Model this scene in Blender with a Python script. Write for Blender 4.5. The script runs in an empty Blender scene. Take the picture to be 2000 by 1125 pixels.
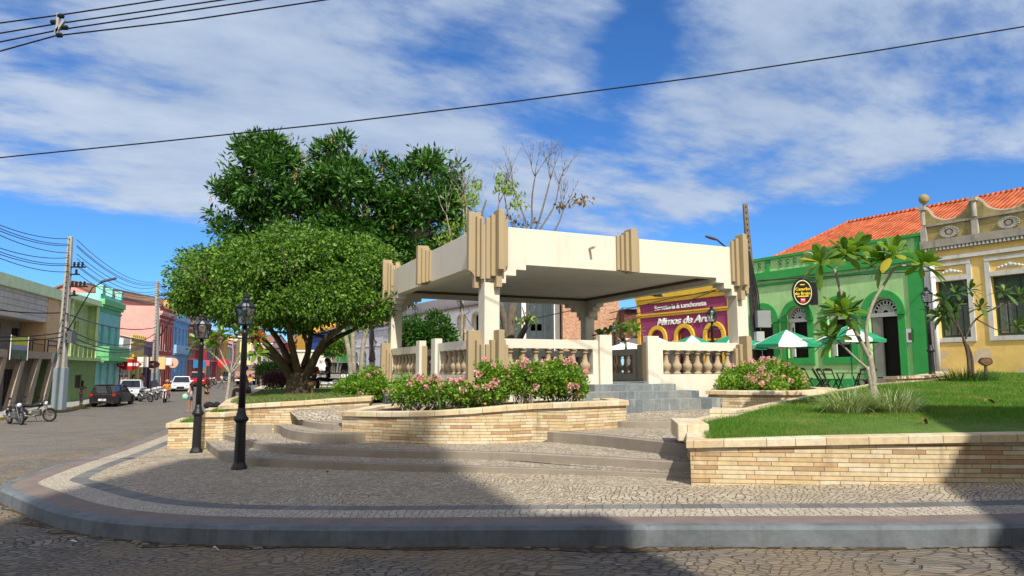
import bpy, bmesh, math, random
import numpy as np
from mathutils import Vector, Matrix
R = math.radians
SC = bpy.context.scene
COL = SC.collection
random.seed(7)
# ------------------------------------------------------------------ camera
CAMZ = 1.65
PITCH, ROLL, FPX = 6.72, -0.10, 1390.0
cd = bpy.data.cameras.new('camera'); cam = bpy.data.objects.new('camera', cd); COL.objects.link(cam)
cd.sensor_width = 36.0; cd.lens = 36.0 * FPX / 2000.0; cd.clip_start = 0.1; cd.clip_end = 3000
CR = Matrix.Rotation(R(90 + PITCH), 3, 'X') @ Matrix.Rotation(R(ROLL), 3, 'Z')
cam.matrix_world = Matrix.Translation((0, 0, CAMZ)) @ CR.to_4x4()
SC.camera = cam
# ------------------------------------------------------------------ light
SUN_EL, SUN_AZ = 46.0, 163.0          # azimuth measured clockwise from +Y
to_sun = Vector((math.sin(R(SUN_AZ)) * math.cos(R(SUN_EL)), math.cos(R(SUN_AZ)) * math.cos(R(SUN_EL)), math.sin(R(SUN_EL))))
sl = bpy.data.lights.new('sun', 'SUN'); sl.energy = 4.2; sl.angle = R(0.8); sl.color = (1.0, 0.93, 0.80)
so = bpy.data.objects.new('sun', sl); COL.objects.link(so)
so.rotation_euler = to_sun.to_track_quat('Z', 'Y').to_euler()
W = bpy.data.worlds.new('World'); SC.world = W; W.use_nodes = True
SC.view_settings.view_transform = 'Standard'; SC.view_settings.look = 'None'
SC.view_settings.exposure = 0.42; SC.view_settings.gamma = 1.0

def world_sky():
    nt = W.node_tree; N = nt.nodes; L = nt.links; N.clear()
    def nd(t, **k):
        n = N.new(t)
        for a, b in k.items(): setattr(n, a, b)
        return n
    def val(sock, v):
        if hasattr(v, 'is_output') or isinstance(v, bpy.types.NodeSocket): L.new(v, sock)
        else: sock.default_value = v
    def m(op, a, b=0.0, c=0.0, clamp=False):
        n = nd('ShaderNodeMath', operation=op); n.use_clamp = clamp
        val(n.inputs[0], a); val(n.inputs[1], b); val(n.inputs[2], c)
        return n.outputs[0]
    out = nd('ShaderNodeOutputWorld'); bg = nd('ShaderNodeBackground'); L.new(bg.outputs[0], out.inputs[0])
    sky = nd('ShaderNodeTexSky', sky_type='NISHITA'); sky.sun_disc = False
    sky.sun_elevation = R(SUN_EL); sky.sun_rotation = R(SUN_AZ); sky.altitude = 600; sky.air_density = 1.0
    sky.dust_density = 0.15; sky.ozone_density = 2.6
    tc = nd('ShaderNodeTexCoord'); sep = nd('ShaderNodeSeparateXYZ'); L.new(tc.outputs['Generated'], sep.inputs[0])
    x, y, z = sep.outputs
    zz = m('ADD', m('MAXIMUM', z, 0.0), 0.16)
    u = m('DIVIDE', x, zz); v = m('DIVIDE', y, zz)
    # stretch the layer along its drift so that the cloud reads as long soft streaks
    a = R(28)
    us = m('ADD', m('MULTIPLY', u, math.cos(a)), m('MULTIPLY', v, math.sin(a)))
    vs = m('ADD', m('MULTIPLY', u, -math.sin(a)), m('MULTIPLY', v, math.cos(a)))
    comb = nd('ShaderNodeCombineXYZ'); L.new(m('MULTIPLY', us, 0.62), comb.inputs[0]); L.new(vs, comb.inputs[1]); comb.inputs[2].default_value = 3.7
    n1 = nd('ShaderNodeTexNoise'); n1.inputs['Scale'].default_value = 1.5; n1.inputs['Detail'].default_value = 9; n1.inputs['Roughness'].default_value = 0.58; n1.inputs['Distortion'].default_value = 0.25
    L.new(comb.outputs[0], n1.inputs['Vector'])
    n2 = nd('ShaderNodeTexNoise'); n2.inputs['Scale'].default_value = 5.5; n2.inputs['Detail'].default_value = 7; n2.inputs['Roughness'].default_value = 0.6
    L.new(comb.outputs[0], n2.inputs['Vector'])
    # where the layer is thick and where it opens: soft spots in the sky's own direction space
    def spot(px, py, sx, sy, w, rot=0.0):
        d = (CR @ Vector(((px - 1000) / FPX, -(py - 562.5) / FPX, -1))).normalized()
        az0 = math.atan2(d.x, d.y); el0 = math.asin(d.z)
        az = m('ARCTAN2', x, y); el = m('ARCSINE', z)
        da = m('SUBTRACT', az, az0); de = m('SUBTRACT', el, el0)
        c, s = math.cos(R(rot)), math.sin(R(rot))
        p = m('DIVIDE', m('ADD', m('MULTIPLY', da, c), m('MULTIPLY', de, s)), sx)
        q = m('DIVIDE', m('SUBTRACT', m('MULTIPLY', de, c), m('MULTIPLY', da, s)), sy)
        r2 = m('ADD', m('MULTIPLY', p, p), m('MULTIPLY', q, q))
        return m('MULTIPLY', m('EXPONENT', m('MULTIPLY', r2, -1.0)), w)
    cov = n1.outputs['Fac']
    for s_ in SPOTS: cov = m('ADD', cov, spot(*s_))
    cov = m('ADD', cov, m('MULTIPLY', m('SUBTRACT', n2.outputs['Fac'], 0.5), 0.50))
    ramp = nd('ShaderNodeMapRange', interpolation_type='SMOOTHSTEP'); ramp.inputs['From Min'].default_value = 0.45; ramp.inputs['From Max'].default_value = 0.71
    L.new(cov, ramp.inputs['Value'])
    low = nd('ShaderNodeMapRange', interpolation_type='SMOOTHSTEP'); low.inputs['From Min'].default_value = 0.0; low.inputs['From Max'].default_value = 0.10
    L.new(z, low.inputs['Value'])
    f = m('MULTIPLY', m('MULTIPLY', ramp.outputs[0], 0.93), m('ADD', 0.25, m('MULTIPLY', low.outputs[0], 0.75)))
    cr = nd('ShaderNodeValToRGB'); cr.color_ramp.elements[0].position = 0.35; cr.color_ramp.elements[1].position = 0.75
    cr.color_ramp.elements[0].color = CLOUD_DARK; cr.color_ramp.elements[1].color = CLOUD_LIGHT
    L.new(m('ADD', m('MULTIPLY', n1.outputs['Fac'], 0.6), m('MULTIPLY', n2.outputs['Fac'], 0.4)), cr.inputs[0])
    tint = nd('ShaderNodeMixRGB', blend_type='MULTIPLY'); tint.inputs[0].default_value = 1.0; L.new(sky.outputs[0], tint.inputs[1]); tint.inputs[2].default_value = SKY_TINT
    # bright warm cloud added round the sun, out of view, to lift the shade
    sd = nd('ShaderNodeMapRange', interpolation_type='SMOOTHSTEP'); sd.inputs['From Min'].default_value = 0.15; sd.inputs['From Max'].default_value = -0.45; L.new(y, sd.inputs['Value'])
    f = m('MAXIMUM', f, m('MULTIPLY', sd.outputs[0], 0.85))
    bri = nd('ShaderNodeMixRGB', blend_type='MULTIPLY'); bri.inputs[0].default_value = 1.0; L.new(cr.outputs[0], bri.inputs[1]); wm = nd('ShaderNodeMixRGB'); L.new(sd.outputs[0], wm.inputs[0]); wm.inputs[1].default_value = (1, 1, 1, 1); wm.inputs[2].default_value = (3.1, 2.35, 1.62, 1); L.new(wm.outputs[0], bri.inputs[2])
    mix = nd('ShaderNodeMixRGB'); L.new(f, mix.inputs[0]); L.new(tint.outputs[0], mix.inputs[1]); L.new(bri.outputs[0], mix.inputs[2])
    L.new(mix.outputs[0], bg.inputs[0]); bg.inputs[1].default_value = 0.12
SKY_TINT = (0.31, 0.61, 0.96, 1)
CLOUD_DARK = (1.9, 2.6, 3.9, 1); CLOUD_LIGHT = (4.5, 5.0, 5.7, 1)
SPOTS = [(350, 60, 0.55, 0.22, 0.26, 0), (800, 330, 0.28, 0.10, 0.14, 0), (1235, 100, 0.045, 0.11, -0.24, -25), (1080, 60, 0.10, 0.10, 0.12, 0), (1480, 170, 0.12, 0.10, 0.12, 0), (1060, 250, 0.09, 0.05, -0.16, 0),
         (1650, 60, 0.30, 0.12, 0.20, 10), (1700, 330, 0.35, 0.035, 0.16, 8), (1900, 420, 0.3, 0.05, -0.22, 4), (120, 470, 0.35, 0.055, -0.30, 0),
         (250, 395, 0.25, 0.03, 0.08, 0), (1350, 430, 0.14, 0.03, -0.12, 0), (1300, 420, 0.10, 0.035, 0.10, 0), (60, 40, 0.12, 0.2, -0.14, 0)]
world_sky()

# ------------------------------------------------------------------ rays: a pixel of the photograph and a known height or depth give a place
def ray(px, py): return CR @ Vector(((px - 1000) / FPX, -(py - 562.5) / FPX, -1))
def U(px, py, z):
    d = ray(px, py); t = (z - CAMZ) / d.z
    return Vector((d.x * t, d.y * t, z))
def D(px, py, Y):
    d = ray(px, py); t = Y / d.y
    return Vector((d.x * t, Y, CAMZ + d.z * t))
def G(px, py, f):
    z = 0.0
    for _ in range(40):
        p = U(px, py, z); z = 0.5 * z + 0.5 * f(p.x, p.y)
    return U(px, py, z)
def zat(px, py, Y): return D(px, py, Y).z
def Spave(x, y): return 0.025 * (x + 1)
def Rroad(x, y): return -0.2 + 0.025 * (max(min(x, 12), -22) + 1) + min(0.018 * max(0, y - 45), 0.75)

# ------------------------------------------------------------------ objects
def tag(o, label=None, cat=None, group=None, kind=None):
    if label: o['label'] = label
    if cat: o['category'] = cat
    if group: o['group'] = group
    if kind: o['kind'] = kind
    return o
def thing(name, label, cat, loc=(0, 0, 0), rz=0.0, group=None):
    o = bpy.data.objects.new(name, None); COL.objects.link(o)
    o.location = loc; o.rotation_euler = (0, 0, rz); o.empty_display_size = 0.2
    return tag(o, label, cat, group)
def kids(o): return [c for c in bpy.data.objects if c.parent == o]
def copy_tree(o, loc=None, rz=None, label=None, parent=None, scale=None):
    c = o.copy(); COL.objects.link(c); c.parent = parent
    if loc is not None: c.location = loc
    if rz is not None: c.rotation_euler = (0, 0, rz)
    if scale is not None: c.scale = scale
    if label: c['label'] = label
    for k in kids(o): copy_tree(k, parent=c)
    return c

class MB:
    def __init__(s): s.v = []; s.f = []; s.uv = {}
    def add(s, vs, fs):
        b = len(s.v); s.v += [tuple(p) for p in vs]; s.f += [tuple(i + b for i in f) for f in fs]; return s
    def quad(s, a, b, c, d): return s.add([a, b, c, d], [(0, 1, 2, 3)])
    def box(s, x0, x1, y0, y1, z0, z1):
        return s.add([(x0, y0, z0), (x1, y0, z0), (x1, y1, z0), (x0, y1, z0), (x0, y0, z1), (x1, y0, z1), (x1, y1, z1), (x0, y1, z1)],
                     [(0, 3, 2, 1), (4, 5, 6, 7), (0, 1, 5, 4), (1, 2, 6, 5), (2, 3, 7, 6), (3, 0, 4, 7)])
    def obox(s, c, size, M=None):
        hx, hy, hz = size[0] / 2, size[1] / 2, size[2] / 2
        M = M or Matrix.Identity(3); c = Vector(c)
        vs = [c + M @ Vector(p) for p in [(-hx, -hy, -hz), (hx, -hy, -hz), (hx, hy, -hz), (-hx, hy, -hz), (-hx, -hy, hz), (hx, -hy, hz), (hx, hy, hz), (-hx, hy, hz)]]
        return s.add(vs, [(0, 3, 2, 1), (4, 5, 6, 7), (0, 1, 5, 4), (1, 2, 6, 5), (2, 3, 7, 6), (3, 0, 4, 7)])
    def prism(s, poly, z0, z1, caps=True):
        """poly of (x,y) counter-clockwise; z0/z1 numbers or per-vertex lists"""
        n = len(poly); Z0 = z0 if isinstance(z0, (list, tuple)) else [z0] * n; Z1 = z1 if isinstance(z1, (list, tuple)) else [z1] * n
        vs = [(p[0], p[1], Z0[i]) for i, p in enumerate(poly)] + [(p[0], p[1], Z1[i]) for i, p in enumerate(poly)]
        fs = [(i, (i + 1) % n, n + (i + 1) % n, n + i) for i in range(n)]
        if caps: fs += [tuple(range(n, 2 * n)), tuple(reversed(range(n)))]
        return s.add(vs, fs)
    def tube(s, pts, r, n=8, cap=True):
        pts = [Vector(p) for p in pts]; m = len(pts); rs = r if isinstance(r, (list, tuple)) else [r] * m
        base = len(s.v); prev = None
        for i, p in enumerate(pts):
            t = (pts[min(i + 1, m - 1)] - pts[max(i - 1, 0)])
            t = t.normalized() if t.length > 1e-9 else Vector((0, 0, 1))
            if prev is None:
                a = t.cross(Vector((0, 0, 1)));
                if a.length < 0.05: a = t.cross(Vector((1, 0, 0)))
                a.normalize()
            else:
                a = (prev - t * prev.dot(t)); a.normalize()
            prev = a; b = t.cross(a)
            for k in range(n):
                an = 2 * math.pi * k / n
                s.v.append(tuple(p + (a * math.cos(an) + b * math.sin(an)) * rs[i]))
        for i in range(m - 1):
            for k in range(n):
                s.f.append((base + i * n + k, base + i * n + (k + 1) % n, base + (i + 1) * n + (k + 1) % n, base + (i + 1) * n + k))
        if cap:
            s.f.append(tuple(base + k for k in reversed(range(n)))); s.f.append(tuple(base + (m - 1) * n + k for k in range(n)))
        return s
    def lathe(s, prof, c=(0, 0, 0), n=12, M=None, rot=0.0):
        base = len(s.v); m = len(prof); c = Vector(c)
        for r, z in prof:
            for k in range(n):
                an = 2 * math.pi * k / n + rot; p = Vector((r * math.cos(an), r * math.sin(an), z))
                if M: p = M @ p
                s.v.append(tuple(c + p))
        for i in range(m - 1):
            for k in range(n):
                s.f.append((base + i * n + k, base + i * n + (k + 1) % n, base + (i + 1) * n + (k + 1) % n, base + (i + 1) * n + k))
        s.f.append(tuple(base + k for k in reversed(range(n)))); s.f.append(tuple(base + (m - 1) * n + k for k in range(n)))
        return s
    def arc_band(s, cx, cz, r0, r1, y0, y1, a0=0.0, a1=math.pi, n=20):
        """ring sector standing in the xz plane between radii r0<r1, thickness y0..y1"""
        for i in range(n):
            A, B = a0 + (a1 - a0) * i / n, a0 + (a1 - a0) * (i + 1) / n
            P = lambda r, t, y: (cx + r * math.cos(t), y, cz + r * math.sin(t))
            s.add([P(r0, A, y0), P(r1, A, y0), P(r1, B, y0), P(r0, B, y0), P(r0, A, y1), P(r1, A, y1), P(r1, B, y1), P(r0, B, y1)],
                  [(0, 1, 2, 3), (7, 6, 5, 4), (1, 5, 6, 2), (3, 7, 4, 0)] + ([(0, 4, 5, 1)] if i == 0 else []) + ([(2, 6, 7, 3)] if i == n - 1 else []))
        return s
    def build(s, name, mat, parent=None, smooth=False, bevel=0.0, seg=1, uv=None, fix=True):
        me = bpy.data.meshes.new(name); me.from_pydata(s.v, [], s.f)
        if fix:
            bm = bmesh.new(); bm.from_mesh(me); bmesh.ops.recalc_face_normals(bm, faces=bm.faces); bm.to_mesh(me); bm.free()
        me.materials.append(mat)
        if smooth: me.shade_smooth()
        ul = me.uv_layers.new(name='uv').data
        if uv:
            for i, l in enumerate(me.loops): ul[i].uv = uv[l.vertex_index]
        else:
            for p in me.polygons:
                nn = p.normal
                if abs(nn.z) > 0.7:
                    for li in p.loop_indices:
                        c = me.vertices[me.loops[li].vertex_index].co; ul[li].uv = (c.x, c.y)
                else:
                    t = Vector((-nn.y, nn.x, 0)).normalized()
                    for li in p.loop_indices:
                        c = me.vertices[me.loops[li].vertex_index].co; ul[li].uv = (c.x * t.x + c.y * t.y, c.z)
        o = bpy.data.objects.new(name, me); COL.objects.link(o)
        if parent: o.parent = parent
        if bevel > 0:
            b = o.modifiers.new('bevel', 'BEVEL'); b.width = bevel; b.segments = seg; b.limit_method = 'ANGLE'; b.angle_limit = R(40)
        return o

def raw_mesh(name, V, F, mat, parent=None, smooth=False, col=None):
    """V (n,3), F (m,k) numpy arrays -> one object; fast path for foliage"""
    me = bpy.data.meshes.new(name); n, (m, k) = len(V), F.shape
    me.vertices.add(n); me.vertices.foreach_set('co', V.astype(np.float32).ravel())
    me.loops.add(m * k); me.loops.foreach_set('vertex_index', F.astype(np.int32).ravel())
    me.polygons.add(m); me.polygons.foreach_set('loop_start', np.arange(0, m * k, k, dtype=np.int32))
    me.polygons.foreach_set('loop_total', np.full(m, k, dtype=np.int32))
    me.update(calc_edges=True); me.materials.append(mat)
    if smooth: me.shade_smooth()
    o = bpy.data.objects.new(name, me); COL.objects.link(o)
    if parent: o.parent = parent
    return o

# ------------------------------------------------------------------ materials
def new_mat(name):
    m = bpy.data.materials.new(name); m.use_nodes = True
    return m, m.node_tree.nodes, m.node_tree.links, m.node_tree.nodes['Principled BSDF']
def c4(c): return (c[0], c[1], c[2], 1)
def pr(b, rough=0.7, spec=0.3, metal=0.0):
    b.inputs['Roughness'].default_value = rough; b.inputs['Metallic'].default_value = metal; b.inputs['Specular IOR Level'].default_value = spec
_pc = {}
def paint(name, col, rough=0.75, var=0.12, scale=2.0, dirt=0.0, bump=0.15, spec=0.25, metal=0.0, dirtcol=(0.12, 0.10, 0.08), bscale=40):
    """wall or metal paint: broad mottling, fine grain, optional streaky grime, light bump"""
    col = tuple(col); key = (name, col, rough, var, scale, dirt)
    if key in _pc: return _pc[key]
    m, N, L, b = new_mat(name); pr(b, rough, spec, metal)
    geo = N.new('ShaderNodeNewGeometry'); mp = N.new('ShaderNodeMapping'); L.new(geo.outputs['Position'], mp.inputs[0])
    n = N.new('ShaderNodeTexNoise'); n.inputs['Scale'].default_value = scale; n.inputs['Detail'].default_value = 8; n.inputs['Roughness'].default_value = 0.65
    L.new(mp.outputs[0], n.inputs['Vector'])
    r = N.new('ShaderNodeValToRGB'); e = r.color_ramp.elements
    e[0].position = 0.3; e[1].position = 0.7
    e[0].color = c4([max(0, c * (1 - var)) for c in col]); e[1].color = c4([min(1, c * (1 + var * 0.6)) for c in col])
    L.new(n.outputs['Fac'], r.inputs[0]); cur = r.outputs[0]
    if dirt > 0:
        mp2 = N.new('ShaderNodeMapping'); mp2.inputs['Scale'].default_value = (3.0, 3.0, 0.45); L.new(geo.outputs['Position'], mp2.inputs[0])
        n2 = N.new('ShaderNodeTexNoise'); n2.inputs['Scale'].default_value = 1.6; n2.inputs['Detail'].default_value = 9; n2.inputs['Roughness'].default_value = 0.7
        L.new(mp2.outputs[0], n2.inputs['Vector'])
        mr = N.new('ShaderNodeMapRange'); mr.inputs['From Min'].default_value = 0.52; mr.inputs['From Max'].default_value = 0.78; mr.inputs['To Max'].default_value = dirt
        L.new(n2.outputs['Fac'], mr.inputs['Value'])
        mx = N.new('ShaderNodeMixRGB'); L.new(mr.outputs[0], mx.inputs[0]); L.new(cur, mx.inputs[1]); mx.inputs[2].default_value = c4(dirtcol); cur = mx.outputs[0]
    L.new(cur, b.inputs['Base Color'])
    if bump > 0:
        nb = N.new('ShaderNodeTexNoise'); nb.inputs['Scale'].default_value = bscale; nb.inputs['Detail'].default_value = 4; L.new(geo.outputs['Position'], nb.inputs['Vector'])
        bp = N.new('ShaderNodeBump'); bp.inputs['Strength'].default_value = bump; bp.inputs['Distance'].default_value = 0.01
        L.new(nb.outputs['Fac'], bp.inputs['Height']); L.new(bp.outputs[0], b.inputs['Normal'])
    _pc[key] = m
    return m

def masonry(name, h, l, cols, mortar=0.03, mcol=(0.06, 0.05, 0.04), rough=0.8, bump=0.6, jitter=0.35, streak=None, shiftrow=0.5):
    """coursed stone from the uv in metres: every block its own colour, dark joints, uneven faces"""
    m, N, L, b = new_mat(name); pr(b, rough, 0.25)
    def mm(op, a, b_=0.0, cl=False):
        n = N.new('ShaderNodeMath'); n.operation = op; n.use_clamp = cl
        for i, q in enumerate((a, b_)):
            if isinstance(q, (int, float)): n.inputs[i].default_value = q
            else: L.new(q, n.inputs[i])
        return n.outputs[0]
    uv = N.new('ShaderNodeUVMap'); sp = N.new('ShaderNodeSeparateXYZ'); L.new(uv.outputs[0], sp.inputs[0])
    v = mm('DIVIDE', sp.outputs[1], h); row = mm('FLOOR', v); fv = mm('FRACT', v)
    wr = N.new('ShaderNodeTexWhiteNoise'); wr.noise_dimensions = '1D'; L.new(row, wr.inputs['W'])
    u = mm('ADD', mm('DIVIDE', sp.outputs[0], l), mm('ADD', mm('MULTIPLY', wr.outputs['Value'], 0.8), mm('MULTIPLY', row, shiftrow)))
    # uneven block lengths
    col_ = mm('FLOOR', u); fu = mm('FRACT', u)
    cb = N.new('ShaderNodeCombineXYZ'); L.new(col_, cb.inputs[0]); L.new(row, cb.inputs[1])
    wn = N.new('ShaderNodeTexWhiteNoise'); wn.noise_dimensions = '2D'; L.new(cb.outputs[0], wn.inputs['Vector'])
    cut = mm('ADD', 0.5, mm('MULTIPLY', mm('SUBTRACT', wn.outputs['Value'], 0.5), jitter * 2))
    # second split inside a cell for half the cells
    side = mm('GREATER_THAN', fu, cut)
    cb2 = N.new('ShaderNodeCombineXYZ'); L.new(mm('ADD', mm('MULTIPLY', col_, 2.0), side), cb2.inputs[0]); L.new(row, cb2.inputs[1])
    wn2 = N.new('ShaderNodeTexWhiteNoise'); wn2.noise_dimensions = '2D'; L.new(cb2.outputs[0], wn2.inputs['Vector'])
    r = N.new('ShaderNodeValToRGB'); r.color_ramp.interpolation = 'CONSTANT'; e = r.color_ramp.elements
    while len(e) < len(cols): e.new(0.5)
    for i, c in enumerate(cols): e[i].position = i / len(cols); e[i].color = c4(c)
    L.new(wn2.outputs['Value'], r.inputs[0])
    geo = N.new('ShaderNodeNewGeometry'); n = N.new('ShaderNodeTexNoise'); n.inputs['Scale'].default_value = 9; n.inputs['Detail'].default_value = 8; n.inputs['Roughness'].default_value = 0.7
    L.new(geo.outputs['Position'], n.inputs['Vector'])
    mr = N.new('ShaderNodeMapRange'); mr.inputs['From Min'].default_value = 0.3; mr.inputs['From Max'].default_value = 0.75; mr.inputs['To Min'].default_value = 0.72; mr.inputs['To Max'].default_value = 1.12
    L.new(n.outputs['Fac'], mr.inputs['Value'])
    mul = N.new('ShaderNodeMixRGB'); mul.blend_type = 'MULTIPLY'; mul.inputs[0].default_value = 1; L.new(r.outputs[0], mul.inputs[1]); L.new(mr.outputs[0], mul.inputs[2])
    cur = mul.outputs[0]
    if streak:
        mp2 = N.new('ShaderNodeMapping'); mp2.inputs['Scale'].default_value = (5, 5, 1.0); L.new(geo.outputs['Position'], mp2.inputs[0])
        ns = N.new('ShaderNodeTexNoise'); ns.inputs['Scale'].default_value = 1.3; ns.inputs['Detail'].default_value = 8; L.new(mp2.outputs[0], ns.inputs['Vector'])
        ms = N.new('ShaderNodeMapRange'); ms.inputs['From Min'].default_value = 0.56; ms.inputs['From Max'].default_value = 0.75; ms.inputs['To Max'].default_value = streak[1]
        L.new(ns.outputs['Fac'], ms.inputs['Value'])
        mx = N.new('ShaderNodeMixRGB'); L.new(ms.outputs[0], mx.inputs[0]); L.new(cur, mx.inputs[1]); mx.inputs[2].default_value = c4(streak[0]); cur = mx.outputs[0]
    # distance to the joints in metres
    dv = mm('MULTIPLY', mm('MINIMUM', fv, mm('SUBTRACT', 1.0, fv)), h)
    du0 = mm('MULTIPLY', mm('MINIMUM', fu, mm('SUBTRACT', 1.0, fu)), l)
    du1 = mm('MULTIPLY', mm('ABSOLUTE', mm('SUBTRACT', fu, cut)), l)
    dj = mm('MINIMUM', dv, mm('MINIMUM', du0, du1))
    jm = N.new('ShaderNodeMapRange'); jm.inputs['From Min'].default_value = mortar * 0.25; jm.inputs['From Max'].default_value = mortar * 0.6; L.new(dj, jm.inputs['Value'])
    mj = N.new('ShaderNodeMixRGB'); L.new(jm.outputs[0], mj.inputs[0]); mj.inputs[1].default_value = c4(mcol); L.new(cur, mj.inputs[2])
    L.new(mj.outputs[0], b.inputs['Base Color'])
    hgt = mm('ADD', mm('MULTIPLY', jm.outputs[0], 0.8), mm('ADD', mm('MULTIPLY', wn2.outputs['Value'], 0.6), mm('MULTIPLY', n.outputs['Fac'], 0.5)))
    bp = N.new('ShaderNodeBump'); bp.inputs['Strength'].default_value = bump; bp.inputs['Distance'].default_value = 0.012; L.new(hgt, bp.inputs['Height']); L.new(bp.outputs[0], b.inputs['Normal'])
    return m

def cobble(name, size, cols, joint, jcol, ang=0.0, squash=1.0, rough=0.8, bump=0.8, patch=None, rand=0.8, jw=0.10, warp=0.15, asphalt=None):
    """set stones: voronoi cells laid in world metres, own colour each, sunken joints, broad patches of dirt"""
    m, N, L, b = new_mat(name); pr(b, rough, 0.3)
    geo = N.new('ShaderNodeNewGeometry'); mp = N.new('ShaderNodeMapping'); mp.inputs['Rotation'].default_value = (0, 0, ang); mp.inputs['Scale'].default_value = (1 / size, squash / size, 0)
    nz = N.new('ShaderNodeTexNoise'); nz.inputs['Scale'].default_value = 0.55; nz.inputs['Detail'].default_value = 3; L.new(geo.outputs['Position'], nz.inputs['Vector'])
    wp = N.new('ShaderNodeVectorMath'); wp.operation = 'MULTIPLY_ADD'; L.new(nz.outputs['Color'], wp.inputs[0]); wp.inputs[1].default_value = (warp, warp, 0); L.new(geo.outputs['Position'], wp.inputs[2])
    L.new(wp.outputs[0], mp.inputs[0])
    vd = N.new('ShaderNodeTexVoronoi'); vd.feature = 'DISTANCE_TO_EDGE'; vd.voronoi_dimensions = '2D'; vd.inputs['Scale'].default_value = 1; vd.inputs['Randomness'].default_value = rand
    vc = N.new('ShaderNodeTexVoronoi'); vc.feature = 'F1'; vc.voronoi_dimensions = '2D'; vc.inputs['Scale'].default_value = 1; vc.inputs['Randomness'].default_value = rand
    L.new(mp.outputs[0], vd.inputs['Vector']); L.new(mp.outputs[0], vc.inputs['Vector'])
    sp = N.new('ShaderNodeSeparateColor'); L.new(vc.outputs['Color'], sp.inputs[0])
    r = N.new('ShaderNodeValToRGB'); e = r.color_ramp.elements
    while len(e) < len(cols): e.new(0.5)
    for i, c in enumerate(cols): e[i].position = (i + 0.5) / len(cols); e[i].color = c4(c)
    L.new(sp.outputs[0], r.inputs[0])
    n = N.new('ShaderNodeTexNoise'); n.inputs['Scale'].default_value = 18; n.inputs['Detail'].default_value = 6; L.new(geo.outputs['Position'], n.inputs['Vector'])
    mr = N.new('ShaderNodeMapRange'); mr.inputs['From Min'].default_value = 0.3; mr.inputs['From Max'].default_value = 0.7; mr.inputs['To Min'].default_value = 0.78; mr.inputs['To Max'].default_value = 1.1
    L.new(n.outputs['Fac'], mr.inputs['Value'])
    mul = N.new('ShaderNodeMixRGB'); mul.blend_type = 'MULTIPLY'; mul.inputs[0].default_value = 1; L.new(r.outputs[0], mul.inputs[1]); L.new(mr.outputs[0], mul.inputs[2]); cur = mul.outputs[0]
    jm = N.new('ShaderNodeMapRange'); jm.inputs['From Min'].default_value = jw * 0.35; jm.inputs['From Max'].default_value = jw; L.new(vd.outputs['Distance'], jm.inputs['Value'])
    mj = N.new('ShaderNodeMixRGB'); L.new(jm.outputs[0], mj.inputs[0]); mj.inputs[1].default_value = c4(jcol); L.new(cur, mj.inputs[2]); cur = mj.outputs[0]
    if patch:
        for pc, sc_, lo, hi, amt in patch:
            pn = N.new('ShaderNodeTexNoise'); pn.inputs['Scale'].default_value = sc_; pn.inputs['Detail'].default_value = 7; pn.inputs['Roughness'].default_value = 0.65; L.new(geo.outputs['Position'], pn.inputs['Vector'])
            pm = N.new('ShaderNodeMapRange'); pm.inputs['From Min'].default_value = lo; pm.inputs['From Max'].default_value = hi; pm.inputs['To Max'].default_value = amt; L.new(pn.outputs['Fac'], pm.inputs['Value'])
            px_ = N.new('ShaderNodeMixRGB'); L.new(pm.outputs[0], px_.inputs[0]); L.new(cur, px_.inputs[1]); px_.inputs[2].default_value = c4(pc); cur = px_.outputs[0]
    if asphalt:   # worn asphalt lies over the setts west of a ragged line along the street
        sx = N.new('ShaderNodeSeparateXYZ'); L.new(geo.outputs['Position'], sx.inputs[0]); nn = N.new('ShaderNodeTexNoise'); nn.inputs['Scale'].default_value = .8; nn.inputs['Detail'].default_value = 8; nn.inputs['Roughness'].default_value = .7; L.new(geo.outputs['Position'], nn.inputs['Vector'])
        a1 = N.new('ShaderNodeMath'); a1.operation = 'MULTIPLY_ADD'; L.new(sx.outputs[1], a1.inputs[0]); a1.inputs[1].default_value = .27; L.new(sx.outputs[0], a1.inputs[2])
        a3 = N.new('ShaderNodeMath'); a3.operation = 'MULTIPLY_ADD'; L.new(nn.outputs['Fac'], a3.inputs[0]); a3.inputs[1].default_value = 3.6; L.new(a1.outputs[0], a3.inputs[2])
        m1 = N.new('ShaderNodeMapRange'); m1.inputs['From Min'].default_value = -3.6; m1.inputs['From Max'].default_value = -5.6; m1.inputs['To Max'].default_value = .72; L.new(a3.outputs[0], m1.inputs['Value'])
        m2 = N.new('ShaderNodeMapRange'); m2.inputs['From Min'].default_value = 13; m2.inputs['From Max'].default_value = 21; L.new(sx.outputs[1], m2.inputs['Value'])
        mt = N.new('ShaderNodeMath'); mt.operation = 'MULTIPLY'; L.new(m1.outputs[0], mt.inputs[0]); L.new(m2.outputs[0], mt.inputs[1])
        ac = N.new('ShaderNodeValToRGB'); ac.color_ramp.elements[0].position = .3; ac.color_ramp.elements[1].position = .75; ac.color_ramp.elements[0].color = c4(asphalt[0]); ac.color_ramp.elements[1].color = c4(asphalt[1]); L.new(nn.outputs['Fac'], ac.inputs[0])
        am = N.new('ShaderNodeMixRGB'); L.new(mt.outputs[0], am.inputs[0]); L.new(cur, am.inputs[1]); L.new(ac.outputs[0], am.inputs[2]); cur = am.outputs[0]
    L.new(cur, b.inputs['Base Color'])
    ad = N.new('ShaderNodeMath'); ad.operation = 'MULTIPLY_ADD'; L.new(sp.outputs[1], ad.inputs[0]); ad.inputs[1].default_value = 0.35; L.new(jm.outputs[0], ad.inputs[2])
    a2 = N.new('ShaderNodeMath'); a2.operation = 'MULTIPLY_ADD'; L.new(n.outputs['Fac'], a2.inputs[0]); a2.inputs[1].default_value = 0.4; L.new(ad.outputs[0], a2.inputs[2])
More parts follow.
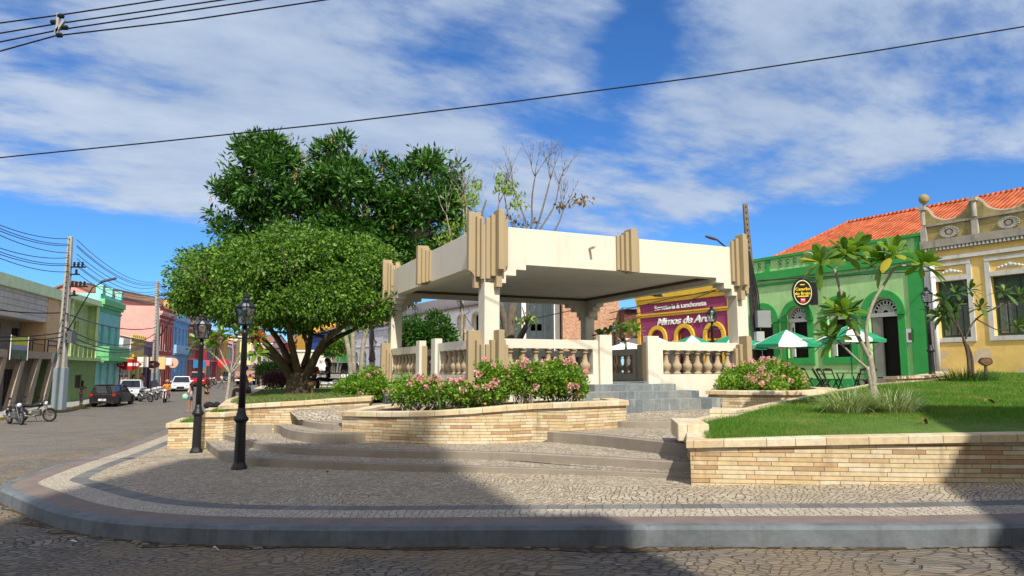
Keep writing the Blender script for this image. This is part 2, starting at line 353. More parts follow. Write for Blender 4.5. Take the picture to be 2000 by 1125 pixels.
    bp = N.new('ShaderNodeBump'); bp.inputs['Strength'].default_value = bump; bp.inputs['Distance'].default_value = joint; L.new(a2.outputs[0], bp.inputs['Height']); L.new(bp.outputs[0], b.inputs['Normal'])
    return m

def leafmat(name, dark, light, trans=0.35, rough=0.45, extra=None, dry=None):
    m, N, L, b = new_mat(name); pr(b, rough, 0.35)
    geo = N.new('ShaderNodeNewGeometry'); r = N.new('ShaderNodeValToRGB'); e = r.color_ramp.elements
    e[0].color = c4(dark); e[1].color = c4(light); e[0].position = 0.1; e[1].position = 0.93 if extra else 1.0
    if extra:
        k = e.new(0.985); k.color = c4(extra)
    L.new(geo.outputs['Random Per Island'], r.inputs[0])
    if dry:
        n = N.new('ShaderNodeTexNoise'); n.inputs['Scale'].default_value = .9; n.inputs['Detail'].default_value = 7; n.inputs['Roughness'].default_value = .7; L.new(geo.outputs['Position'], n.inputs['Vector'])
        mr = N.new('ShaderNodeMapRange'); mr.inputs['From Min'].default_value = .5; mr.inputs['From Max'].default_value = .72; mr.inputs['To Max'].default_value = .75; L.new(n.outputs['Fac'], mr.inputs['Value'])
        dm = N.new('ShaderNodeMixRGB'); L.new(mr.outputs[0], dm.inputs[0]); L.new(r.outputs[0], dm.inputs[1]); dm.inputs[2].default_value = c4(dry); r = dm
    L.new(r.outputs[0], b.inputs['Base Color'])
    t = N.new('ShaderNodeBsdfTranslucent'); br = N.new('ShaderNodeMixRGB'); br.blend_type = 'MULTIPLY'; br.inputs[0].default_value = 1; L.new(r.outputs[0], br.inputs[1]); br.inputs[2].default_value = (1.6, 1.7, 0.6, 1)
    L.new(br.outputs[0], t.inputs[0]); mx = N.new('ShaderNodeMixShader'); mx.inputs[0].default_value = trans
    L.new(b.outputs[0], mx.inputs[1]); L.new(t.outputs[0], mx.inputs[2]); L.new(mx.outputs[0], N['Material Output'].inputs[0])
    return m
def glassmat(name='window glass', col=(0.02, 0.025, 0.03), rough=0.08):
    m, N, L, b = new_mat(name); b.inputs['Base Color'].default_value = c4(col); pr(b, rough, 0.6)
    return m
def clearglass(name='lantern glass'):
    m, N, L, b = new_mat(name)
    t = N.new('ShaderNodeBsdfTransparent'); t.inputs[0].default_value = (0.86, 0.88, 0.88, 1); g = N.new('ShaderNodeBsdfGlossy'); g.inputs['Roughness'].default_value = 0.12; g.inputs[0].default_value = (.8, .85, .9, 1)
    mx = N.new('ShaderNodeMixShader'); fr = N.new('ShaderNodeFresnel'); fr.inputs[0].default_value = 1.6
    ad = N.new('ShaderNodeMath'); ad.operation = 'ADD'; ad.inputs[1].default_value = 0.12; L.new(fr.outputs[0], ad.inputs[0])
    L.new(ad.outputs[0], mx.inputs[0]); L.new(t.outputs[0], mx.inputs[1]); L.new(g.outputs[0], mx.inputs[2]); L.new(mx.outputs[0], N['Material Output'].inputs[0])
    return m
# ------------------------------------------------------------------ shared materials
M_STONE = masonry('sandstone courses', 0.060, 0.86, [(.62, .50, .30), (.65, .56, .39), (.61, .48, .28), (.66, .58, .43), (.62, .50, .31), (.55, .40, .23), (.65, .55, .37), (.64, .53, .34), (.63, .52, .34), (.59, .43, .25), (.66, .57, .41), (.44, .30, .18)],
                  mortar=0.008, mcol=(.20, .13, .07), bump=0.8, jitter=.22, streak=((.26, .16, .09), 0.5))
M_COPE = masonry('sandstone coping', 0.9, 0.95, [(.65, .56, .39), (.62, .51, .33), (.67, .59, .44), (.59, .47, .30)], mortar=0.012, mcol=(.22, .17, .11), bump=0.35, jitter=0.1, streak=((.35, .28, .2), 0.4))
M_CONC = paint('concrete step', (.285, .25, .205), 0.85, 0.16, 1.3, dirt=0.5, bump=0.5, dirtcol=(.14, .12, .10))
M_PAVE = cobble('pale set stone paving', 0.080, [(.34, .28, .20), (.44, .375, .28), (.50, .435, .33), (.38, .32, .235), (.53, .465, .36)], 0.014, (.075, .058, .042), ang=0.45, squash=1.3, bump=1.0, rand=0.5, jw=0.085, warp=1.3,
                patch=[((.22, .19, .15), 0.35, 0.52, 0.75, 0.45), ((.50, .45, .37), 1.8, 0.55, 0.8, 0.3)])
M_PAVE2 = cobble('pale set stone treads', 0.10, [(.33, .285, .22), (.44, .39, .31), (.38, .33, .26), (.49, .43, .345)], 0.012, (.08, .07, .055), ang=0.9, squash=1.1, bump=0.9, rand=0.7, jw=0.09, warp=0.9, patch=[((.20, .18, .15), 0.8, 0.5, 0.75, 0.4)])
M_BAND = cobble('white set stone band', 0.085, [(.47, .415, .335), (.53, .475, .39), (.42, .37, .295)], 0.01, (.10, .085, .065), ang=0.1, squash=1.3, rand=0.6, jw=0.08, warp=0.6, patch=[((.24, .21, .17), 0.6, 0.5, 0.75, 0.4)])
M_RED = paint('worn red paving', (.195, .157, .138), 0.85, 0.22, 2.5, dirt=0.5, bump=0.6, dirtcol=(.16, .14, .12), bscale=25)
M_GREY = masonry('grey paving band', 3.0, 0.45, [(.17, .17, .165), (.20, .20, .19), (.15, .15, .145)], mortar=0.012, mcol=(.07, .065, .06), bump=0.3, jitter=0.05)
M_KERB = paint('blue grey painted kerb', (.15, .17, .188), 0.85, 0.38, 1.9, dirt=0.9, bump=1.0, dirtcol=(.075, .072, .068), bscale=9)
M_ROAD = cobble('dark street setts', 0.135, [(.13, .11, .085), (.20, .172, .135), (.27, .235, .185), (.16, .14, .115)], 0.03, (.07, .056, .04), ang=0.35, squash=1.7, bump=1.0, rand=0.6, jw=0.10, warp=1.4,
                patch=[((.19, .165, .13), 1.7, 0.42, 0.7, 0.7), ((.27, .195, .11), 0.5, 0.44, 0.60, 0.8), ((.135, .13, .122), 0.16, 0.46, 0.66, 0.6)], asphalt=((.13, .127, .122), (.23, .215, .195)))
M_WALK = paint('plain cement footway', (.34, .33, .31), 0.9, 0.15, 1.0, dirt=0.4, bump=0.4)
M_SOIL = paint('dark bed soil', (.075, .045, .028), 0.95, 0.4, 6, bump=1.0, bscale=18)
M_TURF = paint('lawn ground', (.10, .17, .03), 0.95, 0.35, 1.6, bump=0.8, bscale=60)
M_YEL = paint('faded yellow kerb paint', (.50, .40, .10), 0.8, 0.3, 1.5, dirt=0.6, bump=0.4)

def chaikin(P, n=2, closed=False):
    for _ in range(n):
        Q = [] if closed else [P[0]]
        m = len(P)
        for i in range(m if closed else m - 1):
            a, b = P[i], P[(i + 1) % m]
            Q += [tuple(a[k] * .75 + b[k] * .25 for k in range(len(a))), tuple(a[k] * .25 + b[k] * .75 for k in range(len(a)))]
        if not closed: Q.append(P[-1])
        P = Q
    return P
def offset(P, d, closed=False):
    """shift a polyline sideways: positive d = to the left of its direction"""
    n = len(P); out = []
    for i in range(n):
        a = P[(i - 1) % n] if (closed or i > 0) else P[i]; b = P[(i + 1) % n] if (closed or i < n - 1) else P[i]; p = P[i]
        t1 = Vector((p[0] - a[0], p[1] - a[1])); t2 = Vector((b[0] - p[0], b[1] - p[1]))
        if t1.length < 1e-6: t1 = t2
        if t2.length < 1e-6: t2 = t1
        t1.normalize(); t2.normalize(); n1 = Vector((-t1.y, t1.x)); n2 = Vector((-t2.y, t2.x)); nn = n1 + n2
        if nn.length < 1e-3: nn = n1
        nn.normalize(); k = 1 / max(0.45, nn.dot(n1))
        out.append((p[0] + nn.x * d * k, p[1] + nn.y * d * k) + tuple(p[2:]))
    return out
def strip(name, A, B, mat, zf, dz=0.0, kind='structure'):
    """a ribbon between polylines A and B laid on height zf, uv along its length"""
    V, F, UV = [], [], {}; s = 0
    for i, (a, b) in enumerate(zip(A, B)):
        if i: s += math.dist(A[i - 1][:2], a[:2])
        w = math.dist(a[:2], b[:2])
        UV[len(V)] = (s, 0.3); V.append((a[0], a[1], zf(a[0], a[1]) + dz)); UV[len(V)] = (s, 0.3 + w); V.append((b[0], b[1], zf(b[0], b[1]) + dz))
        if i: k = len(V) - 4; F.append((k, k + 1, k + 3, k + 2))
    m = MB(); m.v = V; m.f = F; o = m.build(name, mat, uv=UV)
    for p in o.data.polygons: pass
    return tag(o, kind=kind)

# ------------------------------------------------------------------ ground
def road():
    xs = list(np.concatenate([np.arange(-120, -40, 10), np.arange(-40, 14, 1.0), np.arange(14, 140, 9)])); ys = list(np.concatenate([np.arange(-40, 0, 5), np.arange(0, 60, 1.5), np.arange(60, 420, 15)]))
    m = MB()
    for y in ys:
        for x in xs: m.v.append((x, y, Rroad(x, y)))
    nx = len(xs)
    for j in range(len(ys) - 1):
        for i in range(nx - 1): m.f.append((j * nx + i, j * nx + i + 1, (j + 1) * nx + i + 1, (j + 1) * nx + i))
    tag(m.build('road', M_ROAD), kind='structure')
road()
gp = bpy.data.meshes.new('far_ground'); gp.from_pydata([(-2500, -2500, -2.2), (2500, -2500, -2.2), (2500, 2500, -2.2), (-2500, 2500, -2.2)], [], [(0, 1, 2, 3)]); gp.materials.append(M_TURF)
tag(bpy.data.objects.new('far_ground', gp), kind='structure'); COL.objects.link(bpy.data.objects['far_ground'])

KP = [(325, 838), (255, 863), (180, 888), (105, 909.5), (39, 932), (5, 945), (-4, 953), (30, 966), (90, 992), (150, 1007), (240, 1019), (360, 1026.5), (600, 1031), (1000, 1029), (1500, 1028), (2000, 1028)]
kp = [tuple(G(a, b, Spave))[:2] for a, b in KP]
SD = Vector((-0.262, 0.965))
kp = [(kp[0][0] + SD.x * t, kp[0][1] + SD.y * t) for t in (24, 16, 8, 3)] + kp + [(kp[-1][0] + 10, kp[-1][1] + 0.2)]
kp = chaikin(kp, 2)                     # runs down the street, round the corner, off to the right
K0 = kp; K1 = offset(kp, 0.14); K2 = offset(kp, 0.52); K3 = offset(kp, 0.96); K4 = offset(kp, 1.24)
def kerb():
    V, F, UV = [], [], {}; s = 0
    inner = K1; n = len(K0); zb = -0.5
    prof = [(0.0, -0.45), (0.0, -0.035), (0.03, 0.0), (0.14, 0.0)]
    offs = [offset(K0, -0.035)] + [offset(K0, -0.02), offset(K0, 0.02), K1]
    zz = [-0.42, -0.03, 0.004, 0.006]
    for i in range(n):
        if i: s += math.dist(K0[i - 1], K0[i])
        for k in range(4):
            x, y = offs[k][i][:2]; UV[len(V)] = (s, zz[k]); V.append((x, y, Spave(*K0[i]) + zz[k]))
        if i:
            b = len(V) - 8
            for k in range(3): F.append((b + k, b + k + 4, b + k + 5, b + k + 1))
    m = MB(); m.v = V; m.f = F; tag(m.build('kerb', M_KERB, uv=UV), kind='structure')
kerb()
def gutter():
    B = [(x, y) for x, y in offset(K0, -.01)]; A = []
    for i, (x, y) in enumerate(offset(K0, -.22)):
        bx, by = B[i]; f = .55 + .45 * math.sin(i * 1.7) + .35 * math.sin(i * .63 + 1); f = max(.25, f); A.append((bx + (x - bx) * f, by + (y - by) * f))
    M = cobble('silted gutter', .16, [(.10, .07, .045), (.20, .165, .12), (.26, .22, .17)], .03, (.045, .032, .02), ang=.1, squash=1.2, rand=.8, jw=.16, warp=.6, patch=[((.085, .058, .035), 1.6, .40, .56, .95)])
    strip('gutter', A, B, M, lambda x, y: Rroad(x, y) + .006)
gutter()
strip('pavement_edge', K1, K2, M_RED, Spave, 0.0)
strip('pavement_border', K2, K3, M_BAND, Spave, 0.0)
strip('pavement_band', K3, K4, M_GREY, Spave, 0.0)
def pavement():
    poly = list(K4) + [(16, 14), (4, 18), (-6, 26), (-12.2, 44.8)]
    m = MB(); m.add([(x, y, Spave(x, y)) for x, y in poly], [tuple(range(len(poly)))])
    o = m.build('pavement', M_PAVE); 
    bm = bmesh.new(); bm.from_mesh(o.data); bmesh.ops.triangulate(bm, faces=bm.faces); bm.to_mesh(o.data); bm.free(); tag(o, kind='structure')
pavement()

# terraces: each a concrete-edged tier with set-stone tread
def tier(name, edge, back, a, zlow):
    zf = lambda x, y: a + 0.012 * x
    e = chaikin([tuple(p) for p in edge], 2); poly = e + back
    m = MB(); m.prism(poly, [zlow] * len(poly), [zf(*p) for p in poly]); o = m.build(name, M_CONC, bevel=0.012)
    tag(o, kind='structure')
    ins = offset(e, 0.13); p2 = ins + [tuple(b) for b in back]
    m = MB(); m.add([(x, y, zf(x, y) + 0.004) for x, y in p2], [tuple(range(len(p2)))]); t = m.build('paving', M_PAVE2)
    bm = bmesh.new(); bm.from_mesh(t.data); bmesh.ops.triangulate(bm, faces=bm.faces)
    for f in bm.faces:
        if f.normal.z < 0: f.normal_flip()
    bm.to_mesh(t.data); bm.free(); tag(t, kind='structure')
def Q(lst, a):
    out = []
    for px, py in lst:
        p = G(px, py, lambda x, y: a + 0.012 * x); out.append((p.x, p.y))
    return out
tier('steps', Q([(392, 846), (399, 857), (410, 868), (428, 881), (455, 890), (500, 895), (560, 898), (675, 904), (800, 908), (1000, 914), (1200, 921), (1345, 929), (1480, 934)], .11), [(5.5, 16.5), (-7.9, 18.6)], .11, -.5)
tier('steps', Q([(427.5, 843.8), (440, 848), (455, 851.5), (487.5, 861), (525, 868.5), (575, 873.8), (675, 877), (800, 880), (1000, 883.5), (1100, 889.5), (1200, 894.5), (1345, 903.8), (1480, 911)], .25), [(5.5, 16.8), (-7.3, 18.6)], .25, -.45)
tier('steps', Q([(447, 828), (480, 829), (512, 829.5), (545, 828)], .46) + Q([(554, 836), (575, 841), (600, 844.5), (630, 846.5), (672, 847)], .46) + [(-2.6, 15.3), (1.1, 15.3)] + Q([(1040, 841), (1150, 847.5), (1260, 859), (1340, 867.5), (1440, 875)], .46), [(5.6, 17.0), (-7.0, 18.6)], .46, -.4)
tier('steps', Q([(586, 817.5), (595, 822), (625, 826), (667, 828)], .60) + [(-2.6, 16.0), (1.6, 16.0)] + Q([(1224, 824), (1340, 822.5), (1420, 822)], .60), [(5.8, 17.2), (-5.4, 18.0)], .60, -.3)
def Pz(x, y): return .75 + .01 * min(max(0, y - 17), 18)
def plaza():
    m = MB(); e = [(-5.6, 17.9), (-4.6, 17.2), (-2.6, 17.0), (2.2, 16.6), (3.4, 16.6), (6.0, 17.1)]
    low = [(-5.0, 16.9), (-4.0, 16.4), (-2.6, 16.2), (2.2, 15.9), (3.4, 15.85), (5.5, 16.1)]
    # short sloped apron from the fourth tier up to the plaza
    for i in range(5):
        m.add([(*low[i], .604 + .012 * low[i][0]), (*low[i + 1], .604 + .012 * low[i + 1][0]), (*e[i + 1], .75), (*e[i], .75)], [(0, 1, 2, 3)])
    a = [(-5.6, 17.9), (6.0, 17.1), (18, 17.1), (36, 35), (-11, 35)]
    n = len(m.v); m.add([(x, y, Pz(x, y)) for x, y in [(-5.6, 17.9), (-4.6, 17.2), (-2.6, 17.0), (2.2, 16.6), (3.4, 16.6), (6.0, 17.1), (26, 17.1), (36, 35), (-11, 35)]], [(0, 1, 2, 3, 4, 5, 6, 7, 8)])
    m.add([(-11, 35, .93), (36, 35, .93), (36, 60, .93), (-17.5, 60, .93)], [(0, 1, 2, 3)])
    m.add([(-11, 35, .93), (-17.5, 60, .93), (-17.5, 60, -1), (-11, 35, -1)], [(0, 1, 2, 3)])
    m.add([(-17.5, 60, .93), (36, 60, .93), (36, 60, -1), (-17.5, 60, -1)], [(0, 1, 2, 3)])
    o = m.build('plaza', M_PAVE2, fix=False); bm = bmesh.new(); bm.from_mesh(o.data); bmesh.ops.triangulate(bm, faces=bm.faces); bm.to_mesh(o.data); bm.free(); tag(o, kind='structure')
plaza()
# kerb-height footway on the far side of the left street
LS = Vector((-0.242, 0.970)); LN = Vector((0.970, 0.242)); L0 = Vector((-30.2, 45.0))
def Lpt(Y, off=0.0):
    p = L0 + LS * ((Y - 45.0) / 0.970); return (p.x + LN.x * off, p.y + LN.y * off)
def Lz(x, y): return Rroad(x, y) + 0.15
def left_walk():
    Ys = [10, 25, 35, 45, 50, 60, 70, 80, 90, 105, 120, 140, 170, 210, 260]
    A = [Lpt(y, -3) for y in Ys]; B = [Lpt(y, 2.15) for y in Ys]; Bk = [Lpt(y, 2.3) for y in Ys]
    strip('sidewalk', A, B, M_WALK, Lz)
    m = MB()
    for i in range(len(Ys)): m.v += [(*B[i], Lz(*B[i])), (*Bk[i], Lz(*B[i])), (*Bk[i], Lz(*B[i]) - .4)]
    for i in range(len(Ys) - 1):
        b = i * 3; m.f += [(b, b + 1, b + 4, b + 3), (b + 1, b + 2, b + 5, b + 4)]
    tag(m.build('kerb', M_YEL), kind='structure')
left_walk()

# ------------------------------------------------------------------ planters
def planter(name, label, loop, cap_h=0.10, cap_in=0.30, over=0.05, fill='soil', fill_drop=0.07, wall=M_STONE, closed=True, fillz=None):
    """loop counter-clockwise of (x, y, z_bottom, z_top)"""
    cx = sum(p[0] for p in loop) / len(loop); cy = sum(p[1] for p in loop) / len(loop); bz = min(p[2] for p in loop)
    t = thing(name, label, 'planter', (cx, cy, bz)); sh = Vector((-cx, -cy, -bz)); n = len(loop)
    def place(o): o.location = sh; return o
    V, F, UV = [], [], {}; s = 0
    for i in range(n + 1):
        x, y, zb, zt = loop[i % n]
        if i: s += math.dist(loop[i - 1][:2], (x, y))
        UV[len(V)] = (s, zb); V.append((x, y, zb)); UV[len(V)] = (s, zt - cap_h); V.append((x, y, zt - cap_h))
        if i: k = len(V) - 4; F.append((k, k + 2, k + 3, k + 1))
    m = MB(); m.v = V; m.f = F; place(m.build('wall', wall, t, uv=UV))
    out = offset(loop, -over, True); inn = offset(loop, cap_in, True)
    V, F, UV = [], [], {}; s = 0
    for i in range(n + 1):
        o_, i_ = out[i % n], inn[i % n]
        if i: s += math.dist(out[i - 1][:2], o_[:2])
        zt = loop[i % n][3]
        for (x, y, z) in ((i_[0], i_[1], zt - cap_h), (o_[0], o_[1], zt - cap_h), (o_[0], o_[1], zt - .012), (o_[0] + (i_[0] - o_[0]) * .04, o_[1] + (i_[1] - o_[1]) * .04, zt), (i_[0], i_[1], zt)):
            UV[len(V)] = (s, 0.45); V.append((x, y, z))
        if i:
            a = len(V) - 10
            for k in range(4): F.append((a + k, a + k + 5, a + k + 6, a + k + 1))
            F.append((a + 4, a + 9, a + 5, a))
    m = MB(); m.v = V; m.f = F; place(m.build('coping', M_COPE, t, uv=UV))
    mid = offset(loop, cap_in * 0.7, True)
    m = MB(); m.add([(p[0], p[1], (fillz(p[0], p[1]) if fillz else p[3]) - fill_drop) for p in mid], [tuple(range(n))])
    so_ = m.build('soil' if fill == 'soil' else 'turf', M_SOIL if fill == 'soil' else M_TURF, t, fix=False); place(so_)
    bm = bmesh.new(); bm.from_mesh(so_.data); bmesh.ops.triangulate(bm, faces=bm.faces)
    for f in bm.faces:
        if f.normal.z < 0: f.normal_flip()
    bm.to_mesh(so_.data); bm.free()
    return t, mid
def base_pt(px, py, zb, capy, a=0.012):
    p = G(px, py, (lambda x, y: zb + a * x) if a else (lambda x, y: zb)); return (p.x, p.y, p.z - .05, zat(px, capy, p.y))
fp = [base_pt(667, 861, .25, 803.5), base_pt(700, 863.5, .25, 803.5), base_pt(760, 866, .25, 804), base_pt(836, 868, .25, 803), base_pt(920, 867.5, .25, 798), base_pt(1000, 865.5, .25, 791.5),
      base_pt(1040, 862.5, .25, 789), base_pt(1110, 843, .46, 786), base_pt(1224, 834, .46, 782)]
fl = fp + [(2.35, 16.0, .5, 1.05), (2.25, 16.75, .5, 1.05), (1.4, 16.55, .5, 1.03), (0.2, 15.95, .4, 1.0), (-.55, 15.5, .4, .98), (-1.1, 16.4, .4, .95), (-1.75, 17.8, .4, .92), (-2.6, 17.9, .4, .90), (-3.3, 17.1, .3, .86)]
fl = [(x, y, zb if zb > .2 else zb, zt) for x, y, zb, zt in fl]
planter('flower_planter', 'long curved sandstone planter of pink geraniums in front of the bandstand corner', fl)
lawnz = lambda x, y: .69 + .045 * (y - 10) + .012 * (x - 2.5)
def rp(px, py, capy):
    p = G(px, py, Spave); return (p.x, p.y, p.z - .05, zat(px, capy, p.y))
rl = [rp(1350, 947.5, 859.5), rp(1600, 946, 854), rp(1800, 944.5, 850), rp(2000, 941, 846.5)]
e = rl[-1]; rl += [(13.5, e[1] - .1, .2, .86), (25, 20, .3, 1.41), (25, 29, .3, 1.81), (17.3, 26.9, .6, 1.63), (15.6, 24.6, .6, 1.50), (13.2, 22.6, .6, 1.38), (10.4, 20.9, .6, 1.28), (8.0, 18.3, .6, 1.13), (5.6, 15.6, .5, .98), (3.9, 13.4, .3, .89), (2.85, 12.2, .2, .80), (2.75, 11.2, .1, .745)]
lawn_t, lawn_mid = planter('lawn_planter', 'long low sandstone retaining wall holding the sunlit lawn beside the steps', rl, cap_h=0.105, fill='turf', fill_drop=0.035)
# raised block on the coping corner
m = MB(); m.prism([(2.52, 11.0), (2.98, 10.95), (3.15, 12.3), (2.72, 12.4)], .60, .86); o = m.build('coping_block', M_COPE, bevel=.01)
tag(o, 'single sandstone block laid on the planter corner next to the grass', 'stone block')
m = MB(); m.prism([(3.55, 13.0), (4.0, 12.9), (4.35, 13.5), (3.85, 13.9)], .80, .965); o = m.build('coping_block', M_COPE, bevel=.01)
tag(o, 'short loose coping stone with a dark weathered end beyond the corner block', 'stone block')
rpl = [(4.95, 18.15, .6, 1.18), (5.6, 17.7, .6, 1.18), (6.3, 17.45, .6, 1.18), (6.95, 17.4, .6, 1.18), (7.8, 17.9, .6, 1.19), (8.5, 18.9, .6, 1.2), (8.9, 20.3, .6, 1.2), (8.5, 21.8, .6, 1.2), (7.4, 22.3, .6, 1.2), (6.7, 21.0, .6, 1.2), (6.2, 19.6, .6, 1.19)]
planter('flower_planter', 'round ended sandstone planter of pink flowers between the slate steps and the lawn', rpl, cap_in=.42)
# left group
p1 = [(-8.3, 17.45, -.3, .43), (-7.45, 17.6, -.3, .43), (-7.45, 19.3, -.3, .45), (-8.8, 19.3, -.3, .45)]
planter('grass_planter', 'lowest small sandstone planter with a tuft of grass beside the street lamp', p1, cap_in=.22, fill='turf')
p2 = [(-7.55, 17.42, -.2, .68), (-7.0, 17.5, -.2, .68), (-6.8, 18.2, -.2, .68), (-7.2, 19.6, -.2, .70), (-8.2, 19.6, -.2, .70)]
planter('grass_planter', 'middle stepped sandstone planter just above the lowest one', p2, cap_in=.2, fill='turf')
p3 = [(-7.35, 18.15, .0, .82), (-6.5, 17.75, .1, .88), (-5.6, 17.6, .2, .93), (-5.1, 17.75, .2, .95), (-4.4, 18.2, .4, .99), (-3.75, 18.9, .5, 1.0), (-3.95, 20.5, .5, 1.0), (-5.2, 25.0, .5, 1.02), (-6.8, 33, .5, 1.03), (-12.2, 35, -.5, 1.0), (-9.9, 27, -.5, .95), (-8.3, 21.0, -.4, .86)]
tree_t, tree_mid = planter('tree_planter', 'long sandstone walled bed with thin grass round the broad green tree', p3, cap_in=.34, fill='turf', fill_drop=.04)
# small terrace wall by the green house door
tw = [(12.3, 23.0), (13.6, 23.6), (15.2, 25.2), (16.3, 26.9)]
m = MB(); A = tw; B = offset(tw, .38)
m.prism(A + list(reversed(B)), .6, [1.40, 1.43, 1.50, 1.56] + [1.56, 1.50, 1.43, 1.40]); t = m.build('terrace_wall', M_STONE); tag(t, 'short curved stone terrace wall in shade below the green house doorway', 'wall')
m = MB(); A = offset(tw, -.06); B = offset(tw, .44); m.prism(A + list(reversed(B)), [1.40, 1.43, 1.50, 1.56] + [1.56, 1.50, 1.43, 1.40], [1.48, 1.51, 1.58, 1.64] + [1.64, 1.58, 1.51, 1.48]); m.build('coping', M_COPE, t)

# ------------------------------------------------------------------ bandstand
M_CREAM = paint('cream render', (.66, .62, .53), 0.85, 0.08, 0.6, dirt=0.42, bump=0.25, dirtcol=(.40, .345, .26), bscale=22)
M_TAN = paint('tan render', (.37, .295, .18), 0.85, 0.07, 0.8, dirt=0.25, bump=0.12, dirtcol=(.25, .18, .1))
M_TAN2 = paint('tan cast stone', (.38, .30, .20), 0.85, 0.12, 3, dirt=0.35, bump=0.3, dirtcol=(.2, .15, .1))
M_CEIL = paint('grey ceiling slab', (.78, .72, .63), 0.9, 0.10, 0.6, dirt=0.3, bump=0.2, dirtcol=(.2, .17, .13))
M_TRIM = paint('brown ceiling trim', (.14, .09, .055), 0.8, 0.1, 1)
M_SLATE = masonry('slate blocks', 7.0, 1.0, [(.16, .185, .20), (.20, .225, .235), (.13, .155, .17), (.23, .245, .24)], mortar=0.01, mcol=(.33, .33, .31), bump=0.4, jitter=0.2, streak=((.42, .43, .42), 0.6))
GX, GY, S, T = -.616, 15.9, 7.67, 8.3
GA = math.atan2(.4177, .9086); GB = .5
def bandstand():
    g = thing('bandstand', 'cream and tan open bandstand with stepped corner fins and a flat roof', 'bandstand', (GX, GY, GB), GA)
    def pl(o): o.location = (0, 0, -GB); return o
    CW = .37
    FL = 1.37
    # floor slab
    m = MB(); m.box(.08, S - .08, .08, T - .08, .5, FL); pl(m.build('floor_slab', M_SLATE, g))
    # columns (four), one tapered lightly
    for (x, y, who) in ((0, 0, 0), (S - CW, 0, 1), (0, T - CW, 2), (S - CW, T - CW, 3)):
        m = MB(); m.box(x, x + CW, y, y + CW, FL, 3.70); pl(m.build('column', M_CREAM, g, bevel=.008))
    # beams: fascia on four sides with corbelled steps at both ends
    RT, BB = 4.97, 4.11; st = [3.985, 3.84, 3.66]; sw = .255; c0 = .53; TH = .30
    def fascia(L, along):
        # outline in (s, z): stepped soffit
        pts = [(0, RT), (0, st[2])]
        o_ = [(0, st[2]), (c0, st[2]), (c0, st[1]), (c0 + sw, st[1]), (c0 + sw, st[0]), (c0 + 2 * sw, st[0]), (c0 + 2 * sw, BB)]
        return o_ + [(L - s, z) for s, z in reversed(o_)] + [(L, RT), (0, RT)]
    def fas(m, L, face, flip, a0=0.0, a1=None):
        P = fascia(L, 0)[:-2]; a1 = L if a1 is None else a1
        # build as vertical slabs between successive s positions so that no face overlaps
        ss = [a0] + [s for s in (c0, c0 + sw, c0 + 2 * sw, L - c0 - 2 * sw, L - c0 - sw, L - c0) if a0 < s < a1] + [a1]
        zb = {0: st[2], 1: st[1], 2: st[0], 3: BB, 4: st[0], 5: st[1], 6: st[2]}
        cuts = [0, c0, c0 + sw, c0 + 2 * sw, L - c0 - 2 * sw, L - c0 - sw, L - c0, L]
        V = []; 
        prof = []
        for i in range(7):
            prof += [(max(cuts[i], a0), zb[i]), (min(cuts[i + 1], a1), zb[i])]
        prof2 = prof + [(a1, RT), (a0, RT)]
        q = [p for i, p in enumerate(prof2) if i == 0 or p != prof2[i - 1]]
        n = len(q); y0, y1 = face
        fn = (lambda s, d, z: (s, d, z)) if not flip else (lambda s, d, z: (d, s, z))
        vs = [fn(s, y0, z) for s, z in q] + [fn(s, y1, z) for s, z in q]
        fs = [tuple(range(n)), tuple(reversed(range(n, 2 * n)))] + [(i, n + i, n + (i + 1) % n, (i + 1) % n) for i in range(n)]
        m.add(vs, fs)
    for face, flip, L, a0, a1 in (((0, TH), False, S, 0, S), ((T - TH, T), False, S, 0, S), ((0, TH), True, T, TH, T - TH), ((S - TH, S), True, T, TH, T - TH)):
        m = MB(); fas(m, L, face, flip, a0, a1); pl(m.build('fascia', M_CREAM, g, bevel=.006))
    # inner faces in tan, thin lining standing just clear of the beam
    m = MB(); m.box(TH + .002, S - TH - .002, TH + .002, T - TH - .002, 4.33, 4.48); pl(m.build('ceiling', M_CEIL, g))
    for (x0, x1, y0, y1) in ((TH + .003, S - TH - .003, TH + .003, TH + .05), (TH + .003, S - TH - .003, T - TH - .05, T - TH - .003), (TH + .003, TH + .05, TH + .06, T - TH - .06), (S - TH - .05, S - TH - .003, TH + .06, T - TH - .06)):
        m = MB(); m.box(x0, x1, y0, y1, 4.25, 4.328); pl(m.build('ceiling_trim', M_TRIM, g))
    m = MB(); m.box(TH + .001, S - TH - .001, TH + .001, T - TH - .001, 4.70, 4.76); pl(m.build('roof_slab', M_CEIL, g))
    # fins: corner clusters
    def fin(x0, x1, y0, y1, z0, z1, nm='fin'):
        m = MB(); m.box(min(x0, x1), max(x0, x1), min(y0, y1), max(y0, y1), z0, z1); pl(m.build(nm, M_TAN, g, bevel=.006))
    ft = 5.30
    def corner(cx, cy, ex, ey, low=False):
        # ex, ey = outward signs of the two walls
        for k, (far, out, drop, bot) in enumerate(((.36, .30, 0, 0), (.21, .14, .11, .14), (.11, .075, .17, .24))):
            th = (.14, .10, .10)[k]
            if not low: z1, z0 = ft - drop, 3.93 - (0, .14, .20)[k]
            else: z1, z0 = (2.58, 2.36, 2.26)[k], .55
            a0, a1 = far - th, far
            # on the wall whose normal is along x
            fin(cx, cx + ex * out, cy - ey * a0, cy - ey * a1, z0, z1)
            fin(cx - ex * a0, cx - ex * a1, cy, cy + ey * out, z0, z1)
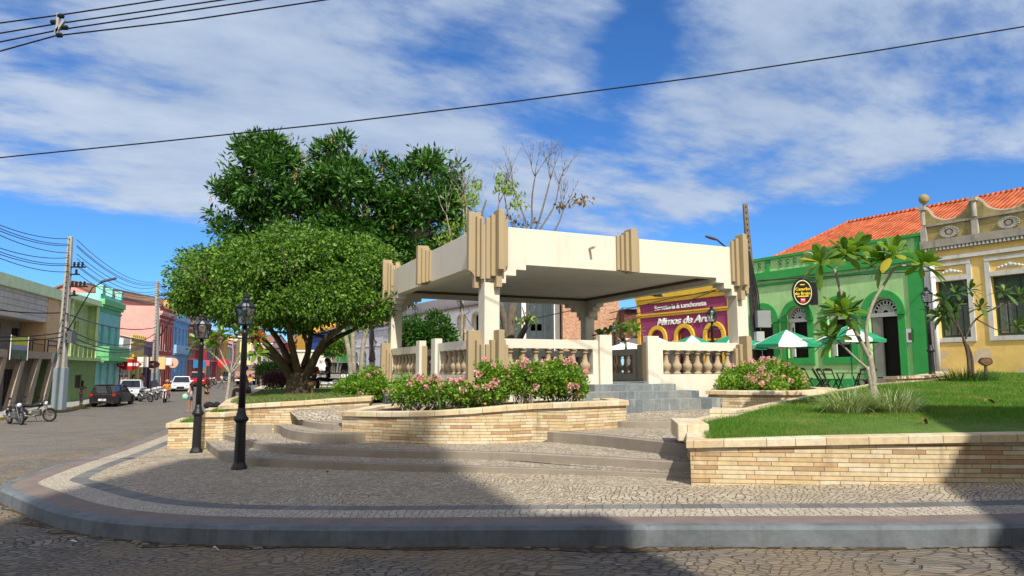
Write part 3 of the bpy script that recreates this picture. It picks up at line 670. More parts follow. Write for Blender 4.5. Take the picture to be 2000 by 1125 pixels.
        for lo, hi, out, drop, kk in ((.363, .46, .15, .11, 1), (.463, .55, .08, .17, 2)):
            z1, z0 = (ft - drop, 3.93 - (0, .02, -.10)[kk]) if not low else ((2.58, 2.36, 2.26)[kk], .55)
            fin(cx, cx + ex * out, cy - ey * lo, cy - ey * hi, z0, z1); fin(cx - ex * lo, cx - ex * hi, cy, cy + ey * out, z0, z1)
        if not low:
            # lower narrow continuation of the outer plates, with the cove between
            for q in (0, 1):
                m = MB(); n = 7; pts = []
                for i in range(n + 1):
                    an = math.pi / 2 * i / n
                    pts.append((.28 - .15 * math.sin(an), 3.93 - .15 + .15 * math.cos(an) - .0))
                pts = [(0, 3.93), (.29, 3.93)] + [(.16 + (a - .13), b) for a, b in pts[1:]] + [(.16, 3.55), (0, 3.55)]
                N_ = len(pts)
                if q == 0: f = lambda o, z, w: (cx + ex * o, cy - ey * (.22 + w), z)
                else: f = lambda o, z, w: (cx - ex * (.22 + w), cy + ey * o, z)
                vs = [f(o_, z, 0.003) for o_, z in pts] + [f(o_, z, .137) for o_, z in pts]
                m.add(vs, [tuple(range(N_)), tuple(reversed(range(N_, 2 * N_)))] + [(i, N_ + i, N_ + (i + 1) % N_, (i + 1) % N_) for i in range(N_)])
                pl(m.build('fin', M_TAN, g))
    for (cx, cy, ex, ey) in ((0, 0, -1, -1), (S, 0, 1, -1), (0, T, -1, 1), (S, T, 1, 1)):
        corner(cx, cy, ex, ey); corner(cx, cy, ex, ey, low=True)
    # mid fins on four sides
    def midfin(c, wall, flip, sgn):
        for k, (hw, out, z1, z0) in enumerate(((.085, .32, 5.14, 4.06), (.17, .22, 5.07, 4.09), (.25, .13, 5.00, 4.11), (.33, .06, 4.99, 4.13))):
            segs = [(-hw, hw)] if k == 0 else [(-hw, -prev), (prev, hw)]
            for a, b in segs:
                y0, y1 = wall, wall + sgn * out
                if not flip: fin(c + a, c + b, y0, y1, z0, z1)
                else: fin(y0, y1, c + a, c + b, z0, z1)
            prev = hw
    midfin(S / 2, 0, False, -1); midfin(S / 2, T, False, 1); midfin(T / 2, 0, True, -1); midfin(T / 2, S, True, 1)
    # balustrades
    RT2, RB, OB = 2.40, 2.19, 1.585
    bp_ = [(r * 1.22, z) for r, z in [(.085, 0), (.085, .035), (.06, .05), (.055, .075), (.09, .13), (.105, .19), (.098, .25), (.06, .30), (.047, .38), (.042, .46), (.05, .50), (.075, .515), (.05, .55), (.055, .565), (.085, .58), (.085, .605)]]
    def balus(L, pos, flip, far):
        mid = L / 2
        f = (lambda a, b, c, d, z0, z1: (a, b, c, d, z0, z1)) if not flip else (lambda a, b, c, d, z0, z1: (c, d, a, b, z0, z1))
        th = .20; y0, y1 = (pos, pos + th)
        for (a, b) in ((CW + .0, mid - .87), (mid + .87, L - CW)):
            o0, o1 = (a + .14, b - .15) if a < mid else (a + .15, b - .14)
            m = MB(); m.box(*f(a, b, y0, y1, .5, OB)); m.box(*f(a, b, y0, y1, RB, RT2)); m.box(*f(a, o0, y0, y1, OB, RB)); m.box(*f(o1, b, y0, y1, OB, RB))
            pl(m.build('balustrade', M_CREAM, g))
            n = 7
            for i in range(n):
                c = o0 + (o1 - o0) * (i + .5) / n; mb = MB(); cc = (c, y0 + th / 2, OB) if not flip else (y0 + th / 2, c, OB)
                mb.lathe(bp_, cc, 12); pl(mb.build('baluster', M_TAN2, g, smooth=True))
        for a in (mid - .86, mid + .52):
            o_ = -.07 if pos < 1 else .07
            m = MB(); m.box(*f(a, a + .34, min(y0 + o_, y0 + .07), max(y1 + o_, y1 - .07), .5, RT2 + .13)); p = pl(m.build('pillar', M_CREAM, g, bevel=.006))
            if True:
                m = MB(); e1, e2 = (a + .34, a + .343) if a < mid else (a - .003, a)
                m.box(*f(e1 if a < mid else e1, e2, y0 + .0, y1 - .04, FL + .05, RT2 - .02)); m.build('inset', M_TAN, p)
    balus(S, 0.02, False, 0); balus(S, T - .22, False, 1); balus(T, 0.02, True, 0); balus(T, S - .22, True, 1)
    # slate entrance steps on the two visible sides and the rear
    def steps(mid, flip, sgn, base):
        for k, (hw, out, z1, z0) in enumerate(((1.17, .34, 1.355, 1.19), (1.6, .68, 1.19, 1.02), (2.0, 1.02, 1.02, .55))):
            m = MB(); y0 = base; y1 = base + sgn * out
            if k < 2: z0 = z0 - .02
            off = 0
            a = (mid - hw + off, mid + hw + off, min(y0, y1), max(y0, y1), z0, z1)
            m.box(*a) if not flip else m.box(a[2], a[3], a[0], a[1], z0, z1)
            pl(m.build('entrance_step', M_SLATE, g, bevel=.01))
    steps(S / 2, False, -1, .06); steps(T / 2, True, -1, .06); steps(S / 2, False, 1, T - .06)
    # roof drain spout
    m = MB(); m.tube([(2.75, .02, 4.62), (2.76, -.24, 4.63)], .035, 12); sp_ = pl(m.build('drain_spout', paint('old pipe', (.55, .47, .38), .7, .3, 12, dirt=.6, dirtcol=(.25, .12, .05)), g))
    return g
bandstand()
# ------------------------------------------------------------------ buildings
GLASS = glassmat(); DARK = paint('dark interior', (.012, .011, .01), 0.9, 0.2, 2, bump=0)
WHITE = paint('white paint', (.74, .74, .72), 0.6, 0.06, 1.5, dirt=0.25, bump=0.08, dirtcol=(.4, .38, .34))
M_TILE_D = paint('old roof tiles', (.22, .13, .09), 0.9, 0.3, 2, dirt=0.6, bump=0.8)
def tilemat(name, a, b_, dark=0.0):
    m, N, L, b = new_mat(name); pr(b, .8, .2)
    uv = N.new('ShaderNodeUVMap'); mp = N.new('ShaderNodeMapping'); mp.inputs['Scale'].default_value = (1 / .21, 1 / .34, 1); L.new(uv.outputs[0], mp.inputs[0])
    sp = N.new('ShaderNodeSeparateXYZ'); L.new(mp.outputs[0], sp.inputs[0])
    def mm(op, x, y=0.0):
        n = N.new('ShaderNodeMath'); n.operation = op
        for i, q in enumerate((x, y)):
            if isinstance(q, (int, float)): n.inputs[i].default_value = q
            else: L.new(q, n.inputs[i])
        return n.outputs[0]
    cx, cy = mm('FLOOR', sp.outputs[0]), mm('FLOOR', sp.outputs[1]); cb = N.new('ShaderNodeCombineXYZ'); L.new(cx, cb.inputs[0]); L.new(cy, cb.inputs[1])
    wn = N.new('ShaderNodeTexWhiteNoise'); L.new(cb.outputs[0], wn.inputs['Vector'])
    r = N.new('ShaderNodeValToRGB'); r.color_ramp.elements[0].color = c4(a); r.color_ramp.elements[1].color = c4(b_)
    if dark: k = r.color_ramp.elements.new(dark); k.color = c4(a); r.color_ramp.elements[0].color = (.06, .04, .035, 1)
    L.new(wn.outputs['Value'], r.inputs[0])
    nz = N.new('ShaderNodeTexNoise'); nz.inputs['Scale'].default_value = 2; nz.inputs['Detail'].default_value = 8; g = N.new('ShaderNodeNewGeometry'); L.new(g.outputs['Position'], nz.inputs['Vector'])
    mr = N.new('ShaderNodeMapRange'); mr.inputs['From Min'].default_value = .35; mr.inputs['From Max'].default_value = .7; mr.inputs['To Min'].default_value = .7; mr.inputs['To Max'].default_value = 1.1; L.new(nz.outputs['Fac'], mr.inputs['Value'])
    mu = N.new('ShaderNodeMixRGB'); mu.blend_type = 'MULTIPLY'; mu.inputs[0].default_value = 1; L.new(r.outputs[0], mu.inputs[1]); L.new(mr.outputs[0], mu.inputs[2]); L.new(mu.outputs[0], b.inputs['Base Color'])
    fx = mm('FRACT', sp.outputs[0]); fy = mm('FRACT', sp.outputs[1])
    h = mm('ADD', mm('SINE', mm('MULTIPLY', fx, math.pi)), mm('MULTIPLY', fy, -.6))
    bp = N.new('ShaderNodeBump'); bp.inputs['Strength'].default_value = 1; bp.inputs['Distance'].default_value = .06; L.new(h, bp.inputs['Height']); L.new(bp.outputs[0], b.inputs['Normal'])
    return m
M_TILE = tilemat('orange clay roof tiles', (.46, .095, .035), (.62, .17, .065))
M_TILE_O = tilemat('blackened clay roof tiles', (.42, .11, .05), (.60, .20, .09), .45)
M_BRICK = masonry('bare orange brick', .075, .24, [(.50, .25, .14), (.56, .31, .19), (.45, .21, .12), (.60, .37, .25)], mortar=.018, mcol=(.36, .27, .2), bump=.6, jitter=.02)
M_BRICK2 = masonry('dark red brick', .075, .24, [(.20, .065, .05), (.25, .085, .065), (.16, .05, .045)], mortar=.018, mcol=(.10, .06, .05), bump=.6, jitter=.02)

def arc_pts(xc, w, z1, n=14, rise=None):
    r = w / 2; rise = r if rise is None else rise
    return [(xc - r * math.cos(math.pi * i / n), z1 - rise + rise * math.sin(math.pi * i / n)) for i in range(n + 1)]
def wall_front(m, W0, W1, z0, H, ops, rev=0.25, y=0.0):
    xs = sorted({W0, W1} | {round(o['x'] - o['w'] / 2, 4) for o in ops} | {round(o['x'] + o['w'] / 2, 4) for o in ops}); zs = sorted({z0, H} | {round(o['z0'], 4) for o in ops} | {round(o['z1'], 4) for o in ops})
    for i in range(len(xs) - 1):
        for j in range(len(zs) - 1):
            cx, cz = (xs[i] + xs[i + 1]) / 2, (zs[j] + zs[j + 1]) / 2
            if any(abs(cx - o['x']) < o['w'] / 2 and o['z0'] < cz < o['z1'] for o in ops): continue
            m.quad((xs[i], y, zs[j]), (xs[i + 1], y, zs[j]), (xs[i + 1], y, zs[j + 1]), (xs[i], y, zs[j + 1]))
    for o in ops:
        a, b = o['x'] - o['w'] / 2, o['x'] + o['w'] / 2; zz0, zz1 = o['z0'], o['z1']; r = o.get('rev', rev)
        if o.get('arch'):
            rise = o.get('rise', o['w'] / 2); P = arc_pts(o['x'], o['w'], zz1, rise=rise)
            for p, q in zip(P[:-1], P[1:]):
                m.quad((p[0], y, p[1]), (q[0], y, q[1]), (q[0], y, zz1), (p[0], y, zz1)); m.quad((p[0], y, p[1]), (p[0], y + r, p[1]), (q[0], y + r, q[1]), (q[0], y, q[1]))
            zt = zz1 - rise
        else:
            zt = zz1; m.quad((a, y, zt), (a, y + r, zt), (b, y + r, zt), (b, y, zt))
        m.quad((a, y, zz0), (a, y, zt), (a, y + r, zt), (a, y + r, zz0)); m.quad((b, y, zz0), (b, y + r, zz0), (b, y + r, zt), (b, y, zt)); m.quad((a, y, zz0), (a, y + r, zz0), (b, y + r, zz0), (b, y, zz0))
def fill_open(t, o, y=0.0, rev=0.25):
    """window or door inside an opening: frame mesh with pane child"""
    a, b, z0, z1 = o['x'] - o['w'] / 2, o['x'] + o['w'] / 2, o['z0'], o['z1']; r = o.get('rev', rev); k = o.get('k', 'window'); fm = o.get('fm', WHITE); fw = o.get('fw', .07); yy = y + r - .07
    m = MB(); m.box(a, a + fw, yy, yy + .06, z0, z1); m.box(b - fw, b, yy, yy + .06, z0, z1); m.box(a + fw, b - fw, yy, yy + .06, z1 - fw, z1)
    if k in ('window', 'shutter'): m.box(a + fw, b - fw, yy, yy + .06, z0, z0 + fw)
    if k == 'window':
        c = (a + b) / 2; m.box(c - fw * .4, c + fw * .4, yy + .005, yy + .05, z0 + fw, z1 - fw)
        if z1 - z0 > 1.6: zt = z0 + (z1 - z0) * .72; m.box(a + fw, b - fw, yy + .002, yy + .055, zt - .03, zt + .03)
    elif k in ('door', 'shutter'):
        n = max(2, int(o['w'] / .42)); w_ = (o['w'] - 2 * fw) / n
        for i in range(n):
            x0 = a + fw + w_ * i; zt = z0 + (z1 - z0) * (.80 if o.get('transom') else .985)
            m.box(x0 + .008, x0 + w_ - .008, yy + .02, yy + .045, z0 + .02, zt)
            for q in (.08, .42, .60):
                m.box(x0 + .06, x0 + w_ - .06, yy + .005, yy + .02, z0 + (zt - z0) * q, z0 + (zt - z0) * (q + .26 if q != .60 else .93))
    w = m.build('door' if k == 'door' else 'window', fm, t)
    p = MB(); p.quad((a, yy + .055, z0), (b, yy + .055, z0), (b, yy + .055, z1), (a, yy + .055, z1)); p.build('pane', o.get('pm', GLASS if k == 'window' else DARK), w, fix=False)
    s = o.get('sur')
    if s:
        sm, sw, so_ = s[0], s[1], s[2] if len(s) > 2 else .05; m = MB(); yo = y - so_
        if o.get('arch'):
            rise = o.get('rise', o['w'] / 2); zt = z1 - rise; P = arc_pts(o['x'], o['w'], z1, 18, rise); Q_ = arc_pts(o['x'], o['w'] + 2 * sw, z1 + sw, 18, rise + sw)
            for i in range(len(P) - 1):
                A, B, C_, D_ = P[i], P[i + 1], Q_[i + 1], Q_[i]
                m.add([(A[0], yo, A[1]), (B[0], yo, B[1]), (C_[0], yo, C_[1]), (D_[0], yo, D_[1]), (A[0], y + .01, A[1]), (B[0], y + .01, B[1]), (C_[0], y + .01, C_[1]), (D_[0], y + .01, D_[1])], [(0, 1, 2, 3), (0, 4, 5, 1), (2, 6, 7, 3)])
        else:
            zt = z1; m.box(a - sw, b + sw, yo, y - .001, z1, z1 + sw)
        m.box(a - sw, a, yo, y - .001, z0, zt); m.box(b, b + sw, yo, y - .001, z0, zt)
        if k != 'door' or o.get('sill'): m.box(a - sw, b + sw, yo, y - .001, z0 - sw, z0)
        m.build('surround', sm, w)
def house(name, label, cat, loc, rz, W, H, depth, wall, ops=(), z0=0.0, rev=.25, roof=None, roofmat=None, group=None, trims=(), side=None, parapet=0.0):
    """trims: (x0, x1, z0, z1, proud, material, part name)"""
    t = thing(name, label, cat, loc, rz, group)
    m = MB(); wall_front(m, 0, W, z0, H, ops, rev)
    if side is None:
        m.quad((0, 0, z0), (0, 0, H), (0, depth, H), (0, depth, z0)); m.quad((W, 0, z0), (W, depth, z0), (W, depth, H), (W, 0, H))
    m.quad((0, depth, z0), (0, depth, H), (W, depth, H), (W, depth, z0))
    m.build('wall', wall, t, fix=False)
    if side is not None:
        m = MB(); m.quad((0, 0, z0), (0, 0, H), (0, depth, H), (0, depth, z0)); m.build('side_wall', side, t, fix=False); m = MB(); m.quad((W, 0, z0), (W, depth, z0), (W, depth, H), (W, 0, H)); m.build('side_wall', side, t, fix=False)
    rm = roofmat or M_TILE_D
    if roof is None:
        m = MB(); m.box(0.01, W - .01, .02, depth - .02, H - .25 - parapet, H - .12 - parapet if parapet else H + .02); m.build('roof', rm, t)
    else:   # gabled: ridge parallel to the front, rise, overhang
        rise, ov, e = roof; m = MB(); h0 = H - .02
        th = .08
        m.add([(-ov, -e, h0), (W + ov, -e, h0), (W + ov, depth / 2, h0 + rise), (-ov, depth / 2, h0 + rise), (-ov, depth + e, h0), (W + ov, depth + e, h0)], [(0, 1, 2, 3), (3, 2, 5, 4)])
        m.add([(-ov, -e, h0 - th), (W + ov, -e, h0 - th), (W + ov, depth / 2, h0 + rise - th), (-ov, depth / 2, h0 + rise - th), (-ov, depth + e, h0 - th), (W + ov, depth + e, h0 - th)], [(3, 2, 1, 0), (4, 5, 2, 3)])
        m.add([(-ov, -e, h0 - th), (W + ov, -e, h0 - th), (W + ov, -e, h0), (-ov, -e, h0)], [(0, 1, 2, 3)]); m.build('roof', rm, t, fix=False)
        m = MB(); m.add([(0, 0, h0 - th), (0, depth, h0 - th), (0, depth / 2, h0 + rise - th)], [(0, 1, 2)]); m.add([(W, 0, h0 - th), (W, depth, h0 - th), (W, depth / 2, h0 + rise - th)], [(0, 1, 2)]); m.build('gable', side or wall, t, fix=False)
    m = MB()
    for o in ops: fill_open(t, o, 0.0, rev)
    for tr in trims:
        x0, x1, a, b, pd, mt = tr[:6]; m = MB(); m.box(x0, x1, -pd, -.001, a, b)
        if pd > .2: m.box(x0 + .05, x1 - .05, -pd * .6, -.002, a - (b - a) * .5, a - .001)
        m.build(tr[6] if len(tr) > 6 else 'cornice', mt, t)
    return t
def text(s, size, loc, mat, parent, name='lettering', ext=.012, rot=(math.pi / 2, 0, 0), align='CENTER', shear=0.0, bold=0.0, sx=1.0, spacing=1.0):
    cu = bpy.data.curves.new(name, 'FONT'); cu.body = s; cu.size = size; cu.extrude = ext; cu.align_x = align; cu.align_y = 'CENTER'; cu.shear = shear; cu.offset = bold; cu.space_character = spacing
    tmp = bpy.data.objects.new('tmp', cu); COL.objects.link(tmp); dg = bpy.context.evaluated_depsgraph_get(); me = bpy.data.meshes.new_from_object(tmp.evaluated_get(dg)); bpy.data.objects.remove(tmp); me.materials.clear(); me.materials.append(mat)
    o = bpy.data.objects.new(name, me); COL.objects.link(o); o.parent = parent; o.location = loc; o.rotation_euler = rot; o.scale = (sx, 1, 1)
    return o
def ow(x, w, z0, z1, **k): d = dict(x=x, w=w, z0=z0, z1=z1); d.update(k); return d
def pcol(name, c, **k): k.setdefault('dirt', .4); k.setdefault('var', .16); return paint(name, c, .85, bump=.2, **k)

# ---- right-hand row: local x runs towards the camera along the facade line
RA = math.atan2(-.844, .536); RP = Vector((14.0, 32.0)); RX = Vector((.536, -.844)); RY = Vector((.844, .536)); RB_ = .85
def Rloc(k, d=0.0, z=0.0): return (RP.x + RX.x * k + RY.x * d, RP.y + RX.y * k + RY.y * d, RB_ + z)
def green_house():
    LG = pcol('light green wall', (.37, .62, .27), dirt=.4, dirtcol=(.2, .3, .12)); DG = pcol('deep green trim', (.04, .31, .075), dirt=.1, dirtcol=(.02, .1, .03)); W_, k0 = 9.85, -5.3
    ops = []
    def K(k): return k - k0
    grille = paint('white iron fanlight', (.62, .63, .62), .5, .05)
    for kc in (-3.2, -1.33, .78):
        ops.append(ow(K(kc), 1.12, 1.42, 3.82, arch=True, rev=.32, sur=(DG, .30, .07), k='open', fm=WHITE, pm=DARK, fw=.06))
    ops.append(ow(K(2.78), 1.28, .50, 3.88, arch=True, rev=.34, sur=(DG, .30, .07), k='open', fm=WHITE, pm=DARK, fw=.07))
    tr = [(0, W_, 6.2, 6.33, .12, DG), (0, W_, 5.2, 5.6, .16, DG), (0, W_, 4.93, 5.05, .05, DG), (0, W_, -.6, .48, .05, DG, 'plinth'), (W_ - .62, W_ - .02, .485, 4.92, .06, DG, 'pilaster')]
    t = house('green_house', 'light green house with deep green arches and an orange tile roof', 'house', Rloc(k0), RA, W_, 6.33, 11, LG, ops, z0=-.8, rev=.3, trims=tr, parapet=.6)
    for o in ops:   # semicircular fanlights of scrolled iron over a transom
        r = o['w'] / 2; zc = o['z1'] - r; m = MB(); y = .22; m.box(o['x'] - r, o['x'] + r, y - .05, y + .05, zc - .17, zc - .0)
        m.arc_band(o['x'], zc, r - .05, r, y - .02, y + .02, n=18)
        m.arc_band(o['x'], zc, r * .18, r * .24, y - .012, y + .012, n=10)
        for i in range(9):
            an = math.pi * (i + .5) / 9; cx, cz = o['x'] + r * .66 * math.cos(an), zc + r * .66 * math.sin(an); m.arc_band(cx, cz, r * .12, r * .17, y - .01, y + .01, 0, 2 * math.pi, 9)
            m.tube([(o['x'] + r * .24 * math.cos(an), y, zc + r * .24 * math.sin(an)), (o['x'] + r * .5 * math.cos(an), y, zc + r * .5 * math.sin(an))], .012, 4)
            an2 = math.pi * i / 9; m.tube([(o['x'] + r * .24 * math.cos(an2), y, zc + r * .24 * math.sin(an2)), (o['x'] + r * .97 * math.cos(an2), y, zc + r * .97 * math.sin(an2))], .010, 4)
            an3 = math.pi * (i + .5) / 9; m.arc_band(o['x'] + r * .38 * math.cos(an3), zc + r * .38 * math.sin(an3), r * .06, r * .09, y - .01, y + .01, 0, 2 * math.pi, 7)
        m.build('fanlight', grille, t)
        # pilaster capitals at the springing
        for sx in (-1, 1): m = MB(); m.box(o['x'] + sx * (r + .15) - .21, o['x'] + sx * (r + .15) + .21, -.13, -.072, zc - .12, zc + .02); m.build('capital', DG, t)
        # one casement leaf folded against the reveal
        m = MB(); x0 = o['x'] - r + .07; zz0 = o['z0'] + .05
        if o['z0'] > 1: m.obox((x0 + .18, .12, (zz0 + zc - .2) / 2), (.34, .03, zc - .2 - zz0), Matrix.Rotation(R(-35), 3, 'Z'))
        else:
            m.box(x0 + .0, x0 + .44, .16, .2, zz0, zc - .2); 
        m.build('leaf', WHITE if o['z0'] > 1 else paint('grey door leaf', (.20, .20, .19), .6, .1), t)
        m = MB()
        if o['z0'] > 1: m.obox((x0 + .19, .10, (zz0 + zc - .2) / 2 + .15), (.2, .012, (zc - .2 - zz0) * .55), Matrix.Rotation(R(-35), 3, 'Z')); m.build('leaf_pane', GLASS, t)
    # doorstep, open door leaf on the right
    m = MB(); m.box(K(2.78) - .85, K(2.78) + .85, -.5, -.06, .0, .5); m.build('doorstep', M_CONC, t)
    # iron scroll frieze on the parapet panels
    m = MB()
    for i in range(22):
        x = .8 + i * .4
        if abs((x - .4) % 2.4) < .15: continue
        for z in (5.85, 6.02): m.arc_band(x, z, .06, .09, -.03, -.001, 0, 1.7 * math.pi, 9)
    o = m.build('scroll_frieze', DG, t); tag(o, kind='stuff')
    for i in range(5): m = MB(); m.box(.0 + i * 2.4, .22 + i * 2.4, -.07, -.001, 5.60, 6.2); m.build('parapet_post', DG, t)
    # hipped roof
    e0, e1, d0, dd = -.0, W_ + 3.2, .35, 5.6; z0, z1 = 5.95, 8.55; m = MB()
    A, B, C_, E = (e0 + 1.0, d0, z0), (e1, d0, z0), (e1, dd, z1), (e0 + 3.3, dd, z1); F_, G_ = (e0 + 1.0, 2 * dd - d0, z0), (e1, 2 * dd - d0, z0)
    m.add([A, B, C_, E, F_, G_], [(0, 1, 2, 3), (0, 3, 4), (3, 2, 5, 4)])
    # tiles follow the slope
    o = m.build('roof', M_TILE, t, fix=False); ul = o.data.uv_layers[0].data
    for p in o.data.polygons:
        for li in p.loop_indices:
            v = o.data.vertices[o.data.loops[li].vertex_index].co
            ul[li].uv = (v.x, math.hypot(v.y - d0, v.z - z0) if p.index != 1 else math.hypot(v.x - e0, v.z - z0)) if p.index != 1 else (v.y, math.hypot(v.x - e0, v.z - z0))
    m = MB(); m.tube([E, C_], .11, 6); m.tube([A, E], .10, 6); m.build('ridge_tiles', M_TILE, t)
    # small poster by the door
    m = MB(); m.box(K(3.88) - .15, K(3.88) + .15, -.06, -.03, 1.95, 2.5); p = m.build('poster', paint('poster paper', (.55, .60, .66), .6, .05), t); m = MB(); m.box(K(3.88) - .07, K(3.88) + .07, -.066, -.061, 2.05, 2.35); m.build('poster_print', paint('poster print', (.12, .06, .05), .6), p)
    return t
green_house()
def oval_sign():
    t = thing('oval_sign', 'black oval hanging sign with yellow words on the green facade', 'sign', Rloc(-.52, -.62, 4.35), RA)
    BK = paint('black sign casing', (.015, .015, .017), .4, .1); YL = paint('sign yellow', (.85, .62, .04), .5, .03); CRM = paint('sign cream', (.85, .78, .45), .5, .03)
    E = Matrix.Diagonal((1, 1, 1)); m = MB()
    def oval(m, rx, rz, y0, y1, n=32, c=(0, 0)):
        vs = [(c[0] + rx * math.cos(2 * math.pi * i / n), y0, c[1] + rz * math.sin(2 * math.pi * i / n)) for i in range(n)] + [(c[0] + rx * math.cos(2 * math.pi * i / n), y1, c[1] + rz * math.sin(2 * math.pi * i / n)) for i in range(n)]
        m.add(vs, [tuple(range(n)), tuple(reversed(range(n, 2 * n)))] + [(i, (i + 1) % n, n + (i + 1) % n, n + i) for i in range(n)])
    # the panel turns to face up the square
    q = thing('turn', None, None); 
    bpy.data.objects.remove(q)
    t.rotation_euler = (0, 0, R(-24))
    oval(m, .47, .66, -.10, .14); m.build('casing', BK, t, bevel=.01)
    m = MB(); n = 36
    for i in range(n):
        a, b = 2 * math.pi * i / n, 2 * math.pi * (i + 1) / n; P = lambda r, an, y: (.38 * r * math.cos(an), y, .56 * r * math.sin(an))
        m.add([P(1, a, -.115), P(1, b, -.115), P(.93, b, -.115), P(.93, a, -.115)], [(0, 1, 2, 3)])
    m.build('border', CRM, t)
    text('Casarão', .185, (0, -.105, .15), YL, t, bold=.004); text('do Brejo', .185, (0, -.105, -.05), YL, t, bold=.004)
    m = MB(); m.box(-.24, .24, -.112, -.101, -.20, -.15); m.box(-.10, .10, -.112, -.101, .33, .37); m.build('bar', YL, t)
    m = MB(); m.box(-.10, .10, -.112, -.101, -.46, -.25); b = m.build('badge', paint('sign red', (.65, .05, .10), .5), t); m = MB(); m.box(-.07, .07, -.118, -.113, -.36, -.31); m.build('badge_line', WHITE, b)
    m = MB(); m.box(.30, .62, -.04, .06, -.58, .45); m.build('bracket', BK, t)
oval_sign()
def yellow_house():
    YW = pcol('ochre yellow wall', (.80, .57, .19), dirt=.2, dirtcol=(.45, .38, .24)); GR = paint('blackened grey stucco', (.34, .31, .26), .9, .25, 1.5, dirt=.85, bump=.5, dirtcol=(.06, .055, .045)); OW = paint('mossy ochre parapet', (.34, .28, .12), .9, .35, 1.8, dirt=.8, bump=.6, dirtcol=(.10, .09, .05))
    WT = pcol('white stucco frame', (.60, .61, .60), dirt=.7, dirtcol=(.30, .27, .23)); WG = paint('weathered white stucco', (.40, .38, .33), .9, .3, 2.5, dirt=.9, bump=.5, dirtcol=(.12, .10, .08)); SH = paint('grey green shutters', (.05, .085, .065), .5, .15, 3); k0 = 4.57
    def K(k): return k - k0
    W_ = 12.5; ops = []
    for a, b in ((4.98, 6.15), (6.95, 8.30), (9.1, 10.4), (11.3, 12.6)):
        ops.append(ow(K((a + b) / 2), b - a, 2.08, 4.28, rev=.28, k='shutter', fm=SH, pm=DARK, sur=(WT, .17, .05)))
    tr = [(0, W_, 5.62, 5.92, .19, GR), (0, W_, 5.50, 5.6, .12, GR, 'dentil_course'), (0, W_, 5.10, 5.24, .10, WT), (.0, .22, -.5, 5.05, .05, WT, 'pilaster')]
    t = house('yellow_house', 'ochre yellow house with white framed shutters and a weathered scalloped parapet', 'house', Rloc(k0), RA, W_, 5.9, 11, YW, ops, z0=-1.0, rev=.28, trims=tr, parapet=.3)
    m = MB()
    for i in range(int(W_ / .14)): m.box(.03 + i * .14, .10 + i * .14, -.17, -.121, 5.50, 5.6)
    m.build('dentils', WT, t)
    # parapet: bays with drooping scallops between columns
    bays = [(.12, 2.02), (2.02, 4.25), (4.25, 6.5), (6.5, 8.7), (8.7, 10.9)]
    for a, b in bays:
        m = MB(); n = 18; c = (a + b) / 2; w = (b - a); P = []
        for i in range(n + 1):
            x = a + w * i / n; u = (x - c) / (w / 2)
            zt = 7.28 if abs(u) > .80 else 7.28 - .62 * math.sqrt(max(0, 1 - (u / .80) ** 2))
            P.append((x, zt))
        for (x0, z0_), (x1, z1_) in zip(P[:-1], P[1:]):
            m.add([(x0, 0, 5.9), (x1, 0, 5.9), (x1, 0, z1_), (x0, 0, z0_), (x0, .25, 5.9), (x1, .25, 5.9), (x1, .25, z1_), (x0, .25, z0_)], [(0, 1, 2, 3), (7, 6, 5, 4), (3, 2, 6, 7)])
        m.build('parapet', OW, t)
        m = MB()
        m.tube([(p[0], .1, p[1] + .01) for p in P], .06, 6); m.box(a, b, -.07, -.001, 6.50, 6.58); m.build('parapet_rim', GR, t)
        m = MB(); m.arc_band(c, 6.18, .15, .27, -.07, -.001, 0, 2 * math.pi, 24)
        for i in range(20): an = 2 * math.pi * i / 20; m.obox((c + .29 * math.cos(an), -.05, 6.18 + .24 * math.sin(an)), (.05, .06, .05))
        for q in m.v[:]: pass
        m.v = [(c + (x - c) * 1.15, y, 6.18 + (z - 6.18) * .85) for x, y, z in m.v]; r = m.build('rosette', WG, t)
        m = MB(); m.lathe([(.13, 0), (.09, .06)], (c, 0, 6.18), 14, Matrix.Rotation(R(90), 3, 'X')); m.build('boss', GR, r)
    for x in [b[0] for b in bays] + [10.9]:
        m = MB(); m.box(x - .11, x + .11, -.12, .02, 5.925, 6.48); m.lathe([(.085, 6.6), (.085, 7.2)], (x, -.04, 0), 10); m.box(x - .13, x + .13, -.15, .06, 7.2, 7.34); m.build('parapet_column', WG, t)
    m = MB(); m.lathe([(.09, 7.34), (.05, 7.42), (.06, 7.46), (.16, 7.54), (.20, 7.66), (.17, 7.78), (.08, 7.86), (.01, 7.88)], (.17, .05, 0), 14); m.build('ball_finial', paint('mossy finial', (.30, .24, .10), .8, .3, 8, dirt=.5), t, smooth=True)
    # relief ornaments over the windows, window hoods, plaster patches
    for o in ops:
        a, b = o['x'] - o['w'] / 2 - .17, o['x'] + o['w'] / 2 + .17
        m = MB(); m.box(a, a + .17, -.05, -.001, 4.455, 4.95); m.box(b - .17, b, -.05, -.001, 4.455, 4.95); m.box(a, b, -.06, -.001, 4.86, 5.0); m.build('window_hood', WT, t)
        m = MB(); c = o['x']
        for q, (dx, dz, r) in enumerate(((0, .06, .1), (-.14, .03, .075), (.14, .03, .075), (-.27, 0, .06), (.27, 0, .06), (-.38, -.03, .045), (.38, -.03, .045))): m.lathe([(r, 0), (r * .8, .03), (.01, .05)], (c + dx, -.001, 4.60 + dz), 10, Matrix.Rotation(R(90), 3, 'X'))
        m.build('ornament', WT, t)
        # louvre slats on the lower leaves
        m = MB(); zz = o['z0'] + .12
        for i in range(26):
            for j in range(4):
                w4 = (o['w'] - .2) / 4; m.obox((o['x'] - o['w'] / 2 + .12 + w4 * (j + .5), .19, zz + i * .042), (w4 * .78, .04, .012), Matrix.Rotation(R(30), 3, 'X'))
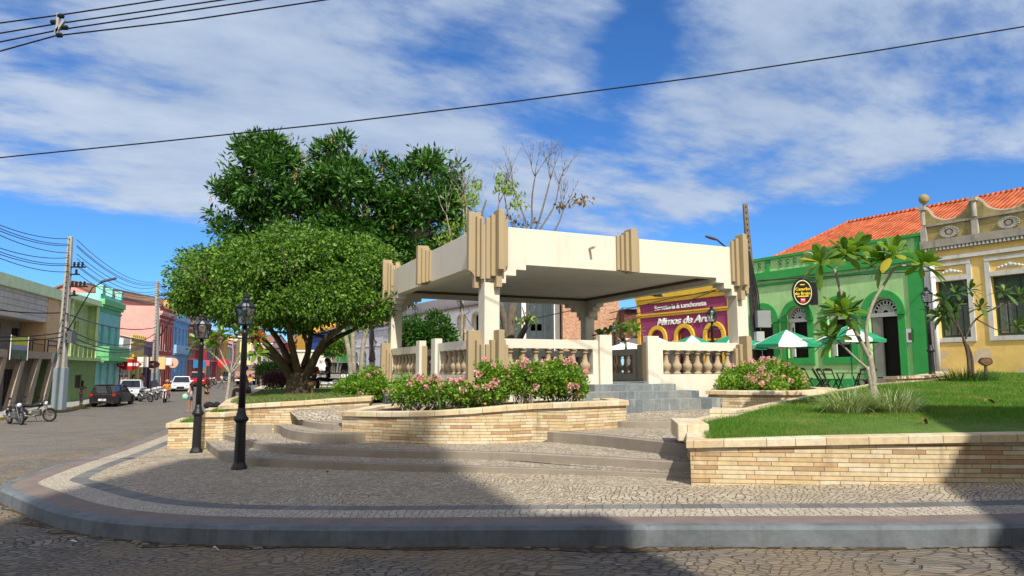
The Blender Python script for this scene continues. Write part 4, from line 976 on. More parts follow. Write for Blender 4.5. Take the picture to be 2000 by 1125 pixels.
        m.build('louvres', paint('pale louvre edges', (.22, .26, .23), .6, .1), t)
    PA = paint('bare plaster', (.62, .50, .36), .9, .12, 5, bump=.4)
    for (k, z, rx, rz_) in ((6.45, 1.35, .33, .3), (5.0, 1.42, .25, .16), (4.95, .75, .30, .22), (8.1, .8, .5, .25), (9.2, 1.5, .3, .4)):
        m = MB(); n = 18; rr = [1 + .22 * math.sin(3 * i + k) + .12 * math.sin(7 * i) for i in range(n)]; vs = [(K(k) + rx * rr[i] * math.cos(2 * math.pi * i / n), -.004, z + rz_ * rr[i] * math.sin(2 * math.pi * i / n)) for i in range(n)]
        m.add(vs, [tuple(range(n))]); m.build('plaster_patch', PA, t)
    m = MB(); m.tube([(.36, -.09, 5.0), (.36, -.09, .45)], .085, 10); m.build('downpipe', WHITE, t, smooth=True)
    # roof, its far part blackened
    for nm, x0, x1, mt in (('roof', -.3, 2.9, M_TILE), ('roof', 2.9, W_, M_TILE_O)):
        m = MB(); m.add([(x0, .35, 5.95), (x1, .35, 5.95), (x1, 5.6, 8.58), (x0, 5.6, 8.58)], [(0, 1, 2, 3)]); o = m.build(nm, mt, t, fix=False)
        for p in o.data.polygons:
            for li in p.loop_indices: v = o.data.vertices[o.data.loops[li].vertex_index].co; o.data.uv_layers[0].data[li].uv = (v.x, math.hypot(v.y - .35, v.z - 5.95))
yellow_house()
def purple_house():
    PU = pcol('plum wall', (.30, .055, .14), dirt=.1, dirtcol=(.1, .03, .05)); YE = pcol('mustard trim', (.72, .46, .05), dirt=.15, dirtcol=(.3, .18, .03)); k0 = -12.15; W_ = 7.0
    def K(k): return k - k0
    ops = [ow(K(k), 1.05, .1, 3.20, arch=True, rev=.22, sur=(YE, .22, .10), k='open', fm=YE, pm=PU, fw=.05) for k in (-10.5, -8.42, -6.3)]
    tr = [(-.08, W_ + .08, 4.98, 5.40, .17, YE), (-.04, W_ + .04, 4.72, 4.96, .10, YE), (0, W_, 3.93, 4.03, .06, YE), (0, W_, 4.05, 4.14, .10, YE), (0, .22, -.6, 4.70, .06, YE, 'pilaster'), (W_ - .22, W_, -.6, 4.70, .06, YE, 'pilaster')]
    t = house('ice_cream_parlour', 'plum purple shop with mustard arches and white lettering across its front', 'shop', Rloc(k0), RA, W_, 5.35, 9, PU, ops, z0=-.8, trims=tr, roofmat=M_TILE)
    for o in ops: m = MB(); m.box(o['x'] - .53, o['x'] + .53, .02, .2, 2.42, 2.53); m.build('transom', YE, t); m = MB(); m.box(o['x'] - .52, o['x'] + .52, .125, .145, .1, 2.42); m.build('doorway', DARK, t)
    for o in ops:
        for sx in (-1, 1): m = MB(); m.box(o['x'] + sx * .64 - .17, o['x'] + sx * .64 + .17, -.17, -.102, 2.40, 2.53); m.build('capital', YE, t)
    WL = paint('white letters', (.82, .82, .80), .5, .02)
    text('Sorveteria & Lanchonete', .38, (K(-8.75), -.03, 4.42), WL, t, ext=.02, bold=.008, sx=1.02)
    text('Mimos de Areia', .55, (K(-8.35), -.05, 3.60), WL, t, ext=.03, bold=.010, shear=.3, sx=1.22)
purple_house()
def more_right():
    PL = pcol('lilac shaded cove', (.64, .66, .74), dirt=.3); OT = pcol('tan window trim', (.55, .42, .24)); BR = paint('dark brown door leaf', (.05, .025, .02), .6, .2); k0 = -49.0
    def K(k): return k - k0
    WH = pcol('white lime wall', (.84, .86, .90), dirt=.2)
    ops = [ow(K(k), 1.05, 3.1, 5.55, arch=True, rise=.2, rev=.35, k='window', fm=BR, pm=DARK, sur=(OT, .2, .07)) for k in (-46.1, -43.2, -40.15, -37.15, -34.2, -31.6)]
    t = house('colonial_house', 'two storey white colonial house with tan window arches and an iron balcony', 'house', Rloc(k0), RA, 19.5, 6.3, 12, WH, ops, z0=-1, roof=(2.2, .2, .3), roofmat=M_TILE_D)
    m = MB(); m.add([(0, -.001, 6.25), (19.5, -.001, 6.25), (19.5, -.75, 7.2), (0, -.75, 7.2), (0, -.001, 7.3), (19.5, -.001, 7.3)], [(0, 1, 2, 3), (3, 2, 5, 4)]); m.build('cove_cornice', PL, t)  # cove coloured lilac grey to carry the shade under the eaves
    m = MB(); m.box(6, 19.3, -.9, 0, 2.85, 3.0); m.build('balcony_slab', OT, t); IR = paint('black iron', (.015, .015, .017), .4, .1)
    m = MB(); m.box(6, 19.3, -.88, -.84, 3.95, 4.0)
    for i in range(90): m.box(6 + i * .148, 6.02 + i * .148, -.87, -.85, 3.0, 3.95)
    m.build('balcony_railing', IR, t)
    # dark fronted building between the colonial house and the bare brick
    DT = pcol('slate blue boarding', (.055, .075, .085), dirt=.3); 
    t = house('timber_fronted_shop', 'dark slate blue boarded front with white posts behind the bandstand', 'shop', (-.9, 48.5, .4), 0, 4.2, 7.2, 6, DT, [ow(2.55, 1.0, .6, 6.4, k='door', fm=DT, rev=.12), ow(3.35, .42, .6, 6.4, k='door', fm=DT, rev=.12)], z0=-1, trims=[(1.55, 1.85, -1, 7.2, .1, WHITE, 'post'), (3.75, 4.15, -1, 7.2, .1, WHITE, 'post')])
    t = house('brick_building', 'tall unplastered orange brick wall seen through the bandstand', 'building', (3.35, 47, .2), 0, 3.75, 8.6, 8, M_BRICK, [], z0=-1)
    t = house('brick_building', 'low building with dark red brick above a white wall beside the plum shop', 'building', (7.12, 45.0, .2), 0, 3.2, 5.35, 6, M_BRICK2, [], z0=3.55)
    m = MB(); m.box(0, 3.2, -.05, 0.0, -1, 3.54); m.build('wall', WHITE, t); m = MB(); m.box(-.1, 3.3, -.3, 6, 5.36, 5.5); m.build('roof', paint('blue sheet roof', (.10, .25, .48), .5, .1), t)
    # stone disc plaque
    m = MB(); m.lathe([(.42, 0), (.42, .05), (.34, .07), (.33, .05), (.01, .05)], (0, 0, 0), 24, Matrix.Rotation(R(90), 3, 'X')); o = m.build('round_plaque', WHITE); o.location = (-.02, 46.9, 3.35); tag(o, 'white round plaque hung beside the pruned tree behind the balustrade', 'plaque')
    m = MB(); m.tube([(0, 0, 0), (0, 0, -3.0)], .04, 6); m.build('post', IR, o)
    # further along the same row
    rows = [(-61, -50.2, 5.8, (.56, .58, .66), 'low white house with grey trim and round headed doors', 'arch', .25), (-66.5, -61, 6.6, (.05, .30, .07), 'narrow bright green house with pale lime doors', 'door', 0), (-70, -66.5, 5.6, (.42, .36, .25), 'beige house with yellow doors next to the bright green one', 'yel', 0),
            (-77, -70, 6.0, (.045, .10, .36), 'deep blue house beyond the white tent', 'door', 0), (-84, -77, 8.2, (.74, .44, .06), 'mustard yellow gabled house rising behind the blue one', 'none', 0), (-92, -84, 5.2, (.45, .14, .05), 'rust orange house with amber doors', 'amber', 0), (-104, -92, 4.6, (.60, .58, .54), 'long low whitewashed house far down the row', 'arch', 0)]
    for a, b, H_, c, lab, kd, dd in rows:
        w = b - a; n = max(1, int(w / 2.2)); pm = pcol('wall ' + lab[:18], c); dm = {'arch': pcol('grey leaf', (.25, .25, .27)), 'door': pcol('door leaf ' + lab[:10], (.15, .48, .10) if c[1] > .2 and c[0] < .1 else (.05, .12, .30)), 'yel': pcol('yellow leaf', (.6, .5, .15)), 'amber': pcol('amber leaf', (.75, .38, .02)), 'none': DARK}[kd]
        ops = [] if kd == 'none' else [ow(w * (i + .5) / n, 1.0, .1, 3.1, arch=(kd == 'arch'), k='door', fm=dm, rev=.2) for i in range(n)]
        house('row_house', lab, 'house', Rloc(a), RA, w - .05, H_, 9, pm, ops, z0=-1.5, roof=(1.6, .1, .3), trims=[(0, w - .05, H_ - .5, H_ - .3, .12, pcol('trim ' + lab[:10], [min(1, q * 1.25) for q in c])), (0, w - .05, 3.6, 3.7, .06, WHITE)])
more_right()

# ---- left-hand row; local x runs away from the camera
LA = math.atan2(.970, -.242)
def Lt(px):
    k = (px - 1000) / 1400.0; return (L0.x - k * L0.y) / (k * LS.y - LS.x)
def Lloc(t, d=0.0, z=0.0):
    x, y = L0.x + LS.x * t - LN.x * d, L0.y + LS.y * t - LN.y * d; return (x, y, z)
def lh(name, label, cat, x0, x1, top, c, ops, depth=14, trims=(), roof=None, roofmat=None, side=None, base=None, rev=.25, d=0.0, parapet=.3, mat=None, group=None):
    t0, t1 = Lt(x0), Lt(x1); b = Lz(*Lloc(t0)[:2]) if base is None else base
    wm = mat or pcol('wall ' + label[:20], c); W_ = t1 - t0
    return house(name, label, cat, Lloc(t0, d, b), LA, W_ - .03, top - b, depth, wm, ops(W_, b) if callable(ops) else ops, z0=-1, trims=[(a * W_ if a <= 1 else a, bb * W_ if bb <= 1 else bb, z0 - b, z1 - b, *r) for a, bb, z0, z1, *r in trims], roof=roof, roofmat=roofmat, side=side, rev=rev, parapet=parapet if roof is None else 0, group=group), W_, b
IRON = paint('black iron', (.015, .015, .017), .4, .1)
def left_row():
    # 1 brown modernist house with slanting struts
    BG = pcol('brown grey render', (.34, .28, .215)); TN = pcol('ochre end wall', (.72, .50, .27)); PG = pcol('pale green parapet', (.62, .78, .50)); GY_ = pcol('grey boarding', (.62, .58, .50))
    t0, t1 = Lt(-62), Lt(112); W_ = t1 - t0; b = -.62
    t = thing('modernist_house', 'brown two storey house with a deep balcony on slanting concrete struts', 'house', Lloc(t0, 0, b), LA)
    Z = lambda z: z - b; zs0, zs1 = 2.55, 3.0
    m = MB(); wall_front(m, 0, W_, -1, Z(7.25), [ow(W_ - 3.4, 1.5, .2, 2.5), ow(W_ - 6.2, 1.6, .2, 2.5), ow(W_ - 9.2, 1.5, .2, 2.5), ow(W_ - 2.9, 1.3, 3.75, 5.15), ow(W_ - 5.9, 1.5, 3.75, 5.3), ow(W_ - 9.6, 1.5, 3.75, 5.3)], .2, y=1.6)
    m.quad((0, 1.6, -1), (0, 1.6, Z(7.25)), (0, 13, Z(7.25)), (0, 13, -1)); m.build('wall', BG, t, fix=False)
    for o in [ow(W_ - 3.4, 1.5, .2, 2.5, k='door', fm=paint('dark brown', (.05, .03, .025), .6)), ow(W_ - 6.2, 1.6, .2, 2.5, k='door', fm=paint('dark brown', (.05, .03, .025), .6)), ow(W_ - 9.2, 1.5, .2, 2.5, k='window'), ow(W_ - 2.9, 1.3, 3.75, 5.15, k='window', fm=paint('brown frame', (.09, .06, .04), .6)), ow(W_ - 5.9, 1.5, 3.75, 5.3, k='window'), ow(W_ - 9.6, 1.5, 3.75, 5.3, k='window')]:
        o.update(rev=.2); fill_open(t, o, 1.6)
    m = MB(); m.box(0, W_ - .02, 0.02, 1.58, Z(zs0), Z(zs1)); m.build('balcony_slab', BG, t)
    m = MB(); m.box(-.2, W_ + .1, -.1, 13, Z(6.62), Z(7.3)); m.build('roof', PG, t)
    m = MB(); m.box(0, W_ - 2.2, .15, 1.58, Z(4.95), Z(6.6));
    m.build('boarding', GY_, t)
    m = MB()
    for i in range(4): m.box(0, W_ - 2.2, .14, .149, Z(5.25 + i * .37), Z(5.265 + i * .37))
    m.build('boarding_joints', DARK, t)
    m = MB(); m.box(W_ - 2.2, W_ - .05, .1, 1.58, Z(3.0), Z(6.6)); m.build('end_wall', TN, t)
    for i in range(5):
        x = W_ - .5 - i * 2.55; m = MB(); m.add([(x - .25, .03, Z(zs0)), (x + .25, .03, Z(zs0)), (x - 1.15, .03, -.3), (x - 1.85, .03, -.3), (x - .25, .33, Z(zs0)), (x + .25, .33, Z(zs0)), (x - 1.15, .33, -.3), (x - 1.85, .33, -.3)], [(0, 1, 2, 3), (7, 6, 5, 4), (0, 4, 5, 1), (1, 5, 6, 2), (2, 6, 7, 3), (3, 7, 4, 0)]); m.build('strut', BG, t)
    m = MB()
    for a, c_ in ((W_ - 4.4, W_ - 2.4), (W_ - 7.6, W_ - 4.8), (W_ - 1.9, W_ - .2)):
        m.box(a, c_, .03, .08, Z(3.75), Z(3.82)); m.box(a, c_, .03, .08, Z(3.45), Z(3.5)); m.box(a, a + .05, .03, .08, Z(3.0), Z(3.75)); m.box(c_ - .05, c_, .03, .08, Z(3.0), Z(3.75))
    m.build('railing', IRON, t)
    # banner
    tb = thing('banner', 'yellow and green printed banner tied to the brown balcony', 'banner', Lloc(Lt(30), -.08, 2.85), LA)
    m = MB(); m.box(-1.2, 1.2, -.02, 0, .45, .95); m.build('banner_panel', paint('banner yellow', (.55, .58, .05), .6), tb); m = MB(); m.box(-1.2, 1.2, -.02, 0, .15, .449); m.build('banner_panel', paint('banner blue grey', (.28, .32, .42), .6), tb)
    m = MB(); m.box(-1.2, 1.2, -.02, 0, -.4, .149); m.build('banner_panel', paint('banner dark green', (.10, .16, .09), .6, .4, 2), tb); m = MB(); m.box(-1.25, -1.19, -.04, 0, -.45, 1.0); m.box(1.19, 1.25, -.04, 0, -.45, 1.0); m.build('banner_pole', WHITE, tb)
    # 2 green house with recessed balcony
    LG = pcol('olive green wall', (.42, .55, .25)); LG2 = pcol('shaded green base wall', (.19, .29, .11)); LL = pcol('light lime posts', (.66, .80, .40))  # base wall: same green, darkened so its colour carries the shade
    t0, t1 = Lt(112), Lt(186); W_ = t1 - t0; b = -.62; Z = lambda z: z - b
    t = thing('green_townhouse', 'olive green two storey house with a recessed balcony above the walking woman', 'house', Lloc(t0, 0, b), LA)
    tp = Z(6.95)
    m = MB(); wall_front(m, 0, W_, -1, Z(2.7), [ow(W_ * .53, 1.5, 1.15, 2.1)], .2); m.quad((0, 0, -1), (0, 0, Z(2.7)), (0, 14, Z(2.7)), (0, 14, -1)); m.quad((W_, 0, -1), (W_, 14, -1), (W_, 14, Z(2.7)), (W_, 0, Z(2.7))); m.build('wall', LG2, t, fix=False)
    fill_open(t, ow(W_ * .53, 1.5, 1.15, 2.1, k='shutter', fm=paint('dark brown', (.05, .03, .025), .6), rev=.2))
    m = MB(); uo = [ow(W_ * .42, 1.15, Z(3.1), Z(5.6)), ow(W_ * .66, 1.15, Z(3.1), Z(5.6))]; wall_front(m, 0, W_, Z(2.7), tp, uo, .2, y=.75)
    m.quad((0, .75, Z(2.7)), (0, .75, tp), (0, 14, tp), (0, 14, Z(2.7))); m.quad((W_, .75, Z(2.7)), (W_, 14, Z(2.7)), (W_, 14, tp), (W_, .75, tp)); m.build('wall', LG, t, fix=False)
    for o in uo: o.update(k='window', fm=LL, rev=.2); fill_open(t, o, .75)
    m = MB(); m.box(0, W_ + 1.1, -.35, .74, Z(2.55), Z(2.8)); m.build('balcony_slab', LG, t)
    m = MB(); m.box(-.05, W_ + .05, -.15, 14, tp, tp + .4); m.build('roof', PG, t)
    m = MB(); m.box(W_ - .04, W_ - .001, .15, .74, Z(2.8), tp); m.build('side_pier', LG, t)
    for x in (.06, W_ * .27, W_ - .2): m = MB(); m.box(x, x + .14, 0, .14, Z(2.8), tp); m.build('post', LL, t)
    m = MB(); m.box(0, W_, .04, .09, Z(3.72), Z(3.78))
    for i in range(9): m.box(W_ * i / 8 - .03, W_ * i / 8 + .03, .04, .09, Z(2.8), Z(3.72))
    m.build('railing', LL, t)
    m = MB(); m.box(W_ * .30, W_ * .30 + .8, .35, .7, Z(2.85), Z(3.5)); m.lathe([(.22, 0), (.2, .02)], (W_ * .30 + .4, .34, Z(3.17)), 14, Matrix.Rotation(R(90), 3, 'X')); m.build('air_conditioner', WHITE, t)
    # back gables over it
    def gable(lab, pts, Y, dp, c):
        P = [D(px, py, Y) for px, py in pts]; t = thing('gabled_house', lab, 'house', (P[0].x, Y, -.5)); q = [(p.x - P[0].x, 0, p.z + .5) for p in P]; n = len(q); w = q[-1][0]
        V = [(0, 0, 0)] + q + [(w, 0, 0)]; V += [(x, dp, z) for x, y, z in V]; k = n + 2; m = MB(); m.add(V, [tuple(range(k))] + [(i, (i + 1) % k, k + (i + 1) % k, k + i) for i in (0, k - 2)]); m.build('wall', c, t)
        for a, b in zip(q[:-1], q[1:]): m = MB(); m.add([(a[0] - .15, -.25, a[2] + .02), (b[0] + .15, -.25, b[2] + .02), (b[0] + .15, dp, b[2] + .02), (a[0] - .15, dp, a[2] + .02), (a[0] - .15, -.25, a[2] + .2), (b[0] + .15, -.25, b[2] + .2), (b[0] + .15, dp, b[2] + .2), (a[0] - .15, dp, a[2] + .2)], [(0, 3, 2, 1), (4, 5, 6, 7), (0, 1, 5, 4), (1, 2, 6, 5), (2, 3, 7, 6), (3, 0, 4, 7)]); m.build('roof', M_TILE_D, t)
    gable('pink gable of a house standing back behind the olive green one', [(108, 566), (141, 552), (184, 573)], 74, 14, pcol('pink back gable', (.70, .30, .27)))
    gable('brown roofed house standing back between the pink gable and the teal house', [(150, 570), (170, 556), (218, 578), (268, 600)], 84, 20, pcol('brown back gable', (.42, .31, .23)))
    # 3 teal
    TE = pcol('teal wall', (.24, .58, .55)); GG = pcol('leaf green cornice', (.16, .48, .22)); TD = pcol('teal leaf', (.11, .40, .40))
    def ops3(W_, b): return [ow(W_ * f, .8, .15, 2.75, k='door', fm=TD, sur=(pcol('pale teal', (.35, .60, .55)), .12)) for f in (.18, .5, .82)] + [ow(W_ * f, .8, 3.75, 5.9, k='window', fm=TD) for f in (.18, .5, .82)]
    t, W_, b = lh('teal_house', 'narrow teal house with leaf green cornice and balcony', 'house', 186, 229, 8.0, None, ops3, mat=TE, trims=[(0, 1, 7.15, 7.6, .35, GG), (0, 1, 2.6, 2.85, .9, GG, 'balcony_slab'), (0, 1, 6.6, 6.75, .1, GG)])
    m = MB(); m.box(0, W_, -.88, -.8, 3.3, 4.1); m.box(0, .08, -.8, 0, 3.3, 4.1); m.box(W_ - .12, W_ - .04, -.8, 0, 3.3, 4.1); m.build('balcony_front', GG, t)
    for f in (.02, .45, .9): m = MB(); m.box(W_ * f, W_ * f + .5, -.1, .4, 8.0 - b, 8.6 - b); m.box(W_ * f - .05, W_ * f + .55, -.15, .45, 8.6 - b, 8.75 - b); m.build('parapet_post', TE if f else pcol('lime', (.5, .72, .3)), t)
    # 4..: shops
    YC = pcol('sand yellow wall', (.58, .50, .25)); MU = pcol('mustard crest', (.60, .42, .07)); SHOP = paint('shop front', (.04, .05, .08), .4, .3, 2)
    t, W_, b = lh('shop', 'low shop with mustard awning and dark display front behind the red lozenge sign', 'shop', 229, 252, 3.2, (.60, .60, .57), lambda W_, b: [ow(W_ * .3, W_ * .4, .1, 2.5, fm=WHITE), ow(W_ * .75, W_ * .3, .1, 2.5, fm=WHITE)], side=WHITE)
    m = MB(); m.add([(0, -1.0, 2.75), (W_, -1.0, 2.75), (W_, 0, 3.4), (0, 0, 3.4), (0, -1.0, 2.6), (W_, -1.0, 2.6)], [(0, 1, 2, 3), (4, 5, 1, 0)]); m.build('awning', MU, t)
    t, W_, b = lh('shop', 'sand yellow shop with a row of pointed crests along its top', 'shop', 252, 278, 4.9, None, lambda W_, b: [ow(W_ * f, 1.1, .1, 2.6, k='door', fm=pcol('olive leaf', (.32, .27, .08))) for f in (.18, .5, .82)], mat=YC, side=WHITE, roof=(1.5, .1, .2), roofmat=pcol('cream sheet roof', (.66, .60, .42)), trims=[(0, 1, 4.3, 4.5, .2, MU), (0, 1, 3.1, 3.35, .3, MU)])
    m = MB(); n = 7
    for i in range(n): c_ = W_ * (i + .5) / n; r = W_ / n * .42; m.arc_band(c_, 4.95 - b, r * .45, r, -.12, -.01, 0, math.pi, 10)
    m.build('crest', MU, t)
    t, W_, b = lh('shop', 'dusky purple single storey shop between the yellow one and the red house', 'shop', 278, 305, 4.8, (.19, .15, .22), lambda W_, b: [ow(W_ * f, 1.2, .1, 2.7, k='door', fm=pcol('maroon leaf', (.10, .03, .05))) for f in (.15, .4, .65, .88)], trims=[(0, 1, 4.2, 4.35, .15, pcol('mauve', (.3, .25, .38))), (0, 1, 3.2, 3.3, .1, pcol('blue strip', (.08, .12, .35)))])
    RE = pcol('brick red wall', (.40, .085, .075)); PK = pcol('rose pink side wall', (.72, .34, .31), dirt=.15); PT = pcol('pink trim', (.6, .38, .36))
    two = lambda fs, fm, sm=None, w=1.0: (lambda W_, b: [ow(W_ * f, w, .12, 2.95, k='door', fm=fm, sur=(sm, .1) if sm else None) for f in fs] + [ow(W_ * f, w, 4.1, 6.9, k='window', fm=fm, sur=(sm, .12) if sm else None) for f in fs])
    t, W_, b = lh('red_house', 'tall brick red house with a long rose pink side wall', 'house', 305, 334, 8.8, None, two((.2, .5, .8), pcol('dark red leaf', (.22, .02, .025)), PT), mat=RE, side=PK, depth=22, trims=[(0, 1, 8.0, 8.3, .3, PT), (0, 1, 3.3, 3.5, .35, PT, 'balcony_slab'), (0, 1, 7.4, 7.5, .08, PT)])
    m = MB(); m.lathe([(.35, 0), (.35, .2), (.3, .25), (.32, .9), (.1, 1.1), (.01, 1.12)], (W_ * .6, .3, 8.8 - b), 12); m.build('urn', pcol('ochre urn', (.6, .35, .1)), t, smooth=True)
    BL = pcol('sky blue wall', (.17, .42, .72)); BD = pcol('cobalt leaf', (.03, .20, .52)); BT = pcol('pale blue trim', (.28, .48, .70))
    t, W_, b = lh('blue_house', 'bright sky blue house with four tall cobalt doors and a curved pediment', 'house', 334, 363, 8.5, None, two((.13, .38, .63, .88), BD, BT, 1.15), mat=BL, trims=[(0, 1, 7.9, 8.2, .3, BT), (0, 1, 3.9, 4.1, .45, BT, 'balcony_slab'), (0, 1, 4.12, 4.9, .42, BT, 'balcony_front')])
    m = MB(); m.arc_band(W_ * .5, 8.5 - b, .01, W_ * .22, -.05, .2, 0, math.pi, 16); m.build('pediment', BT, t)
    specs = [(363, 379, 7.9, (.36, .16, .14), 'rose brown house next to the blue one', (.16, .05, .05), 2), (379, 392, 7.4, (.30, .05, .06), 'dark red narrow house beside the first street lamp', (.5, .5, .5), 2), (392, 400, 6.9, (.55, .55, .54), 'slim white house hidden behind the first street lamp', (.2, .2, .2), 2), (400, 413, 6.6, (.20, .20, .22), 'charcoal grey house with pale columns', (.30, .30, .32), 1), (413, 421, 7.6, (.32, .05, .06), 'crimson house with a red hanging sign', (.2, .02, .03), 2),
             (421, 432, 7.9, (.45, .22, .16), 'terracotta house with an ornate balcony', (.5, .25, .04), 2), (432, 441, 7.6, (.70, .42, .07), 'amber yellow house near the end of the street', (.5, .3, .05), 2), (441, 450, 6.8, (.50, .46, .40), 'stone grey house far down the street', (.2, .15, .1), 2), (450, 458, 7.5, (.55, .22, .30), 'mauve pink house far down the street', (.2, .1, .1), 2), (458, 466, 8.5, (.68, .58, .25), 'butter yellow house at the bend of the street', (.25, .2, .1), 2)]
    for x0, x1, top, c, lab, lc, fl_ in specs:
        fm = pcol('leaf ' + lab[:12], lc); sm = pcol('trim ' + lab[:12], [min(1, q * 1.6 + .05) for q in c])
        def ops(W_, b):
            n = max(2, int(W_ / 2.2)); o = [ow(W_ * (i + .5) / n, 1.0, .1, 2.8, k='door', fm=fm) for i in range(n)]
            if fl_ == 2: o += [ow(W_ * (i + .5) / n, .95, 4.0, 6.3, k='window', fm=sm) for i in range(n)]
            return o
        lh('townhouse', lab, 'house', x0, x1, top, c, ops, trims=[(0, 1, top - .6, top - .35, .25, sm), (0, 1, 3.3, 3.5, .2, sm)], roof=(1.6, .1, .25))
    # closing the street
    def far(lab, x0, x1, ytop, Y, c, n=3, cat='house', roof=(2, .2, .3), name='end_house'):
        a, c_ = D(x0, 735, Y), D(x1, 735, Y); zt = zat((x0 + x1) / 2, ytop, Y); zb = Rroad(a.x, Y); w = c_.x - a.x
        ops = [ow(w * (i + .5) / n, 1.2, .2, 3.0, k='door', fm=pcol('plain dark leaf', (.06, .05, .05))) for i in range(n)] + ([ow(w * (i + .5) / n, 1.1, 4.3, 6.4, k='window') for i in range(n)] if zt - zb > 8 else [])
        return house(name, lab, cat, (a.x, Y, zb), 0, w, zt - zb, 10, pcol('wall ' + lab[:20], c), ops, z0=-1, roof=roof, trims=[(0, w, zt - zb - .5, zt - zb - .2, .2, WHITE)])
    far('pale yellow house closing the view behind the second lamp', 462, 492, 655, 172, (.72, .60, .28)); far('lilac pink building closing the end of the street', 488, 531, 668, 165, (.52, .30, .45), 4)
    far('white gabled hall beyond the lilac building', 531, 592, 690, 150, (.70, .70, .70), 5); far('white hall with a red roof stripe behind the tree trunk', 560, 610, 668, 175, (.66, .64, .62), 4)
left_row()
# hanging shop signs on the left row
def hang_sign(label, px, py, w, h, col, shape='box', txt=None, tcol=WHITE, t_off=.9):
    t_ = Lt(px); x, y, _ = Lloc(t_, -t_off); z = zat(px, py, y)
    t = thing('shop_sign', label, 'sign', (x, y, z), 0.05)
    m = MB(); pm = paint('sign ' + label[:16], col, .5, .08)
    if shape == 'box': m.box(-w / 2, w / 2, -.08, .08, -h / 2, h / 2)
    elif shape == 'hex':
        P = [(-w / 2, 0), (-w * .1, -h / 2), (w * .25, -h / 2), (w / 2, 0), (w * .25, h / 2), (-w * .1, h / 2)]; n = 6
        m.add([(a, -.1, b) for a, b in P] + [(a, .1, b) for a, b in P], [tuple(range(n)), tuple(reversed(range(n, 2 * n)))] + [(i, (i + 1) % n, n + (i + 1) % n, n + i) for i in range(n)])
    else:
        n = 24; P = [(w / 2 * math.cos(2 * math.pi * i / n), h / 2 * math.sin(2 * math.pi * i / n)) for i in range(n)]
        m.add([(a, -.08, b) for a, b in P] + [(a, .08, b) for a, b in P], [tuple(range(n)), tuple(reversed(range(n, 2 * n)))] + [(i, (i + 1) % n, n + (i + 1) % n, n + i) for i in range(n)])
    m.build('sign_panel', pm, t)
    m = MB(); m.tube([(0, .0, h * .3), (-1.0, 0, h * .3)], .03, 6); m.build('bracket', IRON, t)
    if txt: text(txt, h * .5 if shape != 'hex' else h * .28, (0, -.115 if shape == 'hex' else -.095, 0), tcol, t, ext=.004)
    return t
s = hang_sign('red lozenge shop sign with a white panel above the mustard awning shop', 226, 712, 2.3, .95, (.42, .015, .02), 'hex')
m = MB(); m.box(.05, .95, -.11, -.101, -.13, .14); m.build('sign_label', WHITE, s); text('Cas', .32, (-.5, -.115, 0), WHITE, s, ext=.004)
hang_sign('square white shop sign beside the yellow shop', 257, 707, 1.0, .95, (.72, .70, .66), txt='~', tcol=paint('soft red', (.5, .2, .15), .6))
hang_sign('dark brown oval sign with a pale M', 277, 712, 1.4, .75, (.04, .012, .015), 'oval', 'M', paint('pale pink', (.7, .5, .45), .6))
hang_sign('large orange and cream sign panel next to the dark oval', 288, 709, 1.5, 1.25, (.75, .50, .24))
hang_sign('small white box sign right of the second pole', 308, 706, .7, .8, (.70, .72, .75), t_off=1.0)
hang_sign('round salmon pink sign on the red house', 318, 709, 1.1, 1.1, (.78, .42, .32), 'oval', '~', WHITE, 1.0)
hang_sign('blue and grey sign beyond the blue house', 371, 711, 1.6, 1.0, (.03, .20, .50), t_off=1.1)
hang_sign('red and white sign beside the first lamp', 381, 709, 1.0, .8, (.62, .08, .10), t_off=1.3)
hang_sign('red shop sign far down the left side', 421, 709, 2.0, 1.3, (.55, .02, .03), 'oval', t_off=1.0)
hang_sign('dark red banner sign high beside the first lamp', 384, 693, 1.0, 1.6, (.28, .03, .05), t_off=.7)
# buildings on the photographer's side of the corner, whose shadows reach across the pavement
def behind():
    PW = pcol('cream church wall', (.62, .58, .50)); t = house('bell_tower', 'tall cream bell tower across the corner behind the viewer', 'tower', (5.8, -9.6, -.2), math.pi, 5.1, 27, 5.6, PW, [ow(2.5, 1.6, 20, 23.5, arch=True, rev=.4)], z0=0)
    t = house('corner_house', 'white house across the corner behind the viewer', 'house', (4.75, -3.6, -.2), math.pi, 21, 11.9, 8, PW, [ow(1.5 + i * 3, 1.2, .2, 3) for i in range(6)], z0=0)
    m = MB(); m.add([(.05, .05, 11.95), (3.4, .05, 11.95), (3.4, 7.9, 11.95), (.05, 7.9, 11.95), (.05, .05, 13.3), (1.6, .05, 13.3), (1.6, 7.9, 13.3), (.05, 7.9, 13.3)], [(0, 3, 2, 1), (4, 5, 6, 7), (0, 1, 5, 4), (1, 2, 6, 5), (2, 3, 7, 6), (3, 0, 4, 7)]); m.build('attic', PW, t)
    e = Vector((.34, .94)); a = Vector((9.9, 8.0)); c = a - e * 12; n_ = Vector((.94, -.34))
    t = thing('side_house', 'two storey house across the street to the right of the viewer', 'house', (a.x, a.y, -.1)); m = MB(); P = [(0, 0), (-e.x * 12, -e.y * 12), (-e.x * 12 + n_.x * 9, -e.y * 12 + n_.y * 9), (n_.x * 9, n_.y * 9)]
    m.prism(P, 0, 8.1); m.build('wall', PW, t)
behind()
